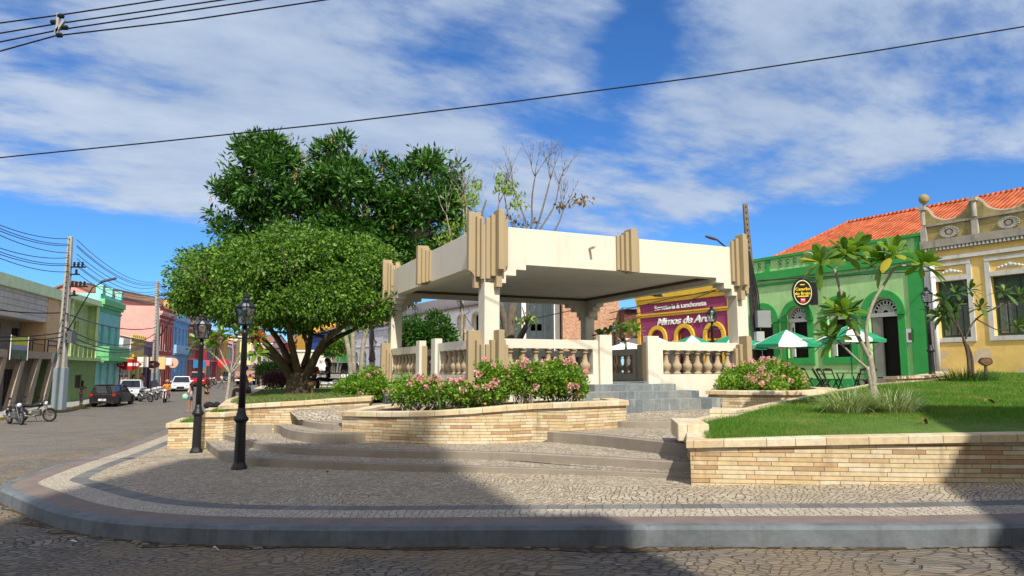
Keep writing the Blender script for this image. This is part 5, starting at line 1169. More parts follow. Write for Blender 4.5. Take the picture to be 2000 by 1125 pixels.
# ------------------------------------------------------------------ plants
RNG = np.random.default_rng(11)
def unit(v): return v / np.maximum(np.linalg.norm(v, axis=-1, keepdims=True), 1e-9)
def leaf_mesh(name, mat, parent, base, axis, length, width, fold=.25, droop=0.0):
    """one folded four-cornered leaf per row of base/axis"""
    n = len(base); ax = unit(axis); r = unit(RNG.normal(size=(n, 3))); side = unit(np.cross(ax, r)); up = np.cross(side, ax)
    L_ = length[:, None] if np.ndim(length) else length; W_ = width[:, None] if np.ndim(width) else width
    tip = base + ax * L_; tip[:, 2] -= (droop * (L_[:, 0] if np.ndim(L_) else L_))
    mid = base + ax * L_ * .48 + up * W_ * fold
    V = np.stack([base, mid + side * W_ * .5, tip, mid - side * W_ * .5], 1).reshape(-1, 3)
    F = np.arange(n * 4).reshape(n, 4)
    return raw_mesh(name, V, F, mat, parent)
def blob_points(blobs, n, shell=.55, up=0.0):
    w = np.array([b[3] * b[4] * b[5] for b in blobs]) ** .75; w /= w.sum(); idx = RNG.choice(len(blobs), n, p=w); B = np.array([b[:6] for b in blobs])[idx]
    d = unit(RNG.normal(size=(n, 3)) + np.array([0, 0, up])); r = shell + (1 - shell) * RNG.random(n) ** .6
    r *= 1 + .12 * np.sin(d[:, 0] * 9 + idx) * np.cos(d[:, 2] * 7 + idx * 2)
    return B[:, :3] + d * B[:, 3:6] * r[:, None], d
def gaps(c, f, th, ph=0.0):
    g = np.sin(c[:, 0] * f + ph) * np.cos(c[:, 1] * f * .9 + 1.3 + ph) + np.sin(c[:, 2] * f * 1.2 + 2.1 * np.sin(c[:, 0] * f * .45)) + .6 * np.sin((c[:, 0] + c[:, 2]) * f * 1.9 + ph); return g > th
def crown(parent, mat, blobs, clumps, per, cr, ll, lw, shell=.55, outw=.9, grav=-.25, name='crown', up=0.0, flat=1.0, gap=None):
    c, d = blob_points(blobs, clumps, shell, up)
    if gap: k = gaps(c, *gap); c, d = c[k], d[k]; clumps = len(c)
    n = clumps * per
    off = RNG.normal(size=(n, 3)) * cr * np.array([1, 1, flat]); base = np.repeat(c, per, 0) + off; dd = np.repeat(d, per, 0)
    axis = unit(off) * .7 + dd * outw * .5 + RNG.normal(size=(n, 3)) * .35 + np.array([0, 0, grav])
    s = .75 + .5 * RNG.random(n)
    return leaf_mesh(name, mat, parent, base, axis, ll * s, lw * s)
def ragged(bl, n, r0, r1, up=.3):
    out = list(bl); c, d = blob_points(bl, n, .95, up)
    for i in range(n): r = random.uniform(r0, r1); p = c[i] + d[i] * r * .35; out.append((p[0], p[1], p[2], r, r, r * .75))
    return out
def limb_px(m, pts, r0, r1, n=8):
    """pts of (px, py, Y)"""
    P = [D(*p) for p in pts]; Q = [tuple(p) for p in P]
    if len(Q) > 2: Q = chaikin(Q, 1)
    k = len(Q); m.tube(Q, [r0 + (r1 - r0) * i / (k - 1) for i in range(k)], n); return Vector(Q[-1])
def twigs(m, p, d, L_, r, depth, spread=.5, up=.25, kids_=(2, 3), n=5, tips=None):
    d = d.normalized(); q = p + d * L_ * .5 + Vector((random.uniform(-1, 1), random.uniform(-1, 1), random.uniform(-.3, .6))) * L_ * .06; e = p + d * L_ + Vector((0, 0, up * .12 * L_))
    m.tube([p, q, e], [r, r * .82, r * .62], n)
    if depth <= 0:
        if tips is not None: tips.append((e, d))
        return
    for _ in range(random.choice(kids_)):
        nd = (d + Vector((random.uniform(-1, 1), random.uniform(-1, 1), random.uniform(-.5, .9))) * spread + Vector((0, 0, up))).normalized()
        twigs(m, e, nd, L_ * random.uniform(.6, .85), r * .6, depth - 1, spread, up, kids_, n, tips)
BARK = paint('dark bark', (.095, .07, .05), .95, .35, 5, dirt=.5, bump=1.0, dirtcol=(.20, .18, .15), bscale=16)
BARK_P = paint('pale lichened bark', (.32, .29, .23), .95, .5, 5, dirt=.95, bump=1.0, dirtcol=(.12, .10, .08), bscale=16)
BARK_F = paint('grey frangipani bark', (.34, .32, .26), .85, .3, 14, dirt=.4, bump=.6, dirtcol=(.16, .17, .10), bscale=30)
L_BRIGHT = leafmat('bright ficus leaves', (.026, .075, .006), (.15, .30, .028), .17, .55); L_DARK = leafmat('dark mango leaves', (.012, .048, .008), (.085, .225, .035), .17, .42)
L_BUSH = leafmat('geranium leaves', (.08, .19, .02), (.26, .44, .06), .32, extra=(.45, .36, .04)); L_PALE = leafmat('pale young leaves', (.14, .22, .03), (.30, .42, .07), .35); L_RUST = leafmat('rusty dry leaves', (.09, .08, .03), (.26, .15, .06), .2)
L_FRANG = leafmat('frangipani leaves', (.06, .14, .02), (.20, .33, .05), .38, .35, extra=(.50, .36, .04)); PINK = leafmat('pink petals', (.70, .24, .38), (.90, .60, .68), .3, .8); PODS = leafmat('ochre pods', (.45, .20, .06), (.65, .38, .12), .1)

def broad_tree():
    Y = 24.0; b = D(577, 772, Y); t = thing('broad_tree', 'broad round bright green tree with many dark spreading limbs', 'tree', (b.x, Y, .92)); iv = -Vector((b.x, Y, .92))
    m = MB()
    limb_px(m, [(590, 782, Y), (588, 765, Y), (583, 745, Y), (585, 728, Y)], .36, .27, 12); limb_px(m, [(566, 784, Y - .2), (571, 762, Y - .1), (572, 742, Y)], .27, .2, 10); limb_px(m, [(600, 784, Y + .2), (596, 764, Y + .1), (594, 742, Y)], .24, .2, 10)
    for pts, r0, r1 in (([(574, 745, Y), (556, 716, Y - .3), (537, 690, Y - .8), (512, 662, Y - 1.2), (486, 630, Y - 1.6), (450, 590, Y - 1.8)], .17, .05), ([(578, 738, Y), (562, 700, Y + .3), (547, 668, Y + .6), (520, 632, Y + .9), (480, 580, Y + 1)], .15, .05), ([(584, 735, Y), (574, 694, Y - .5), (566, 658, Y - 1), (560, 610, Y - 1.5), (555, 560, Y - 1.4)], .15, .05),
                       ([(588, 735, Y), (600, 700, Y + .4), (606, 662, Y + .9), (612, 610, Y + 1.3), (620, 540, Y + 1.4)], .13, .05), ([(590, 742, Y), (604, 724, Y), (618, 692, Y - .4), (634, 662, Y - .8), (672, 636, Y - 1.3), (720, 600, Y - 1.6)], .19, .05), ([(594, 736, Y), (613, 700, Y + .7), (646, 664, Y + 1.3), (700, 640, Y + 2), (750, 600, Y + 2.2)], .14, .04),
                       ([(592, 715, Y), (604, 680, Y), (588, 640, Y), (590, 560, Y)], .10, .04), ([(566, 716, Y), (530, 700, Y + .2), (505, 676, Y + .2), (470, 650, Y + .3), (430, 600, Y + .4)], .10, .03), ([(640, 660, Y), (600, 650, Y), (560, 650, Y), (520, 646, Y)], .06, .02)):
        e = limb_px(m, pts, r0, r1, 8)
        for _ in range(2): twigs(m, e, Vector((random.uniform(-1, 1), random.uniform(-1, 1), random.uniform(-.1, .8))), .9, r1 * .8, 2, .6, .1)
    o = m.build('trunk', BARK, t, smooth=True); o.location = iv
    def B(px, py, dy, r, rz=None): p = D(px, py, Y + dy); return (p.x, p.y, p.z, r, r, rz or r * .8)
    bl = [B(560, 560, 0, 3.0, 1.45), B(450, 560, -.5, 1.75, 1.15), B(395, 555, .2, 1.05, .95), B(680, 555, 0, 1.75, 1.3), B(735, 545, .3, 1.0, 1.15), B(600, 500, -.3, 1.7, .85), B(520, 510, -.6, 1.5, .85), B(470, 520, .6, 1.3, .7), B(690, 505, .8, 1.35, .7), B(420, 592, -.6, 1.1, .55), B(372, 582, -.2, .6, .6), B(500, 598, -1.6, 1.5, .5), B(620, 595, -1.4, 1.5, .55), B(705, 600, -1, 1.05, .55), B(560, 600, 1.4, 2.2, .5), B(730, 598, 1.2, .95, .55), B(455, 612, 1.2, 1.0, .4), B(540, 480, .6, .8, .45), B(640, 484, .4, .7, .5), B(380, 510, .2, .5, .35)]
    bl = ragged(bl, 34, .28, .5)
    o = crown(t, L_BRIGHT, bl, 6400, 16, .10, .13, .062, shell=.62, grav=-.45, gap=(3.1, -1.15)); o.location = iv
broad_tree()
def tall_tree(label, lobes, trunk, Y, nclump, seed):
    global RNG
    RNG = np.random.default_rng(seed); random.seed(seed)
    b = D(trunk[0][0], trunk[0][1], Y); t = thing('tall_tree', label, 'tree', (b.x, Y, .9), group='tall dark trees behind the broad tree'); iv = -Vector((b.x, Y, .9)); m = MB()
    bl = []
    for px, py, dy, r, rz in lobes: p = D(px, py, Y + dy); bl.append((p.x, p.y, p.z, r, r, rz))
    e = limb_px(m, [(p[0], p[1], Y) for p in trunk], .115, .08, 8)
    for q in bl: m.tube([tuple(e), tuple((e + Vector(q[:3])) / 2 + Vector((0, 0, -.3))), q[:3]], [.13, .09, .04], 6); twigs(m, Vector(q[:3]), Vector((random.uniform(-1, 1), 0, 1)), q[3] * .5, .04, 3, .6, .2)
    o = m.build('trunk', BARK_P, t, smooth=True); o.location = iv
    bl = ragged(bl, 20, .26, .42, .0)
    o = crown(t, L_DARK, bl, int(nclump * 1.4), 14, .15, .30, .10, shell=.3, outw=1.1, grav=.05, up=.25, gap=(2.3, -.25, seed)); o.location = iv
    c, d = blob_points(bl, 26, .9); n = 26 * 8; base = np.repeat(c, 8, 0) + RNG.normal(size=(n, 3)) * np.array([.025, .025, .10]); o = leaf_mesh('seed_clumps', PODS, t, base, RNG.normal(size=(n, 3)) * .3 + np.array([0, 0, -1]), np.full(n, .12), np.full(n, .05)); o.location = iv
tall_tree('tallest dark green tree, the left one of the three tall crowns', [(520, 350, 0, 1.75, 1.5), (480, 330, .3, .9, .8), (455, 400, 0, 1.15, .9), (540, 300, .4, .95, .7), (500, 288, 0, .55, .45), (556, 290, 0, .45, .4), (570, 400, .3, 1.25, 1.2), (500, 440, .5, 1.5, 1.1), (445, 455, 0, .65, .5), (580, 340, -.4, .8, .7), (540, 470, 0, 1.6, 1.0), (478, 290, .3, .35, .3)], [(686, 770), (684, 700), (672, 640), (600, 560), (545, 480)], 31, 1500, 3)
tall_tree('dark green tall tree, the middle one of the three tall crowns', [(670, 380, 0, 1.5, 1.5), (640, 300, .3, .55, .5), (665, 285, 0, .5, .45), (690, 320, .2, .8, .7), (625, 310, .2, .4, .3), (715, 350, 0, .9, .8), (640, 350, .4, .9, .8), (720, 420, .4, 1.2, 1.1), (650, 440, 0, 1.4, 1.1), (700, 470, .3, 1.3, .9)], [(692, 770), (690, 690), (688, 600), (680, 520), (676, 460)], 31.5, 1250, 5)
tall_tree('dark green tall tree, the right one of the three nearest the bandstand roof', [(820, 400, 0, 1.5, 1.4), (790, 350, .3, .9, .7), (840, 345, 0, .85, .65), (825, 315, .2, .55, .4), (850, 310, 0, .3, .25), (872, 380, .3, .7, .6), (780, 420, 0, 1.2, 1.1), (860, 440, .4, 1.1, .9), (800, 470, 0, 1.3, 1.1), (880, 345, 0, .28, .18), (885, 410, 0, .5, .5), (830, 500, .3, 1.1, .7), (755, 470, 0, .9, .9)], [(705, 770), (706, 690), (720, 620), (770, 540), (810, 470)], 32, 1350, 8)
def bare_tree():
    random.seed(4); Y = 27.5; BARK_P = paint('grey brown bare bark', (.15, .125, .10), .95, .35, 5, dirt=.5, bump=1.0, dirtcol=(.30, .27, .22), bscale=16); b = D(988, 700, Y); t = thing('bare_tree', 'nearly leafless tree with forked bare branches above the bandstand roof', 'tree', (b.x, Y, .9)); iv = -Vector((b.x, Y, .9)); m = MB(); tips = []
    e = limb_px(m, [(985, 740, Y), (988, 690, Y), (996, 650, Y), (1000, 610, Y), (1010, 560, Y), (1025, 490, Y)], .26, .15, 10); limb_px(m, [(992, 660, Y), (985, 620, Y), (972, 580, Y), (955, 500, Y)], .17, .10, 8)
    f2 = limb_px(m, [(955, 500, Y), (945, 460, Y), (940, 420, Y + .3), (950, 390, Y + .3)], .07, .035, 6)
    for pts in ([(1025, 490, Y), (1030, 440, Y), (1015, 400, Y), (1000, 360, Y)], [(1025, 490, Y), (1040, 440, Y + .3), (1038, 390, Y + .4), (1045, 345, Y + .3)], [(1025, 490, Y), (1050, 440, Y - .3), (1062, 400, Y - .3), (1075, 350, Y - .2)], [(1025, 490, Y), (1060, 440, Y), (1085, 400, Y + .5), (1092, 360, Y + .6)], [(1025, 490, Y), (1070, 470, Y - .4), (1090, 440, Y - .4), (1100, 410, Y - .3)],
                [(955, 500, Y), (935, 460, Y), (918, 420, Y), (905, 380, Y)], [(1025, 490, Y), (1000, 440, Y), (990, 410, Y), (985, 380, Y)], [(1000, 540, Y), (975, 470, Y), (968, 430, Y), (975, 395, Y)]):
        e = limb_px(m, pts, .05, .022, 6); dd = (e - D(*pts[-2]))
        for _ in range(3): twigs(m, e, dd.normalized() + Vector((random.uniform(-.6, .6), random.uniform(-.4, .4), random.uniform(-.1, .3))), random.uniform(.4, .62), .022, 4, .5, .12, (1, 2, 3), 4, tips)
    # cut back leaders beside the trunk
    e = limb_px(m, [(1000, 700, Y), (1012, 668, Y - .5), (1028, 636, Y - .6)], .15, .10, 8)
    for q in ((1020, 600), (1032, 590), (1045, 598)): limb_px(m, [(1028, 636, Y - .6), ((1028 + q[0]) / 2, 615, Y - .6), (q[0], q[1], Y - .6)], .035, .02, 5)
    o = m.build('trunk', BARK_P, t, smooth=True); o.location = iv
    def clump(mat, spots, n, ll, r):
        base = []; 
        for px, py in spots: c = D(px, py, Y); base.append(np.array(c) + RNG.normal(size=(n, 3)) * np.array([r, r, r * .6]))
        base = np.concatenate(base); ax = RNG.normal(size=base.shape) * .5 + np.array([0, 0, -.9]); o = leaf_mesh('crown', mat, t, base, ax, np.full(len(base), ll), np.full(len(base), ll * .45)); o.location = iv
    clump(L_PALE, [(975, 358), (985, 366), (1000, 360), (995, 372), (1008, 376), (930, 375), (925, 390), (1005, 398), (1018, 396), (930, 355), (1030, 620), (1022, 626), (1040, 624), (975, 345)], 26, .2, .17)
    clump(L_RUST, [(1105, 395), (1125, 388), (1138, 392), (1142, 385), (985, 420), (1000, 425), (1015, 435), (1035, 430), (1098, 400)], 16, .2, .15)
bare_tree()
def thin_tree():
    random.seed(9); Y = 30; b = D(905, 700, Y); t = thing('thin_tree', 'slender pale stemmed sapling rising left of the front roof fins', 'tree', (b.x, Y, .9)); iv = -Vector((b.x, Y, .9)); m = MB(); tips = []
    for pts in ([(900, 700, Y), (905, 560, Y), (908, 470, Y), (905, 400, Y)], [(904, 600, Y), (885, 500, Y), (880, 460, Y), (872, 420, Y)], [(906, 560, Y), (915, 470, Y), (912, 420, Y), (908, 370, Y)]):
        e = limb_px(m, pts, .07, .03, 6)
        for _ in range(4): twigs(m, e, Vector((random.uniform(-.6, .6), random.uniform(-.4, .4), 1)), .55, .02, 2, .4, .2, (1, 2), 4, tips)
    o = m.build('trunk', BARK_P, t, smooth=True); o.location = iv
    base = np.concatenate([np.array(D(px, py, Y)) + RNG.normal(size=(40, 3)) * .2 for px, py in ((900, 385), (925, 365), (918, 400), (860, 460), (880, 440), (875, 470), (905, 430), (893, 455))]); o = leaf_mesh('crown', L_PALE, t, base, RNG.normal(size=base.shape) + np.array([0, 0, -.4]), np.full(len(base), .2), np.full(len(base), .085)); o.location = iv
thin_tree()
def leafy(name, label, cat, blobs_px, Y, clumps, per, cr, ll, lw, mat, base_z, stems=5, flowers=0, group=None, shell=.45, fs=.075):
    P = [D(px, py, Y + dy) for px, py, dy, r, rz in blobs_px]; cx = sum(p.x for p in P) / len(P); loc = Vector((cx, Y, base_z)); t = thing(name, label, cat, loc, group=group)
    bl = [(p.x, p.y, p.z, q[3], q[3], q[4]) for p, q in zip(P, blobs_px)]; m = MB()
    for p, q in zip(P, blobs_px):
        for _ in range(stems): a = Vector((cx * .5 + p.x * .5 + random.uniform(-.15, .15), Y + random.uniform(-.2, .2), base_z - .05)); e = p + Vector((random.uniform(-1, 1) * q[3], random.uniform(-1, 1) * q[3], random.uniform(-.3, .7) * q[4])) * .8; m.tube([tuple(a), tuple((a + e) / 2 + Vector((0, 0, -.05))), tuple(e)], [.014, .010, .006], 5)
    o = m.build('stems', BARK_P, t); o.location = -loc
    o = crown(t, mat, bl, clumps, per, cr, ll, lw, shell=shell, grav=.15, up=.25, name='foliage'); o.location = -loc
    if flowers:
        c, d = blob_points([(b[0], b[1], b[2], b[3] * 1.14, b[4] * 1.14, b[5] * 1.14) for b in bl], flowers, .97, up=.8); d[:, 1] -= .25; n = 26; base = np.repeat(c + np.array([0, 0, .03]), n, 0) + unit(RNG.normal(size=(flowers * n, 3))) * fs * .55 * np.repeat(.6 + .7 * RNG.random(flowers), n)[:, None]; ax = base - np.repeat(c, n, 0) + RNG.normal(size=base.shape) * .02
        o = leaf_mesh('blossoms', PINK, t, base, ax, np.full(len(base), .05), np.full(len(base), .045)); o.location = -loc
    return t
GF = 'pink flowering shrubs in the front planter'
for i, (lab, bl, Y, n, fl_) in enumerate((
        ('pink flowering shrub at the left end of the curved front planter', [(800, 770, 0, .33, .24), (830, 762, .1, .36, .26), (790, 752, .2, .22, .18), (850, 778, 0, .22, .17), (775, 768, .2, .2, .2)], 15.6, 330, 14),
        ('small pale green flowering shrub below the near balusters', [(895, 768, 0, .30, .22), (915, 776, 0, .24, .18), (880, 760, .1, .18, .15)], 15.1, 200, 12),
        ('pink flowering shrub hiding the foot of the corner fins', [(965, 742, 0, .33, .30), (955, 765, -.1, .3, .22), (985, 750, .1, .27, .25), (950, 730, 0, .2, .2)], 14.95, 330, 26),
        ('leggy pink flowering shrub with bare stems in the middle of the front planter', [(1018, 735, 0, .30, .25), (1035, 748, .1, .32, .26), (1005, 755, 0, .26, .2), (1040, 725, 0, .2, .15)], 15.0, 300, 30),
        ('fullest pink flowering shrub at the right end of the front planter', [(1090, 738, 0, .42, .33), (1115, 750, .1, .33, .3), (1075, 755, 0, .33, .26), (1100, 722, 0, .25, .18), (1130, 758, 0, .18, .2)], 15.3, 480, 26))):
    leafy('flowering_shrub', lab, 'shrub', bl, Y, n, 11, .045, .065, .055, L_BUSH, .88 + .02 * i, 6, fl_, GF)
leafy('flowering_shrub', 'wide pink flowering shrub filling the round ended planter right of the steps', 'shrub', [(1470, 738, 0, .55, .34), (1510, 735, .2, .55, .38), (1540, 742, .2, .40, .3), (1435, 745, -.2, .35, .22), (1420, 755, -.3, .25, .14), (1490, 752, -.4, .6, .2), (1550, 752, .1, .3, .2)], 18.7, 760, 11, .055, .075, .06, L_BUSH, 1.1, 5, 42, fs=.10)
leafy('flowering_shrub', 'green shrub with few pink blooms left of the bandstand behind the steps', 'shrub', [(690, 758, 0, .42, .28), (720, 755, .1, .45, .32), (745, 762, 0, .3, .25), (668, 765, 0, .22, .18), (725, 735, .2, .25, .2)], 20.3, 620, 11, .06, .08, .06, L_BUSH, .96, 5, 9, fs=.09)
leafy('clipped_tree', 'dense dark green clipped tree seen through the left opening of the bandstand', 'tree', [(805, 655, 0, .65, .62), (830, 665, 0, .6, .5), (858, 640, .2, .42, .42), (870, 665, 0, .4, .45), (790, 675, 0, .5, .45), (850, 622, .2, .3, .2), (820, 690, 0, .7, .45)], 27, 900, 13, .09, .13, .06, L_DARK, .9, 3, 0)
leafy('purple_shrub', 'low purple leaved shrub at the roadside beyond the broad tree', 'shrub', [(540, 742, 0, .5, .28), (560, 740, 0, .45, .3), (524, 745, 0, .3, .2)], 29, 300, 10, .06, .09, .05, leafmat('plum leaves', (.05, .02, .03), (.14, .06, .07), .2), .75, 3)
leafy('young_tree', 'small loose leaved tree in front of the lime green houses', 'tree', [(655, 680, 0, .7, .35), (670, 672, 0, .5, .3), (640, 685, 0, .4, .25)], 44, 240, 10, .12, .2, .09, L_BRIGHT, .9, 3)
leafy('young_tree', 'dark sapling at the roadside beside the distant lamps', 'tree', [(515, 722, 0, .5, .25), (535, 720, 0, .5, .22), (550, 718, 0, .3, .2)], 40, 160, 9, .1, .18, .07, L_DARK, .3, 2)
# frangipanis: thick forked stems with a whorl of long leaves at each tip
def rosette(V, F, c, d, n, ll, lw):
    d = d.normalized(); a = d.cross(Vector((.3, .2, 1)));
    if a.length < .1: a = d.cross(Vector((1, 0, 0)))
    a.normalize(); b = d.cross(a)
    for i in range(n):
        an = i * 2.399 + random.uniform(-.2, .2); el = .25 + 1.25 * (i / n) ** .9 + random.uniform(-.1, .1); out = a * math.cos(an) + b * math.sin(an); L_ = ll * random.uniform(.75, 1.12)
        ax = (d * math.cos(el) + out * math.sin(el)).normalized(); side = ax.cross(d).normalized() if ax.cross(d).length > .01 else a; up = side.cross(ax) * -1
        prof = [(0, .10), (.18, .22), (.42, .72), (.66, 1.0), (.85, .78), (1.0, .06)]; base = len(V)
        for u, w in prof:
            p = c + ax * (L_ * u) - d * (L_ * .30 * el * u * u) * 1.0 + Vector((0, 0, -.16 * L_ * u * u)); hw = lw * w * .5 * L_ / ll
            V += [tuple(p - side * hw + up * hw * .25), tuple(p), tuple(p + side * hw + up * hw * .25)]
        for j in range(len(prof) - 1):
            k = base + j * 3; F += [(k, k + 1, k + 4, k + 3), (k + 1, k + 2, k + 5, k + 4)]
def frangipani(label, Y, stems, tips, bz, r, ll, n=15, mat=None, seed=1, flowers=(), bark=None):
    random.seed(seed); p0 = D(stems[0][0][0], stems[0][0][1], Y); t = thing('frangipani_tree', label, 'tree', (p0.x, Y, bz)); iv = -Vector((p0.x, Y, bz)); m = MB()
    for pts, r0, r1 in [(s, k[0], k[1]) for s, k in zip(stems, r)]: limb_px(m, [(q[0], q[1], Y + (q[2] if len(q) > 2 else 0)) for q in pts], r0, r1, 9)
    o = m.build('trunk', bark or BARK_F, t, smooth=True); o.location = iv; V, F = [], []
    for q in tips:
        px, py, dx, dz = q[:4]; dy = q[4] if len(q) > 4 else 0; rosette(V, F, D(px, py, Y + dy), Vector((dx, random.uniform(-.35, .1), dz)), n, ll, ll * .29)
    o = raw_mesh('crown', np.array(V), np.array(F), mat or L_FRANG, t, smooth=True); o.location = iv
    for px, py in flowers:
        c = np.array(D(px, py, Y)); base = c + RNG.normal(size=(60, 3)) * .05 * Y / 20; o = leaf_mesh('blossoms', leafmat('crimson petals', (.5, .01, .04), (.75, .05, .1), .2), t, base, RNG.normal(size=base.shape), np.full(60, .09), np.full(60, .07)); o.location = iv
frangipani('tall frangipani with big paddle leaves standing on the sunlit lawn', 14.2,
           [[(1709, 800), (1707, 765), (1704, 727), (1698, 694)], [(1698, 696), (1690.5, 648), (1695, 621), (1707, 585), (1731, 549), (1746, 524)], [(1699, 702), (1683, 670), (1665, 636), (1656, 609), (1641, 567), (1630, 526)], [(1665, 636), (1655, 622), (1644, 612)], [(1697, 722), (1671, 700), (1636, 665)], [(1706, 780), (1700, 748), (1694, 716)], [(1630, 526), (1640, 512), (1652, 500)], [(1630, 526), (1615, 519), (1606, 514)], [(1746, 524), (1760, 518), (1795, 520)]],
           [(1650, 500, .2, 1), (1604, 514, -.6, .6), (1642, 610, -.35, .8), (1632, 662, -.35, .7), (1745, 500, -.1, 1), (1798, 518, .6, .8), (1664, 495, .5, .9, .2), (1728, 508, -.7, .6, .15), (1648, 618, .3, .9, -.1)], .78, [(.068, .056), (.042, .024), (.046, .024), (.026, .02), (.028, .018), (.045, .035), (.02, .016), (.018, .014), (.02, .016)], .60, 22, seed=5)
frangipani('low spreading frangipani in front of the yellow house windows', 21.5,
           [[(1894, 738), (1892, 700), (1888, 680), (1882, 662)], [(1901, 738), (1898, 695), (1889, 672)], [(1882, 662), (1872, 640), (1862, 625), (1850, 618)], [(1882, 662), (1868, 630), (1864, 600), (1870, 580)], [(1886, 662), (1896, 635), (1912, 618), (1930, 608), (1958, 596), (1960, 578)], [(1905, 622), (1930, 636), (1950, 646), (1975, 645)], [(1940, 602), (1965, 592), (1988, 582)], [(1872, 600), (1882, 585), (1892, 572)]],
           [(1848, 612, -.7, .5), (1868, 574, -.3, 1), (1893, 568, .4, 1), (1862, 600, -.5, .6), (1915, 604, 0, 1), (1960, 572, 0, 1), (1990, 578, .5, .8), (1984, 640, .4, .8), (1835, 618, -.9, .3), (1845, 585, -.6, .7)], 1.15, [(.06, .045), (.045, .035), (.028, .016), (.026, .016), (.028, .014), (.02, .012), (.016, .012), (.016, .012)], .47, 15, seed=8, bark=BARK, mat=leafmat('dark frangipani leaves', (.03, .08, .015), (.09, .16, .03), .2))
frangipani('young frangipani with crimson flowers behind the two black lamp posts', 21.5,
           [[(441, 790), (446, 760), (449, 728)], [(449, 728), (430, 705), (405, 682), (394, 672)], [(449, 728), (436, 700), (428, 678), (432, 664)], [(450, 726), (456, 695), (454, 668), (460, 655)], [(450, 728), (466, 700), (480, 672), (486, 655)], [(450, 730), (472, 708), (490, 690), (500, 684)]],
           [(386, 668, -.5, .8), (412, 664, .1, 1), (432, 655, 0, 1), (458, 652, 0, 1), (488, 645, .4, 1), (503, 692, .3, .5), (500, 660, .6, .5), (425, 676, -.7, .4)], .85, [(.05, .04), (.028, .016), (.024, .014), (.024, .014), (.024, .014), (.024, .014)], .46, 17, seed=3, flowers=((500, 658), (493, 664), (509, 656), (504, 664)))
frangipani('small frangipani beyond the bandstand entrance', 25.5, [[(1222, 715), (1222, 690), (1223, 672), (1220, 662)], [(1222, 672), (1205, 660), (1196, 655)], [(1222, 668), (1238, 658), (1246, 654)], [(1220, 662), (1208, 650)]],
           [(1190, 652, -.3, 1), (1208, 640, -.1, 1), (1222, 650, .1, 1), (1240, 648, .5, .8), (1178, 655, -.7, .6), (1232, 640, .2, 1)], .85, [(.05, .04), (.03, .02), (.03, .02), (.03, .02)], .46, 17, seed=6)
# blade clumps
def blades(name, label, cat, c, rx, ry, n, ll, w, mat, lean=.9, group=None, kind=None, seed=2):
    random.seed(seed); t = thing(name, label, cat, c, group=group) if kind is None else None; V, F = [], []
    for i in range(n):
        a = random.uniform(0, 2 * math.pi); rr = math.sqrt(random.random()); b = Vector((rx * rr * math.cos(a), ry * rr * math.sin(a), 0)); oa = a + random.uniform(-.7, .7); le = lean * random.uniform(.35, 1.1) * (.45 + .6 * rr); L_ = ll * random.uniform(.6, 1.1); out = Vector((math.cos(oa), math.sin(oa), 0)); side = Vector((-math.sin(oa), math.cos(oa), 0)); k0 = len(V)
        for j in range(6):
            u = j / 5; th = le * (.5 + .9 * u); p = b + out * (L_ * u * math.sin(min(th, 1.7))) + Vector((0, 0, L_ * u * math.cos(min(th, 1.7)))); hw = w * (1 - u ** 2.2) * .5 + .0008
            V += [tuple(p - side * hw), tuple(p + side * hw)]
        for j in range(5): k = k0 + 2 * j; F.append((k, k + 1, k + 3, k + 2))
    raw_mesh('foliage', np.array(V), np.array(F), mat, t, smooth=True); return t
L_VAR = leafmat('striped blades', (.14, .22, .07), (.48, .52, .33), .25)
p = G(1700, 806, lawnz)
blades('striped_grass_clump', 'big clump of striped arching blades round the frangipani foot', 'plant', (p.x - .38, p.y, p.z), .42, .32, 560, .54, .013, L_VAR, 1.0, seed=21)
blades('striped_grass_clump', 'second striped blade clump just right of the frangipani trunk', 'plant', (p.x + .45, p.y + .05, p.z), .42, .32, 560, .54, .013, L_VAR, 1.0, seed=22)
blades('dark_grass_clump', 'dark bladed clump under the low frangipani by the yellow wall', 'plant', (13.7, 21.6, lawnz(13.7, 21.6) - .03), .9, .4, 420, .5, .018, leafmat('dark blades', (.03, .08, .015), (.10, .17, .04), .2), .9, seed=23)
blades('upright_blade_clump', 'upright green sword leaves among the front planter flowers', 'plant', (-1.5, 15.2, .88), .10, .10, 34, .62, .022, leafmat('sword blades', (.06, .14, .03), (.20, .30, .10), .2), .35, seed=24)
blades('upright_blade_clump', 'thin dry stalks behind the corner fin shrub', 'plant', (.35, 15.6, .95), .35, .1, 40, .70, .006, leafmat('dry stalks', (.16, .15, .06), (.34, .28, .14), .2), .4, seed=25)
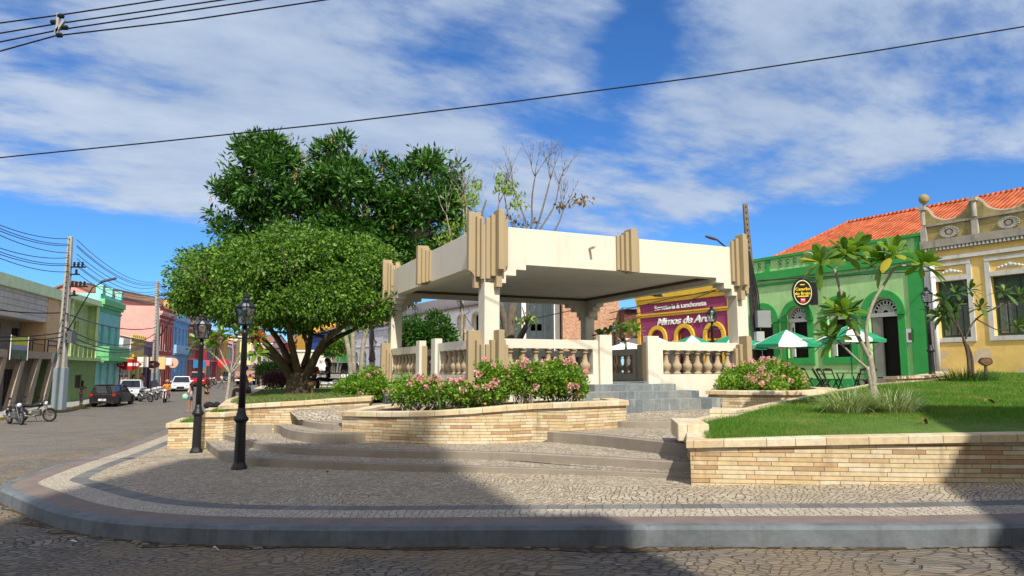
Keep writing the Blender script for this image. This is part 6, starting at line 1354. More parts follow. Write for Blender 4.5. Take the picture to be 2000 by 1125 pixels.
def lawn(name, poly, zf, n, h, w, mat, dens=None, label_mat=None):
    P = np.array([(p[0], p[1]) for p in poly]); lo, hi = P.min(0), P.max(0); pts = []
    got = 0
    while got < n:
        q = lo + RNG.random((n, 2)) * (hi - lo); inside = np.zeros(len(q), bool); j = len(P) - 1
        for i in range(len(P)):
            c = ((P[i, 1] > q[:, 1]) != (P[j, 1] > q[:, 1])) & (q[:, 0] < (P[j, 0] - P[i, 0]) * (q[:, 1] - P[i, 1]) / (P[j, 1] - P[i, 1] + 1e-12) + P[i, 0]); inside ^= c; j = i
        if dens is not None: inside &= RNG.random(len(q)) < dens(q[:, 0], q[:, 1])
        q = q[inside]; pts.append(q); got += len(q)
    q = np.concatenate(pts)[:n]; z = zf(q[:, 0], q[:, 1]); b = np.column_stack([q, z]); a = RNG.random(n) * 6.283; s = np.column_stack([np.cos(a), np.sin(a), np.zeros(n)]); hh = h * (.5 + .8 * RNG.random(n)); le = RNG.normal(size=(n, 3)) * np.array([.45, .45, 0]) * hh[:, None]; ww = w * (.7 + .6 * RNG.random(n)) * (1 + np.maximum(0, q[:, 1] - 12) * .06)
    V = np.stack([b - s * ww[:, None] / 2, b + s * ww[:, None] / 2, b + le + np.column_stack([np.zeros(n), np.zeros(n), hh])], 1).reshape(-1, 3); F = np.arange(3 * n).reshape(n, 3)
    o = raw_mesh(name, V, F, mat); tag(o, kind='stuff'); return o
L_GR = leafmat('lawn blades', (.05, .14, .01), (.14, .29, .03), .25, .6, dry=(.33, .30, .09))
lm = [q for q in lawn_mid]
lawn('grass', lm, lambda x, y: lawnz(x, y) - .03, 230000, .075, .009, L_GR, dens=lambda x, y: np.clip((12.0 / np.maximum(y, 9)) ** 2.2, .05, 1) * (x < y * .78 + .5))
lawn('grass', tree_mid, lambda x, y: .88 + 0 * x + np.clip((x + 7) * .03, -.04, .08), 26000, .09, .014, leafmat('thin bed grass', (.08, .14, .03), (.24, .28, .10), .3, .6), dens=lambda x, y: np.clip((22.0 / np.maximum(y, 18)) ** 2, .05, 1))
lawn('grass', offset(p1, .2, True), lambda x, y: .38 + 0 * x, 1500, .12, .012, L_GR); lawn('grass', offset(p2, .2, True), lambda x, y: .64 + 0 * x, 1200, .09, .012, L_GR)
# fallen leaves and litter
random.seed(31)
def scrap(name, label, cat, px, py, f, col, l, w, h=.02, dz=.01, curl=.4):
    p = G(px, py, f); m = MB(); n = 5; V = []
    for i in range(n + 1): u = i / n; ww = w * math.sin(math.pi * (.12 + .8 * u)); z = h * math.sin(math.pi * u * 1.3 + curl); V += [(l * (u - .5), -ww / 2, z + dz), (l * (u - .5), 0, z + dz - h * .4), (l * (u - .5), ww / 2, z + dz + h * .2)]
    for i in range(n): k = i * 3; m.f += [(k, k + 3, k + 4, k + 1), (k + 1, k + 4, k + 5, k + 2)]
    m.v = V; o = m.build(name, paint('scrap ' + label[:14], col, .7, .25, 30), fix=False); o.location = (p.x, p.y, p.z + .02); o.rotation_euler = (0, 0, random.uniform(0, 3)); tag(o, label, cat)
lz = lambda x, y: lawnz(x, y) + .03
scrap('fallen_leaf', 'curled brown dry leaf lying in the grass far right on the lawn', 'leaf', 1934, 787, lz, (.25, .11, .05), .22, .16, .05); scrap('fallen_leaf', 'small brown dry leaf standing in the grass near the lawn shadow', 'leaf', 1807, 828, lz, (.22, .10, .04), .10, .08, .06)
scrap('drinking_straw', 'blue plastic scrap on the paving below the sandstone wall', 'litter', 1908, 965, Spave, (.03, .09, .42), .30, .035, .01); scrap('wrapper', 'small red wrapper on the paving below the steps', 'litter', 640, 925, Spave, (.45, .04, .04), .10, .04); scrap('paper_scrap', 'tiny white paper scrap in the gutter under the long kerb', 'litter', 421, 1077, Rroad, (.8, .8, .8), .06, .05, .02); scrap('paper_scrap', 'small white paper scrap lying on the street left of the kerb bend', 'litter', 143, 1062, Rroad, (.75, .75, .75), .07, .05, .01); scrap('bottle_cap', 'red cap on the bright paving left of the lowest planter', 'litter', 324, 880, Spave, (.4, .05, .06), .06, .05)
# ------------------------------------------------------------------ street furniture
BLK = paint('black lamp enamel', (.012, .012, .014), .45, .2, 6, bump=.15, spec=.4); LG_ = clearglass(); BULB = paint('frosted bulb shade', (.7, .7, .68), .4, .03)
def make_lamp():
    t = thing('street_lamp', 'x y z lamp', 'street lamp')
    m = MB(); m.lathe([(.14, 0), (.135, .03), (.105, .09), (.095, .12), (.085, .80)], n=12); m.build('base', BLK, t, smooth=False)
    m = MB(); m.lathe([(.085, .80), (.10, .815), (.125, .84), (.13, .87), (.105, .90), (.085, .93), (.072, .99), (.062, 1.06)], n=16); m.build('collar', BLK, t, smooth=True)
    m = MB(); m.lathe([(.062, 1.06), (.055, 1.7), (.048, 2.34), (.06, 2.36), (.06, 2.40), (.04, 2.42), (.035, 2.50)], n=14); m.build('pole', BLK, t, smooth=True)
    m = MB(); m.tube([(-.3, 0, 2.28), (.3, 0, 2.28)], .013, 6)
    for s in (-1, 1): m.lathe([(.005, -.02), (.022, 0), (.005, .02)], (s * .3, 0, 2.28), 8)
    m.build('ladder_bar', BLK, t)
    l = MB(); N_ = 6; rb, rt, z0, z1, z2 = .13, .195, 2.53, 2.83, 2.955; P = lambda r, z, i: Vector((r * math.cos(2 * math.pi * i / N_), r * math.sin(2 * math.pi * i / N_), z))
    for i in range(N_):
        l.tube([P(rb, z0, i), P(rt, z1, i)], .010, 4); l.tube([P(rt, z1, i), P(.06, z2, i)], .010, 4); l.tube([P(rt, z1, i), P(rt, z1, i + 1)], .013, 4); l.tube([P(rb, z0, i), P(rb, z0, i + 1)], .013, 4)
    l.lathe([(.06, 2.50), (.13, z0 - .012), (.13, z0)], n=6); l.lathe([(.075, z2 - .02), (.085, z2), (.06, z2 + .03), (.055, z2 + .06), (.075, z2 + .065), (.03, z2 + .10), (.005, z2 + .13)], n=10)
    L_ = l.build('lantern', BLK, t)
    g = MB()
    for i in range(N_): g.quad(P(rb - .004, z0 + .01, i), P(rb - .004, z0 + .01, i + 1), P(rt - .004, z1, i + 1), P(rt - .004, z1, i)); g.quad(P(rt - .004, z1 + .002, i), P(rt - .004, z1 + .002, i + 1), P(.058, z2, i + 1), P(.058, z2, i))
    g.build('glass', LG_, L_, fix=False)
    g = MB(); g.lathe([(.02, 2.93), (.05, 2.90), (.065, 2.84), (.05, 2.79), (.02, 2.77)], n=12); g.build('bulb', BULB, L_, smooth=True)
    return t
LAMP = make_lamp(); placed = [False]
def lamp(loc, label, rz=0.0, s=1.0):
    if not placed[0]: o = LAMP; placed[0] = True; o.location = loc; o.rotation_euler = (0, 0, rz); o['label'] = label; o.scale = (s, s, s)
    else: o = copy_tree(LAMP, loc, rz, label, scale=(s, s, s))
    o['group'] = 'black lantern street lamps of the square'
p = G(467, 916, Spave); lamp(p, 'black lantern street lamp standing nearest, in front of the curved steps', R(55), (zat(478, 574, p.y) - p.z) / 3.08)
p = G(383, 884, Spave); lamp(p, 'black lantern street lamp beside the lowest sandstone planter', R(20), (zat(395, 613, p.y) - p.z) / 3.08)
lamp((D(1821, 733, 24.6).x, 24.6, zat(1821, 734, 24.6)), 'black lantern street lamp before the white downpipe of the yellow house', R(10), 1.0)
lamp((D(1393, 700, 23.8).x, 23.8, .82), 'black lantern street lamp in front of the plum shop arches', R(0), .98)
lamp((D(1201, 700, 36).x, 36, .93), 'black lantern street lamp beyond the bandstand entrance by the brick wall', 0, 1.05)
for px, py, lab in ((505, 765, 'thick distant black lantern lamp at the roadside kerb left of its twin'), (513, 762, 'slimmer distant black lantern lamp just right of its twin at the roadside')): p = G(px, py, lambda x, y: Rroad(x, y) + .15); lamp(p, lab)
for px, Y, lab in ((683, 52, 'distant lantern lamp before the lime green doors'), (729, 50, 'distant lantern lamp before the white arched house')): lamp((D(px, 740, Y).x, Y, .93), lab)
def wall_lantern(px, py, Y, label):
    c = D(px, py, Y); t = thing('wall_lantern', label, 'lantern', c); m = MB()
    for i in range(4):
        a, b = math.pi / 2 * i, math.pi / 2 * (i + 1); m.tube([(.16 * math.cos(a), .16 * math.sin(a), -.3), (.27 * math.cos(a), .27 * math.sin(a), .15)], .018, 4); m.tube([(.27 * math.cos(a), .27 * math.sin(a), .15), (.05 * math.cos(a), .05 * math.sin(a), .38)], .018, 4); m.tube([(.27 * math.cos(a), .27 * math.sin(a), .15), (.27 * math.cos(b), .27 * math.sin(b), .15)], .018, 4)
    m.lathe([(.17, -.34), (.05, -.42), (.03, -.75)], n=8); m.lathe([(.06, .36), (.08, .42), (.01, .5)], n=8); m.build('frame', IRON, t)
    m = MB(); m.tube([(0, 0, -.7), (.35, .2, -.95), (.75, .45, -.7), (.6, .4, -.4)], .025, 6); m.tube([(.35, .2, -.95), (.9, .55, -1.8)], .025, 6); m.build('bracket', IRON, t)
wall_lantern(899, 592, 58, 'large iron wall lantern on a scrolled bracket of the colonial house'); wall_lantern(811, 607, 67, 'smaller iron wall lantern above the clipped tree')

CON = paint('weathered concrete pole', (.34, .33, .31), .9, .15, 3, dirt=.5, bump=.4); GPT = paint('grey painted pole foot', (.20, .24, .28), .7, .1, 3)
def pole(label, base, top, w0, w1, mat=CON, foot=True, name='utility_pole'):
    t = thing(name, label, 'utility pole', base); d = Vector(top) - Vector(base); m = MB(); n = 6
    def sec(u): c = d * u; w = w0 + (w1 - w0) * u; return c, w
    V = []
    for u in (0, 1):
        c, w = sec(u); V += [(c.x - w / 2, c.y - w * .35, c.z), (c.x + w / 2, c.y - w * .35, c.z), (c.x + w / 2, c.y + w * .35, c.z), (c.x - w / 2, c.y + w * .35, c.z)]
    m.add(V, [(0, 3, 2, 1), (4, 5, 6, 7), (0, 1, 5, 4), (1, 2, 6, 5), (2, 3, 7, 6), (3, 0, 4, 7)]); m.build('shaft', mat, t, bevel=.02)
    m = MB()
    for i in range(22): u = .32 + .66 * i / 21; c, w = sec(u); m.box(c.x - w * .12, c.x + w * .12, c.y - w * .352, c.y - w * .345, c.z - .04, c.z + .04)
    m.build('shaft_holes', DARK, t)
    if foot: c, w = sec(.28); m = MB(); m.box(-w0 * .56, w0 * .56, -w0 * .42, w0 * .42, 0, d.z * .24); m.build('foot', GPT, t, bevel=.03)
    return t, sec
P1b = G(114, 801, lambda x, y: Lz(x, y)); P1t = D(138, 462, P1b.y)
t, sec = pole('tall concrete utility pole between the brown and olive green houses', P1b, P1t, .60, .26)
for (z_, xs) in ((7.95, (.35, .6, .85)), (6.75, (.3, .55, .8, 1.05)), (7.5, (.5,)), (6.2, (.45,))):
    m = MB(); m.box(.05, xs[-1] + .2, -.05, .05, z_ - .35 + 1.0, z_ - .27 + 1.0)
    c = sec((z_ + .8) / (P1t.z - P1b.z))[0]; m.v = [(x + c.x, y, z) for x, y, z in m.v]; m.build('crossarm', IRON, t)
    for x in xs: m = MB(); m.lathe([(.03, 0), (.09, .05), (.05, .1), (.10, .15), (.05, .2), (.09, .26), (.02, .32)], (c.x + x, 0, z_ + .70), 8); m.build('insulator', paint('dark insulator', (.03, .02, .02), .4), t)
m = MB(); m.tube([(.2, -.1, 4.6), (1.9, -.6, 7.3), (2.6, -.8, 7.6)], .035, 6); a = m.build('lamp_arm', IRON, t); m = MB(); m.obox((3.0, -.9, 7.72), (.9, .26, .09), Matrix.Rotation(R(-14), 3, 'Y')); m.build('lamp_head', paint('lamp housing', (.08, .08, .09), .5), a)
m = MB(); m.box(.28, .7, -.35, .1, 4.0, 4.7); m.build('junction_box', paint('grey box', (.10, .11, .12), .6), t); m = MB(); m.box(-.45, -.2, -.3, .1, 2.8, 3.4); m.build('junction_box', paint('grey box', (.10, .11, .12), .6), t)
P2b = Vector((*Lpt(73.0, 1.7), 0)); P2b.z = Lz(P2b.x, P2b.y); P2t = D(308, 549, 73.0)
P2b.x = D(298, 760, 73).x
t2, sec2 = pole('second concrete utility pole in front of the red house', P2b, P2t, .62, .28)
for z_, xs in ((9.6, (.3, .6)), (8.4, (.4, .8))):
    c = sec2(z_ / (P2t.z - P2b.z))[0]; m = MB(); m.box(c.x, c.x + xs[-1] + .2, -.05, .05, z_, z_ + .1); m.build('crossarm', IRON, t2)
    for x in xs: m = MB(); m.lathe([(.03, 0), (.09, .05), (.05, .1), (.10, .15), (.02, .32)], (c.x + x, 0, z_ + .1), 8); m.build('insulator', paint('dark insulator', (.03, .02, .02), .4), t2)
m = MB(); m.tube([(.2, 0, 5.4), (1.6, -.3, 7.4), (2.8, -.4, 7.7)], .05, 6); m.build('lamp_arm', IRON, t2)
P3b = Vector((D(1484, 745, 26).x, 26, .85)); P3t = D(1455, 398, 26)
t3, sec3 = pole('grey pole rising behind the right end of the bandstand roof', P3b, P3t, .34, .17, paint('grey weathered timber', (.15, .13, .11), .9, .3, 6, dirt=.6, bump=.8), False)
m = MB(); c = sec3(.36)[0]; m.box(c.x - .05, c.x + .42, -.5, -.15, c.z - .15, c.z + .45); m.build('meter_box', paint('light grey box', (.22, .24, .24), .5, .1), t3); m = MB(); m.box(c.x - .1, c.x + .18, -.45, -.15, c.z - .65, c.z - .3); m.build('meter_box', paint('light grey box', (.36, .38, .38), .5, .1), t3)
m = MB()
for i in range(5): random.seed(i); x = -.12 + .06 * i; m.tube([(x, -.16, .3), (x - .03, -.2, 2), (x - .1, -.18, 3.6), (x - .22 - .03 * i, -.1, 5.2)], .025, 5)
m.build('cables', IRON, t3)
hd = D(1388, 464, 26) - P3b; m = MB(); m.tube([tuple(D(1466, 540, 26) - P3b), tuple(D(1430, 498, 25.9) - P3b), tuple(D(1418, 483, 25.9) - P3b), tuple(D(1402, 470, 25.9) - P3b)], .03, 6); a = m.build('lamp_arm', IRON, t3)
m = MB(); m.lathe([(.01, -.26), (.09, -.2), (.115, -.05), (.10, .15), (.04, .27)], tuple(hd + Vector((.03, 0, -.02))), 10, Matrix.Rotation(R(108), 3, 'Y') @ Matrix.Diagonal((.45, 1, 1))); m.build('lamp_head', paint('lamp housing', (.08, .08, .09), .5), a)
t4, s4 = pole('dark cable laden pole in front of the white arched house', Vector((D(727, 745, 47).x, 47, .93)), D(724, 590, 47), .34, .22, paint('dark pole', (.07, .065, .06), .9, .3, 5, dirt=.5), False)
m = MB()
for i in range(6): m.tube([(-.2 + .08 * i, -.2, 1.5), (.1 - .05 * i, -.22, 3), (-.15 + .07 * i, -.2, 4.6)], .05, 5)
m.build('cables', IRON, t4)
# wires
def wire(name, label, pts, r, group=None, sag=0.0):
    P = [Vector(p) for p in pts]; Q = []
    for a, b in zip(P[:-1], P[1:]):
        n = 12
        for i in range(n): u = i / n; q = a.lerp(b, u); q.z -= sag * 4 * u * (1 - u); Q.append(tuple(q))
    Q.append(tuple(P[-1])); m = MB(); m.tube(Q, r, 5); o = m.build(name, IRON); tag(o, label, 'wire', group)
wire('overhead_wire', 'single long wire crossing the whole sky above the bandstand', [D(-250, 333, 13.5), D(0, 308, 13.4), D(300, 278, 13.2), D(670, 239, 13), D(1000, 199, 12.8), D(1380, 149, 12.6), D(1700, 101, 12.4), D(2000, 52, 12.2), D(2300, 0, 12)], .014)
GW = 'four power wires crossing the upper left corner of the sky'
for pts in (((-150, 66), (0, 45), (113, 30), (320, -1), (450, -22)), ((-150, 92), (0, 65), (108, 47), (440, -1), (600, -24)), ((-150, 112), (0, 82), (118, 58), (515, -1), (650, -22)), ((-150, 140), (0, 100), (108, 70), (380, 38), (640, -1), (760, -18))):
    wire('power_wire', 'thick power wire of the four in the upper left corner', [D(a, b, 9.5) for a, b in pts], .011, GW)
s = D(113, 50, 9.4); t = thing('wire_spacer', 'small spacer with clamps on the corner power wires', 'spacer', s); m = MB(); m.obox((0, 0, .02), (.035, .04, .32)); m.obox((.03, 0, -.02), (.035, .04, .22), Matrix.Rotation(R(30), 3, 'Y')); m.build('bar', paint('grey spacer', (.35, .35, .34), .5), t)
for x, z in ((.03, .14), (-.06, .05), (.10, -.03), (.03, -.14)): m = MB(); m.lathe([(.01, -.05), (.035, -.03), (.035, .03), (.01, .05)], (x, 0, z), 8, Matrix.Rotation(R(90), 3, 'Y')); m.build('clamp', IRON, t)
GL = 'wires strung along the left row of houses'
Y1, Y2 = P1b.y, 73.0
for a, b, c_ in ((427, 466, 550), (431, 477, 553), (437, 480, 556), (443, 494, 560), (475, 503, 568), (480, 515, 572), (486, 518, 576), (491, 531, 584)):
    wire('street_wire', 'thin wire strung between the poles along the left houses', [D(-60, a - 14, 30), D(135, b, Y1 - .15)], .022, GL, .35); wire('street_wire', 'thin wire strung between the poles along the left houses', [D(150, b + 2, Y1 - .2), D(308, c_, Y2 - .2)], .022, GL, .9); wire('street_wire', 'thin wire strung between the poles along the left houses', [D(309, c_, Y2 - .2), D(400, c_ + 62, 120)], .025, GL, .8)
for a, b in ((657, 650), (664, 659), (600, 611)): wire('street_wire', 'thin wire strung between the poles along the left houses', [D(-40, a, 36), D(118, b, Y1 - .5)], .035, GL, .12)
for a, b, s_ in ((652, 664, 1.0), (664, 668, .9), (612, 640, .5), (640, 652, 1.1)): wire('street_wire', 'thin wire strung between the poles along the left houses', [D(128, a, Y1 - .5), D(302, b, Y2 - .5)], .045, GL, s_)
for pts, Y in ((((960, 640), (1100, 610), (1165, 596)), 34), (((1190, 612), (1300, 585), (1425, 561)), 34), (((1190, 625), (1330, 593), (1400, 566)), 34), (((1480, 548), (1700, 535), (1840, 528), (2050, 515)), 27.5)): wire('cable', 'dark cable sagging in front of the right hand houses', [D(a, b, Y) for a, b in pts], .022, 'cables in front of the right hand houses')

# ------------------------------------------------------------------ umbrellas, tables, chairs
UG = paint('green canvas', (.02, .26, .13), .8, .05, 3, bump=.1); UW = paint('white canvas', (.74, .76, .78), .8, .04, 3, bump=.1)
def umbrella(px, apexy, rimy, diam, Y, label, colors=True, lean=0):
    base = D(px, 740, Y); za, zr = zat(px, apexy, Y), zat(px, rimy, Y); bz = Pz(base.x, Y); t = thing('parasol', label, 'parasol', (base.x, Y, bz), group='green and white parasols' if colors else None)
    m = MB(); m.tube([(0, 0, 0), (0, 0, za - bz - .05)], .022, 8); m.build('pole', UG if colors else WHITE, t); m = MB(); m.lathe([(.24, 0), (.24, .05), (.05, .09), (.04, .3)], n=16); m.build('base', BLK, t)
    N_ = 8; r = diam / 2; P = lambda i, u: Vector((r * u * math.cos(2 * math.pi * (i + .25) / N_), r * u * math.sin(2 * math.pi * (i + .25) / N_), (za - bz) - (za - zr) * (u ** 1.12)))
    for par, mt in ((0, UG if colors else UW), (1, UW)):
        m = MB()
        for i in range(par, N_, 2):
            for a, b in ((.01, .5), (.5, 1)):
                mida = (P(i, b) + P(i + 1, b)) / 2 - Vector((0, 0, .02 * b)); m.add([P(i, a), P(i, b), mida, P(i + 1, b), P(i + 1, a)], [(0, 1, 2, 3, 4)])
            a, b = P(i, 1), P(i + 1, 1); md = (a + b) / 2 - Vector((0, 0, .02)); m.add([a, md, md - Vector((0, 0, .10)), a - Vector((0, 0, .10)), b, b - Vector((0, 0, .10))], [(0, 1, 2, 3), (1, 4, 5, 2)])
        m.build('canopy_panels', mt, t, fix=False)
    m = MB()
    for i in range(N_): m.tube([P(i, .02) - Vector((0, 0, .03)), P(i, 1) - Vector((0, 0, .02))], .010, 4)
    m.build('ribs', WHITE, t)
    return t
u1 = umbrella(1540, 644, 673, 2.25, 23.6, 'green and white parasol nearest the round flower planter')
m = MB(); m.box(-.2, .2, 0, .004, -.03, .03); q = m.build('canopy_label', paint('label grey', (.25, .3, .28), .6), u1); q.location = (.28, -.98, zat(1540, 671, 23.6) - u1.location.z + .13); q.rotation_euler = (R(-55), 0, 0)
umbrella(1665, 634, 664, 2.3, 25.4, 'green and white parasol over the black folding chairs'); umbrella(1354, 655, 678, 2.2, 27.5, 'green and white parasol peeping over the right balustrade'); umbrella(1437, 650, 678, 2.3, 26, 'green and white parasol half hidden by the bandstand column')
umbrella(1290, 660, 676, 1.6, 33, 'small all white parasol behind the balustrade', False)
t = thing('white_tent', 'white pyramid tent roof seen through the bandstand entrance', 'tent', (D(1225, 740, 34).x, 34, .93)); m = MB(); za, zr = zat(1222, 668, 34) - .93, zat(1222, 686, 34) - .93
m.add([(-1.5, -1.5, zr), (1.5, -1.5, zr), (1.5, 1.5, zr), (-1.5, 1.5, zr), (0, 0, za)], [(0, 1, 4), (1, 2, 4), (2, 3, 4), (3, 0, 4)]); m.build('canopy', UW, t); m = MB()
for x in (-1.45, 1.45):
    for y in (-1.45, 1.45): m = MB(); m.tube([(x, y, 0), (x, y, zr)], .03, 6); m.build('leg', WHITE, t)
WD = paint('black folding wood', (.018, .014, .012), .5, .2, 10)
def chair():
    t = thing('folding_chair', 'a', 'chair')
    for x in (-.2, .2):
        for a, b in (((x, -.22, 0), (x, .22, .88)), ((x * .9, .24, 0), (x * .9, -.18, .46))): m = MB(); d = Vector(b) - Vector(a); m.obox((Vector(a) + Vector(b)) / 2, (.025, .045, d.length), d.to_track_quat('Z', 'X').to_matrix() @ Matrix.Rotation(R(90), 3, 'Z')); m.build('leg', WD, t)
    m = MB()
    for i in range(5): m.box(-.21, .21, -.2 + i * .08, -.2 + i * .08 + .06, .44, .46)
    m.build('seat', WD, t)
    m = MB(); m.box(-.21, .21, .185, .205, .80, .88); m.box(-.12, .12, .19, .21, .88, .91); m.box(-.2, .2, .14, .16, .66, .69); m.build('backrest', WD, t)
    return t
ch = chair(); p = G(1655, 764, Pz); cc = [(-.95, -.1, 90), (-.3, .75, 10), (.95, .1, -90), (.3, -.75, 185), (-.85, .6, 60)]
labs = ['black folding chair at the left side of the parasol table', 'black folding chair on the far side of the parasol table', 'black folding chair at the right side of the parasol table', 'black folding chair on the near side of the parasol table', 'black folding chair at the back left corner of the parasol table']
for i, (dx, dy, a) in enumerate(cc):
    if i == 0: ch.location = (p.x + dx, p.y + dy, p.z); ch.rotation_euler = (0, 0, R(a)); ch['label'] = labs[0]; ch['group'] = 'black folding chairs'
    else: copy_tree(ch, (p.x + dx, p.y + dy, p.z), R(a), labs[i])
q = G(1576, 758, Pz); copy_tree(ch, (q.x, q.y, q.z), R(100), 'lone black folding chair at the edge of the round flower planter')
for i, (px, Y) in enumerate(((1310, 26), (1330, 27), (1368, 26), (1405, 27), (1420, 25.5))): copy_tree(ch, (D(px, 740, Y).x, Y, Pz(0, Y)), R(40 + i * 75), 'black folding chair glimpsed between the balusters of the bandstand, ' + ('first', 'second', 'third', 'fourth', 'fifth')[i] + ' from the left')
t = thing('folding_table', 'black folding table under the parasol by the green house', 'table', (p.x + .05, p.y, p.z)); m = MB()
for i in range(8): m.box(-.36, .36, -.36 + i * .092, -.36 + i * .092 + .08, .70, .73)
m.build('table_top', WD, t)
for x in (-.3, .3):
    for sg in (-1, 1): m = MB(); a, b = Vector((x, -.3 * sg, 0)), Vector((x, .3 * sg, .70)); d = b - a; m.obox((a + b) / 2, (.03, .045, d.length), d.to_track_quat('Z', 'X').to_matrix() @ Matrix.Rotation(R(90), 3, 'Z')); m.build('leg', WD, t)
def stake_sign(px, py0, py1, Y, label, r):
    c = D(px, py0, Y); b = zat(px, py1, Y); t = thing('wooden_sign', label, 'sign', (c.x, Y, b)); WB = paint('brown carved wood', (.15, .085, .045), .8, .35, 12, bump=.6); WB2 = paint('dark bark rim', (.05, .035, .025), .9, .3, 12, bump=.6)
    m = MB(); m.tube([(0, .02, 0), (0, .02, c.z - b)], .045, 6); m.build('stake', WB, t)
    for rr, y0, y1, mt, nm in ((1, -.03, .03, WB2, 'board'), (.8, -.045, -.031, WB, 'board_face')):
        m = MB(); n = 26; P = [(r * rr * (1 + .06 * math.sin(5 * i)) * math.cos(2 * math.pi * i / n), r * .62 * rr * (1 + .07 * math.sin(7 * i)) * math.sin(2 * math.pi * i / n)) for i in range(n)]
        m.add([(a, y0, z + c.z - b) for a, z in P] + [(a, y1, z + c.z - b) for a, z in P], [tuple(range(n)), tuple(reversed(range(n, 2 * n)))] + [(i, (i + 1) % n, n + (i + 1) % n, n + i) for i in range(n)]); m.build(nm, mt, t)
stake_sign(1925, 706, 734, 22.0, 'dark oval wooden sign on a stake before the yellow wall', .21); stake_sign(610, 749, 774, 23.5, 'oval wooden sign on a short stake beside the broad tree trunk', .16)
def railing(x0, x1, Y0, Y1, ztop, zb, label):
    a, b = D(x0, 735, Y0), D(x1, 735, Y1); L_ = math.hypot(b.x - a.x, b.y - a.y); t = thing('iron_railing', label, 'railing', (a.x, a.y, zb), math.atan2(b.y - a.y, b.x - a.x)); h = ztop - zb; n = int(L_ / 1.6)
    m = MB(); m.box(0, L_, -.02, .02, h - .05, h); m.box(0, L_, -.015, .015, h * .6, h * .6 + .03); m.box(0, L_, -.015, .015, .12, .15); m.build('rails', IRON, t)
    for i in range(n + 1): m = MB(); m.box(L_ * i / n - .02, L_ * i / n + .02, -.021, .021, 0, h); m.build('post', IRON, t)
    m = MB()
    for i in range(n):
        for k in range(4): c = L_ * (i + (k + .5) / 4) / n; m.arc_band(c, h * .38, .10, .125, -.01, .01, 0, 2 * math.pi, 10); m.box(c - .008, c + .008, -.008, .008, h * .62, h - .05)
    m.build('scrollwork', IRON, t)
railing(592, 760, 31, 31, 1.62, .70, 'black scrolled iron railing behind the broad tree')
# parking sign, kiosk, bench
b = D(626, 740, 42); t = thing('traffic_sign', 'white rectangular traffic sign with a round mark on a thin post', 'sign', (b.x, 42, .9)); zc = zat(626, 711, 42) - .9; m = MB(); m.tube([(0, 0, 0), (0, 0, zc + .4)], .03, 6); m.build('post', CON, t); m = MB(); m.box(-.32, .32, -.04, -.02, zc - .38, zc + .36); pn = m.build('panel', WHITE, t); m = MB(); m.arc_band(0, zc + .12, .09, .12, -.045, -.041, 0, 2 * math.pi, 16); m.build('ring', paint('sign red', (.65, .05, .10), .5), pn)
m = MB(); m.arc_band(0, zc + .12, 0.001, .05, -.045, -.041, 0, 2 * math.pi, 16); m.build('disc', IRON, pn)
b = D(611, 740, 48); t = thing('kiosk', 'small cream kiosk with one window behind the railing', 'kiosk', (b.x, 48, .9)); m = MB(); m.prism([(-.95, -1), (.95, -1), (.95, 1), (-.95, 1)], 0, 2.1); m.build('wall', pcol('cream kiosk', (.62, .58, .5)), t); m = MB(); m.box(-1.05, 1.05, -1.1, 1.1, 2.1, 2.2); m.build('roof', WHITE, t); m = MB(); m.box(.3, .8, -1.02, -1.001, .9, 1.6); m.build('window', DARK, t)
t = thing('garden_bench', 'low stone bench under the broad tree where two people sit', 'bench', (D(630, 740, 29).x, 29, .95)); m = MB(); m.box(-1.4, 1.4, -.2, .2, .38, .46); m.build('seat', M_CONC, t, bevel=.02)
for x in (-1.1, 1.1): m = MB(); m.box(x - .1, x + .1, -.17, .17, -.1, .38); m.build('leg', M_CONC, t)

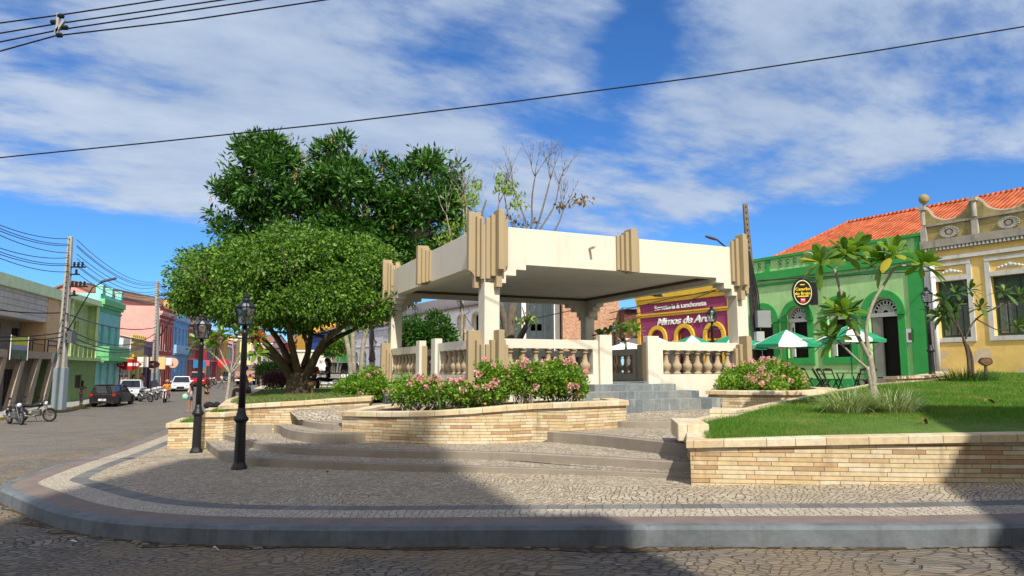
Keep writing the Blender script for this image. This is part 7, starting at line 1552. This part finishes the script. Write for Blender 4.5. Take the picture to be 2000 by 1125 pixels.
# ------------------------------------------------------------------ vehicles
RUB = paint('tyre rubber', (.018, .018, .018), .9, .1, 8); RIM = paint('alloy rim', (.35, .36, .37), .35, .05, 8, metal=.7); CARGLASS = glassmat('car glass', (.015, .018, .022), .05)
def carpaint(n, c): m, N, L, b = new_mat(n); b.inputs['Base Color'].default_value = c4(c); pr(b, .28, .5); b.inputs['Coat Weight'].default_value = .25; b.inputs['Coat Roughness'].default_value = .06; return m
TAIL = paint('tail lamp red', (.42, .015, .012), .3, .05); HEAD = paint('head lamp', (.62, .64, .66), .15, .03, spec=.7); PLATE = paint('number plate', (.60, .60, .58), .5, .05); PLAST = paint('dark trim plastic', (.02, .02, .022), .7, .1)
def car(name, label, cat, loc, heading, L_, W_, H_, col, kind='hatch', gc=.17):
    """local +x is the nose"""
    t = thing(name, label, cat, loc, heading); cp = carpaint('paint ' + label[:14], col); hl = L_ / 2; zb = H_ * .60; hw = W_ / 2
    if kind == 'pickup': belt = [(-hl, .95), (-hl * .12, .98), (hl * .42, 1.0), (hl * .93, .86), (hl, .62)]
    elif kind == 'suv': belt = [(-hl, 1.0), (-hl * .9, 1.06), (hl * .40, 1.04), (hl * .88, .90), (hl, .66)]
    else: belt = [(-hl, .82), (-hl * .95, .93), (hl * .38, .92), (hl * .88, .72), (hl, .52)]
    low = [(hl * .98, .22), (-hl * .98, .24)]; wr = .31 if kind != 'suv' else .36; wx = (hl * .64, -hl * .62)
    # body side outline with wheel arches, lofted over five sections of width
    def outline():
        P = [(-hl * .99, .30)] + belt + [(hl * .985, .30), (hl * .95, .24)]
        for c in wx:
            for i in range(9): a = math.pi * i / 8; P.append((c + (wr + .06) * math.cos(a), max(.24, wr - .02 + (wr + .06) * math.sin(a))))
        P.append((-hl * .95, .24)); return P
    P = outline(); n = len(P); V = []; secs = [(-hw, .93, .97), (-hw * .97, .985, 1.0), (0, 1.0, 1.015), (hw * .97, .985, 1.0), (hw, .93, .97)]
    for y, sx, sz in secs: V += [(x * sx, y, z if z < .5 else .5 + (z - .5) * sz) for x, z in P]
    F = [tuple(range(n)), tuple(reversed(range(n * 4, n * 5)))]
    for k in range(4): F += [(k * n + i, (k + 1) * n + i, (k + 1) * n + (i + 1) % n, k * n + (i + 1) % n) for i in range(n)]
    m = MB(); m.add(V, F); m.build('body', cp, t, bevel=.025, seg=2)
    # greenhouse
    if kind == 'pickup': g = [(-hl * .12, 1.0), (-hl * .08, H_ - .05), (hl * .18, H_ - .04), (hl * .46, 1.0)]
    elif kind == 'sedan': g = [(-hl * .72, .92), (-hl * .38, H_ - .05), (hl * .10, H_ - .03), (hl * .46, .92)]
    elif kind == 'suv': g = [(-hl * .93, 1.05), (-hl * .80, H_ - .08), (hl * .08, H_ - .04), (hl * .44, 1.03)]
    else: g = [(-hl * .96, .92), (-hl * .78, H_ - .07), (hl * .06, H_ - .03), (hl * .44, .91)]
    V = [(x, s * (hw * (.93 if z < 1.1 and z < H_ * .75 else .74)), z) for s in (-1, 1) for x, z in g]; m = MB(); m.add(V, [(0, 1, 2, 3), (7, 6, 5, 4), (0, 4, 5, 1), (1, 5, 6, 2), (2, 6, 7, 3), (3, 7, 4, 0)]); m.build('windows', CARGLASS, t, bevel=.02)
    m = MB(); m.box(g[1][0] - .03, g[2][0] + .03, -hw * .77, hw * .77, H_ - .055, H_); m.build('roof', cp, t, bevel=.03, seg=2)
    m = MB()
    for s in (-1, 1):
        for a, b in ((g[0], g[1]), (g[3], g[2])): m.tube([(a[0], s * hw * .93, a[1]), (b[0], s * hw * .75, b[1])], .04, 5)
        mx = (g[1][0] + g[2][0]) / 2 - .05
        if kind != 'pickup': m.tube([(mx, s * hw * .945, g[0][1]), (mx, s * hw * .76, g[1][1])], .035, 5)
    m.build('pillars', cp, t)
    for x in wx:
        for s in (-1, 1):
            m = MB(); m.lathe([(wr * .6, -.1), (wr * .93, -.1), (wr, -.06), (wr, .06), (wr * .93, .1), (wr * .6, .1)], (x, s * (hw - .11), wr), 20, Matrix.Rotation(R(90), 3, 'X')); w = m.build('wheel', RUB, t, smooth=False)
            m = MB(); m.lathe([(.03, -.04), (wr * .2, -.05), (wr * .58, -.075), (wr * .62, -.095), (wr * .62, -.02)], (x, s * (hw - .105), wr), 16, Matrix.Rotation(R(90 if s > 0 else -90), 3, 'X')); m.build('rim', RIM, w)
    for s in (-1, 1):
        m = MB(); m.box(hl * .90, hl * .985, s * hw * .60 - .16, s * hw * .60 + .16, .60, .74); m.build('headlight', HEAD, t, bevel=.02)
        z = .80 if kind == 'hatch' else .78; m = MB(); m.box(-hl * 1.0 - .01, -hl * .93, s * hw * .84 - .09, s * hw * .84 + .09, z - .10, z + .10); m.build('tail_light', TAIL, t, bevel=.02)
        m = MB(); m.box(hl * .36, hl * .42, s * (hw + .02) - .0, s * (hw + .14), .95, 1.07) if s > 0 else m.box(hl * .36, hl * .42, -(hw + .14), -(hw + .02), .95, 1.07); m.build('mirror', cp, t, bevel=.02)
    m = MB(); m.box(hl * .97, hl * 1.005, -.34, .34, .34, .52); m.build('grille', PLAST, t); m = MB(); m.box(-hl * 1.0 - .02, -hl * .985, -.24, .24, .42 if kind == 'hatch' else .5, .56 if kind == 'hatch' else .62); m.build('number_plate', PLATE, t)
    m = MB(); m.box(-hl * 1.005, -hl * .96, -hw * .9, hw * .9, .28, .40); m.build('bumper', PLAST, t); m = MB(); m.box(hl * .96, hl * 1.004, -hw * .88, hw * .88, .24, .32); m.build('bumper', PLAST, t)
    if kind == 'pickup':
        m = MB(); m.box(-hl * .97, -hl * .15, -hw * .82, hw * .82, .955, .985); m.build('bed_cover', PLAST, t)
    return t
SH = math.atan2(.970, -.242)
def onroad(px, py): return G(px, py, Rroad)
p = onroad(203, 795); car('parked_car', 'black hatchback parked with its tail to the viewer on the left street', 'car', (p.x - .3, p.y + 1.6, p.z), SH + R(-4), 3.95, 1.68, 1.50, (.012, .013, .016))
p = onroad(252, 781); car('pickup_truck', 'small silver white pickup parked nose on behind the black hatchback', 'pickup truck', (p.x, p.y + .3, p.z), SH + math.pi + R(6), 4.4, 1.68, 1.58, (.52, .55, .58), 'pickup')
p = onroad(336, 765); car('parked_car', 'white sedan parked facing the viewer beyond the motorcycles', 'car', (p.x, p.y + 2.0, p.z), SH + math.pi + R(8), 4.4, 1.75, 1.50, (.66, .68, .70), 'sedan')
p = onroad(370, 755); car('parked_car', 'red sport utility car parked behind the white sedan', 'car', (p.x, p.y + 2.2, p.z), SH + math.pi + R(8), 4.6, 1.85, 1.72, (.34, .01, .015), 'suv')
p = onroad(434, 746); car('pickup_truck', 'dark blue pickup facing the viewer far down the street', 'pickup truck', (p.x, p.y + 2, p.z), SH + math.pi, 5.2, 1.9, 1.8, (.04, .06, .09), 'suv')
p = onroad(541, 744); car('pickup_truck', 'dark pickup parked far off on the right side of the street', 'pickup truck', (p.x, p.y, p.z), SH + R(20), 5.2, 1.85, 1.75, (.02, .02, .022), 'pickup')
car('white_van', 'white van parked behind the iron railing beyond the broad tree', 'van', (D(640, 745, 46).x, 46, .55), R(176), 4.4, 1.8, 1.75, (.68, .70, .72), 'suv')
def truck():
    p = onroad(478, 752); t = thing('lorry', 'brown wooden sided lorry seen from behind far down the street', 'lorry', (p.x, p.y, p.z), SH); BW = paint('brown truck wood', (.22, .11, .085), .8, .2, 4, dirt=.4); PS = paint('pinkish planks', (.40, .24, .2), .8, .15, 4)
    m = MB(); m.box(0, 5.5, -1.2, 1.2, .95, 1.15); m.build('bed', BW, t); m = MB(); m.box(0, .08, -1.2, 1.2, 1.15, 1.75); m.build('tailgate', PS, t)
    for s in (-1, 1): m = MB(); m.box(.09, 5.4, s * 1.2 - .03, s * 1.2 + .03, 1.16, 2.45); m.build('side_boards', BW, t)
    m = MB(); m.box(.1, .16, -1.16, 1.16, 1.78, 2.6); m.build('load_cover', paint('grey brown tarpaulin', (.20, .14, .12), .9, .2, 3), t); m = MB(); m.box(5.6, 7.3, -1.1, 1.1, .7, 2.5); m.build('cab', carpaint('cab white', (.5, .5, .5)), t, bevel=.1, seg=2)
    m = MB(); m.box(-.05, .05, -1.2, 1.2, .55, .72); m.build('bumper', WHITE, t)
    for x in (1.3, 6.4):
        for s in (-1, 1): m = MB(); m.lathe([(.25, -.16), (.47, -.16), (.5, -.1), (.5, .1), (.47, .16), (.25, .16)], (x, s * 1.0, .5), 18, Matrix.Rotation(R(90), 3, 'X')); m.build('wheel', RUB, t)
    for s in (-1, 1): m = MB(); m.box(-.06, .0, s * .95 - .12, s * .95 + .12, .76, .9); m.build('tail_light', TAIL, t)
truck()
CHR = paint('chrome', (.20, .20, .21), .4, .03, 8, metal=.5); SEATM = paint('black vinyl', (.012, .012, .012), .5, .1)
def motorcycle(label, loc, heading, col, lean=0.0):
    t = thing('motorcycle', label, 'motorcycle', loc, heading); t.rotation_euler = (R(lean), 0, heading); bp = carpaint('tank ' + label[:14], col)
    for x, nm in ((.66, 0), (-.62, 1)):
        m = MB(); n = 22; k = 8
        for i in range(n):
            a = 2 * math.pi * i / n
            for j in range(k): b = 2 * math.pi * j / k; rr = .275 + .05 * math.cos(b); m.v.append((x + rr * math.cos(a), .045 * math.sin(b), .325 + rr * math.sin(a)))
        for i in range(n):
            for j in range(k): m.f.append((i * k + j, ((i + 1) % n) * k + j, ((i + 1) % n) * k + (j + 1) % k, i * k + (j + 1) % k))
        w = m.build('wheel', RUB, t, smooth=True); m = MB(); m.arc_band(x, .325, .225, .245, -.03, .03, 0, 2 * math.pi, 20); m.arc_band(x, .325, .02, .06, -.06, .06, 0, 2 * math.pi, 10)
        for i in range(10): a = 2 * math.pi * i / 10; m.tube([(x + .05 * math.cos(a), 0, .325 + .05 * math.sin(a)), (x + .235 * math.cos(a), 0, .325 + .235 * math.sin(a))], .006, 4)
        m.build('rim', CHR, w)
    m = MB()
    for s in (-.09, .09): m.tube([(.66, s, .325), (.40, s, .92)], .022, 6)
    m.build('fork', CHR, t); m = MB(); m.tube([(.40, 0, .9), (.12, 0, .62), (-.1, 0, .35), (-.3, 0, .38)], .03, 6); m.tube([(.40, 0, .86), (-.1, 0, .76), (-.55, 0, .72)], .03, 6)
    for s in (-.1, .1): m.tube([(-.2, s, .4), (-.62, s, .325)], .02, 6)
    m.build('chassis', BLK, t); m = MB(); m.lathe([(.02, -.26), (.10, -.2), (.15, 0), (.15, .14), (.08, .24), (.02, .26)], (.16, 0, .84), 12, Matrix.Rotation(R(82), 3, 'Y') @ Matrix.Diagonal((.85, 1, 1))); m.build('fuel_tank', bp, t, smooth=True)
    m = MB(); m.box(-.62, -.02, -.12, .12, .76, .84); m.build('seat', SEATM, t, bevel=.04, seg=2); m = MB(); m.box(-.12, .26, -.13, .13, .30, .60); m.build('engine', paint('engine metal', (.14, .14, .14), .5, .3, 14, metal=.4), t, bevel=.03)
    m = MB(); m.tube([(.2, -.14, .40), (-.1, -.16, .28), (-.4, -.17, .34), (-.75, -.18, .42)], [.02, .025, .045, .045], 8); m.build('exhaust', CHR, t, smooth=True)
    m = MB(); m.tube([(.34, -.36, 1.04), (.38, -.15, 1.02), (.38, .15, 1.02), (.34, .36, 1.04)], .014, 6); m.build('handlebar', BLK, t)
    for s in (-1, 1): m = MB(); m.tube([(.36, s * .26, 1.04), (.34, s * .30, 1.20)], .008, 4); m.lathe([(.01, -.01), (.06, 0), (.01, .01)], (.34, s * .30, 1.24), 10, Matrix.Rotation(R(90), 3, 'Y')); m.build('mirror', BLK, t)
    m = MB(); m.lathe([(.03, -.08), (.09, -.02), (.10, .04), (.01, .05)], (.50, 0, .90), 12, Matrix.Rotation(R(90), 3, 'Y')); m.build('headlight', HEAD, t, smooth=True)
    m = MB(); m.arc_band(.66, .325, .335, .35, -.06, .06, R(50), R(150), 10); m.arc_band(-.62, .325, .335, .35, -.07, .07, R(20), R(150), 10); m.build('mudguard', bp, t); m = MB(); m.box(-.99, -.96, -.09, .09, .50, .62); m.build('number_plate', PLATE, t)
    m = MB(); m.tube([(-.05, .1, .3), (-.08, .32, .02)], .012, 5); m.build('kickstand', BLK, t)
    return t
p = onroad(68, 824); motorcycle('black motorcycle with chrome fork parked by the tall concrete pole', (p.x, p.y, p.z), R(8), (.012, .012, .014), 6)
p = onroad(30, 829); motorcycle('black and blue motorcycle parked tail out at the left edge', (p.x, p.y, p.z), R(-35), (.02, .03, .06), 6)
for px, py, h, c, lab in ((284, 785, -30, (.6, .6, .6), 'white motorcycle parked behind the silver pickup'), (298, 781, -38, (.55, .56, .6), 'white and silver motorcycle in the middle of the parked row'), (306, 778, -25, (.7, .7, .7), 'white motorcycle next to the white sedan'), (405, 754, -20, (.5, .02, .02), 'red motorcycle parked far down the left street'), (415, 752, -35, (.5, .5, .5), 'grey motorcycle beside the red one far down the street'), (452, 748, 60, (.03, .03, .03), 'black motorcycle parked next to the lorry')):
    p = onroad(px, py); motorcycle(lab, (p.x, p.y, p.z), R(h), c, 6)

# ------------------------------------------------------------------ people
SKIN = paint('brown skin', (.32, .17, .10), .6, .05, 8); HAIR = paint('black hair', (.012, .009, .008), .5, .2, 20)
def skin_obj(name, V, E, Rr, mat, parent, root=0, sub=1):
    me = bpy.data.meshes.new(name); me.from_pydata([tuple(v) for v in V], E, []); me.materials.append(mat); o = bpy.data.objects.new(name, me); COL.objects.link(o); o.parent = parent
    bm = bmesh.new(); bm.from_mesh(me); L_ = bm.verts.layers.skin.verify(); bm.verts.ensure_lookup_table()
    for v, r in zip(bm.verts, Rr): v[L_].radius = (r, r) if not isinstance(r, tuple) else r
    bm.verts[root][L_].use_root = True; bm.to_mesh(me); bm.free()
    s = o.modifiers.new('skin', 'SKIN'); s.use_smooth_shade = True; s.branch_smoothing = .6; u = o.modifiers.new('sub', 'SUBSURF'); u.levels = u.render_levels = sub
    return o
POSES = {  # joints: hip centre height, then knees/ankles/toes and elbows/hands as (x forward, y left, z)
    'stand': dict(hip=.92, kn=((.02, .09, .50), (.0, -.10, .50)), an=((0, .10, .08), (-.03, -.11, .08)), el=((-.03, .26, 1.12), (.02, -.27, 1.12)), ha=((.10, .27, .90), (.14, -.24, .93))),
    'phone': dict(hip=.92, kn=((.03, .09, .50), (.0, -.10, .50)), an=((.02, .09, .08), (-.03, -.11, .08)), el=((.02, .25, 1.12), (.02, -.25, 1.10)), ha=((.28, .12, 1.18), (.27, -.10, 1.17))),
    'walk': dict(hip=.91, kn=((.22, .08, .52), (-.08, -.08, .50)), an=((.26, .09, .10), (-.38, -.09, .17)), el=((-.16, .24, 1.14), (.10, -.25, 1.13)), ha=((-.20, .25, .90), (.27, -.22, .98))),
    'sit': dict(hip=.50, kn=((.42, .10, .52), (.42, -.12, .52)), an=((.40, .10, .08), (.46, -.13, .08)), el=((.06, .25, .72), (.08, -.25, .72)), ha=((.32, .10, .66), (.33, -.10, .66))),
    'ride': dict(hip=.86, kn=((.36, .20, .72), (.36, -.20, .72)), an=((.05, .18, .34), (.05, -.18, .34)), el=((.22, .30, 1.12), (.22, -.30, 1.12)), ha=((.50, .30, 1.06), (.50, -.30, 1.06)))}
def person(label, loc, heading, pose='stand', top=(.5, .5, .5), bottom=(.1, .1, .2), long_legs=True, hair='short', female=False, helmet=None, skirt=False, h=1.66, hcol=None, extra=None):
    t = thing('person', label, 'person', loc, heading); q = POSES[pose]; s = h / 1.70; t.scale = (s, s, s); hz = q['hip']; dz = hz - .92; lean = .10 if pose == 'ride' else (.06 if pose == 'sit' else 0)
    hip = Vector((0, 0, hz)); wai = Vector((lean * .4, 0, hz + .20)); che = Vector((lean, 0, hz + .38)); nek = Vector((lean + .01, 0, hz + .55)); hb = Vector((lean + .03, 0, hz + .63)); hc = Vector((lean + .035, 0, hz + .72)); ht = Vector((lean + .02, 0, hz + .78)); sw = .155 if female else .185
    V = [hip, wai, che, nek, hb, hc, ht]; E = [(0, 1), (1, 2), (2, 3), (3, 4), (4, 5), (5, 6)]; Rr = [(.145, .105), (.115, .09) if female else (.135, .10), (.145, .10), .05, .062, (.078, .09), (.065, .075)]
    def add(p, par, r): V.append(Vector(p)); E.append((par, len(V) - 1)); Rr.append(r); return len(V) - 1
    for i, sy in ((0, 1), (1, -1)):
        a = add((0, sy * .09, hz - .06), 0, .088); k = add(q['kn'][i], a, .055); n_ = add(q['an'][i], k, .036); add(Vector(q['an'][i]) + Vector((.13, 0, -.045)), n_, .03)
        sh = add((che.x, sy * sw, che.z + .10), 2, .05); e = add(Vector(q['el'][i]) if pose in ('ride', 'sit') else Vector(q['el'][i]) + Vector((0, 0, 0)), sh, .038); w = add(q['ha'][i], e, .026); d = (Vector(q['ha'][i]) - Vector(q['el'][i])).normalized(); add(Vector(q['ha'][i]) + d * .09, w, .022)
        for f in (-.5, 0, .5): add(Vector(q['ha'][i]) + d * .16 + Vector((0, f * .045, f * .01)), len(V) - 1 if f == -.5 else len(V) - (1 if f == -.5 else (2 if f == 0 else 3)), .009)
    skin_obj('body', V, E, Rr, SKIN, t)
    # shirt
    V2 = [Vector(v) for v in (hip + Vector((0, 0, .02)), wai, che, (nek + che) / 2 + Vector((0, 0, .06)))]; E2 = [(0, 1), (1, 2), (2, 3)]; R2 = [(.158, .122), (.128, .105) if female else (.15, .118), (.16, .118), .075]
    for i, sy in ((0, 1), (1, -1)): a = len(V2); V2.append(Vector((che.x, sy * sw, che.z + .10))); E2.append((2, a)); R2.append(.064); V2.append(V2[a].lerp(Vector(q['el'][i]), .85)); E2.append((a, a + 1)); R2.append(.052)
    skin_obj('shirt', V2, E2, R2, paint('cloth ' + label[:18], top, .9, .12, 12), t, root=1)
    V3 = [hip + Vector((0, 0, .06))]; E3 = []; R3 = [(.155, .12)]
    for i, sy in ((0, 1), (1, -1)):
        a = len(V3); V3.append(Vector((0, sy * .09, hz - .06))); E3.append((0, a)); R3.append(.102); k = Vector(q['kn'][i])
        if long_legs: V3 += [k, Vector(q['an'][i]).lerp(k, .08)]; E3 += [(a, a + 1), (a + 1, a + 2)]; R3 += [.07, .055]
        else: V3.append(V3[a].lerp(k, .5)); E3.append((a, a + 1)); R3.append(.088)
    skin_obj('trousers' if long_legs else 'shorts', V3, E3, R3, paint('cloth b ' + label[:18], bottom, .9, .12, 12), t)
    hm = paint('hair', hcol, .5) if hcol else HAIR; c = hc + Vector((-.012, 0, .025)); m = MB()
    if helmet: m.lathe([(.09, -.10), (.125, -.05), (.135, .02), (.115, .09), (.06, .13), (.01, .14)], tuple(c), 14); m.build('helmet', paint('helmet ' + label[:10], helmet, .3), t, smooth=True)
    else:
        m.lathe([(.08, -.03), (.102, .0), (.105, .04), (.085, .085), (.045, .11), (.005, .118)], tuple(c + Vector((-.012, 0, 0))), 14)
        if hair == 'long': m.tube([tuple(c + Vector((-.05, 0, .06))), tuple(c + Vector((-.085, 0, -.04))), tuple(c + Vector((-.10, 0, -.18))), tuple(c + Vector((-.10, 0, -.34)))], [.06, .085, .085, .045], 10)
        m.build('hair', hm, t, smooth=True)
    m = MB(); m.lathe([(.012, -.02), (.016, 0), (.006, .03)], tuple(hc + Vector((.088, 0, -.012))), 6); m.build('nose', SKIN, t, smooth=True)
    for sy in (-1, 1): m = MB(); m.lathe([(.003, -.008), (.011, 0), (.003, .008)], tuple(hc + Vector((.082, sy * .030, .018))), 8, Matrix.Rotation(R(90), 3, 'Y')); m.build('eye', HAIR, t)
    m = MB(); m.box(hc.x + .076, hc.x + .086, -.022, .022, hc.z - .052, hc.z - .045); m.build('mouth', paint('lips', (.28, .08, .07), .5), t)
    for sy in (1, -1):
        a = Vector(q['an'][0 if sy > 0 else 1]); m = MB(); m.obox(a + Vector((.05, 0, -.045)), (.24, .085, .06)); m.build('shoe', paint('shoe ' + label[:8], (.05, .04, .04) if long_legs else (.45, .2, .14), .7), t, bevel=.02, seg=2)
    return t
LH = math.atan2(.97, -.242)
p = G(158, 793, Lz); person('woman with long black hair in a navy top walking on the left sidewalk', p, LH + R(10), 'walk', (.04, .055, .10), (.20, .18, .17), True, 'long', True, h=1.6)
for px, tp, lab, hr, hl_ in ((238, (.42, .45, .50), 'man in a pale grey shirt standing at the shop behind the parked cars', 'short', 200), (247, (.50, .30, .22), 'person in a salmon top beside the man in pale grey at the shop', 'short', 160), (261, (.62, .48, .25), 'woman with long hair in a yellow top by the yellow shop', 'long', 20), (278, (.30, .20, .26), 'person in a patterned mauve top before the purple shop', 'short', 250)):
    x, y = Lpt({238: 60, 247: 61, 261: 64, 278: 69}[px], 1.2); kx = (px - 1000) / 1400; yy = {238: 60, 247: 61, 261: 64, 278: 69}[px]; x = kx * yy; person(lab, (x, yy, Lz(x, yy)), R(hl_), 'stand', tp, (.05, .06, .1), True, hr, hr == 'long')
p = G(322, 786, Rroad); mo = motorcycle('red motorcycle being ridden towards the viewer', (p.x, p.y, p.z), LH + math.pi + R(6), (.42, .01, .015)); person('rider in an orange shirt and orange helmet on the red motorcycle', (p.x + .04, p.y + .15, p.z + .0), LH + math.pi + R(6), 'ride', (.80, .28, .03), (.16, .06, .08), True, 'short', helmet=(.45, .16, .08))
p = G(371, 804, Rroad); person('woman in a pale top and denim shorts looking at her phone', p, R(165), 'phone', (.42, .44, .48), (.10, .17, .27), False, 'long', True, h=1.6)
bgm = MB(); bgm.lathe([(.04, -.16), (.15, -.12), (.18, 0), (.15, .12), (.07, .17), (.03, .18)], (0, 0, 0), 14, Matrix.Diagonal((1, .6, 1))); bo = bgm.build('shoulder_bag', paint('mint cloth', (.30, .58, .42), .8, .1, 6), smooth=True); bo.location = (p.x - .26, p.y - .15, p.z + .88); tag(bo, 'mint green round shoulder bag hanging at the hip of the woman in shorts', 'bag')
p = G(403, 789, Rroad); person('woman in a short black dress standing behind the second lamp post', p, R(140), 'phone', (.012, .012, .014), (.012, .012, .014), False, 'long', True, h=1.62)
for dx, lab, r in ((0, 'big black backpack lying on the ground beyond the lowest planter', .28), (.5, 'smaller black bag leaning on the backpack', .2)):
    p = G(408, 797, Rroad); m = MB(); m.lathe([(.1, 0), (r, .06), (r * 1.05, .22), (r * .8, .36), (r * .3, .44), (.01, .45)], (0, 0, 0), 12, Matrix.Diagonal((1.2, .8, .9))); o = m.build('backpack', paint('black nylon', (.015, .015, .02), .8, .2, 6, bump=.6), smooth=True); o.location = (p.x + dx, p.y, p.z); tag(o, lab, 'bag')
p = G(432, 760, Rroad); person('man in a white shirt striding across the far street', p, R(-10), 'walk', (.62, .55, .52), (.12, .13, .16), True)
p = G(487, 764, Rroad); motorcycle('dark motorcycle ridden away behind the nearest lamp post', (p.x, p.y, p.z), LH, (.03, .05, .08)); person('rider in an orange top, blue jeans and black helmet seen from behind', (p.x, p.y, p.z), LH, 'ride', (.75, .30, .05), (.08, .18, .38), True, helmet=(.02, .02, .02))
person('man in a grey shirt sitting on the planter edge beyond the nearest lamp', (D(481, 780, 25).x, 25.0, .55), R(200), 'sit', (.30, .31, .33), (.12, .08, .06), True)
person('child in a pink shirt near the distant twin lamps', G(515, 762, lambda x, y: Rroad(x, y) + .15), R(180), 'stand', (.6, .2, .28), (.1, .1, .15), True, h=1.2)
person('person in a maroon top seated under the broad tree', (D(613, 760, 28.9).x, 28.9, .90), R(250), 'sit', (.16, .03, .035), (.05, .04, .05), True)
person('person in black clothes and a black cap seated under the broad tree', (D(641, 760, 28.8).x, 28.8, .90), R(200), 'sit', (.012, .012, .014), (.012, .012, .014), True, hair='long')
person('person in a turquoise shirt seated beyond the right balusters', (D(1350, 740, 25.6).x, 25.6, .84), R(230), 'sit', (.05, .35, .45), (.4, .4, .42), True)
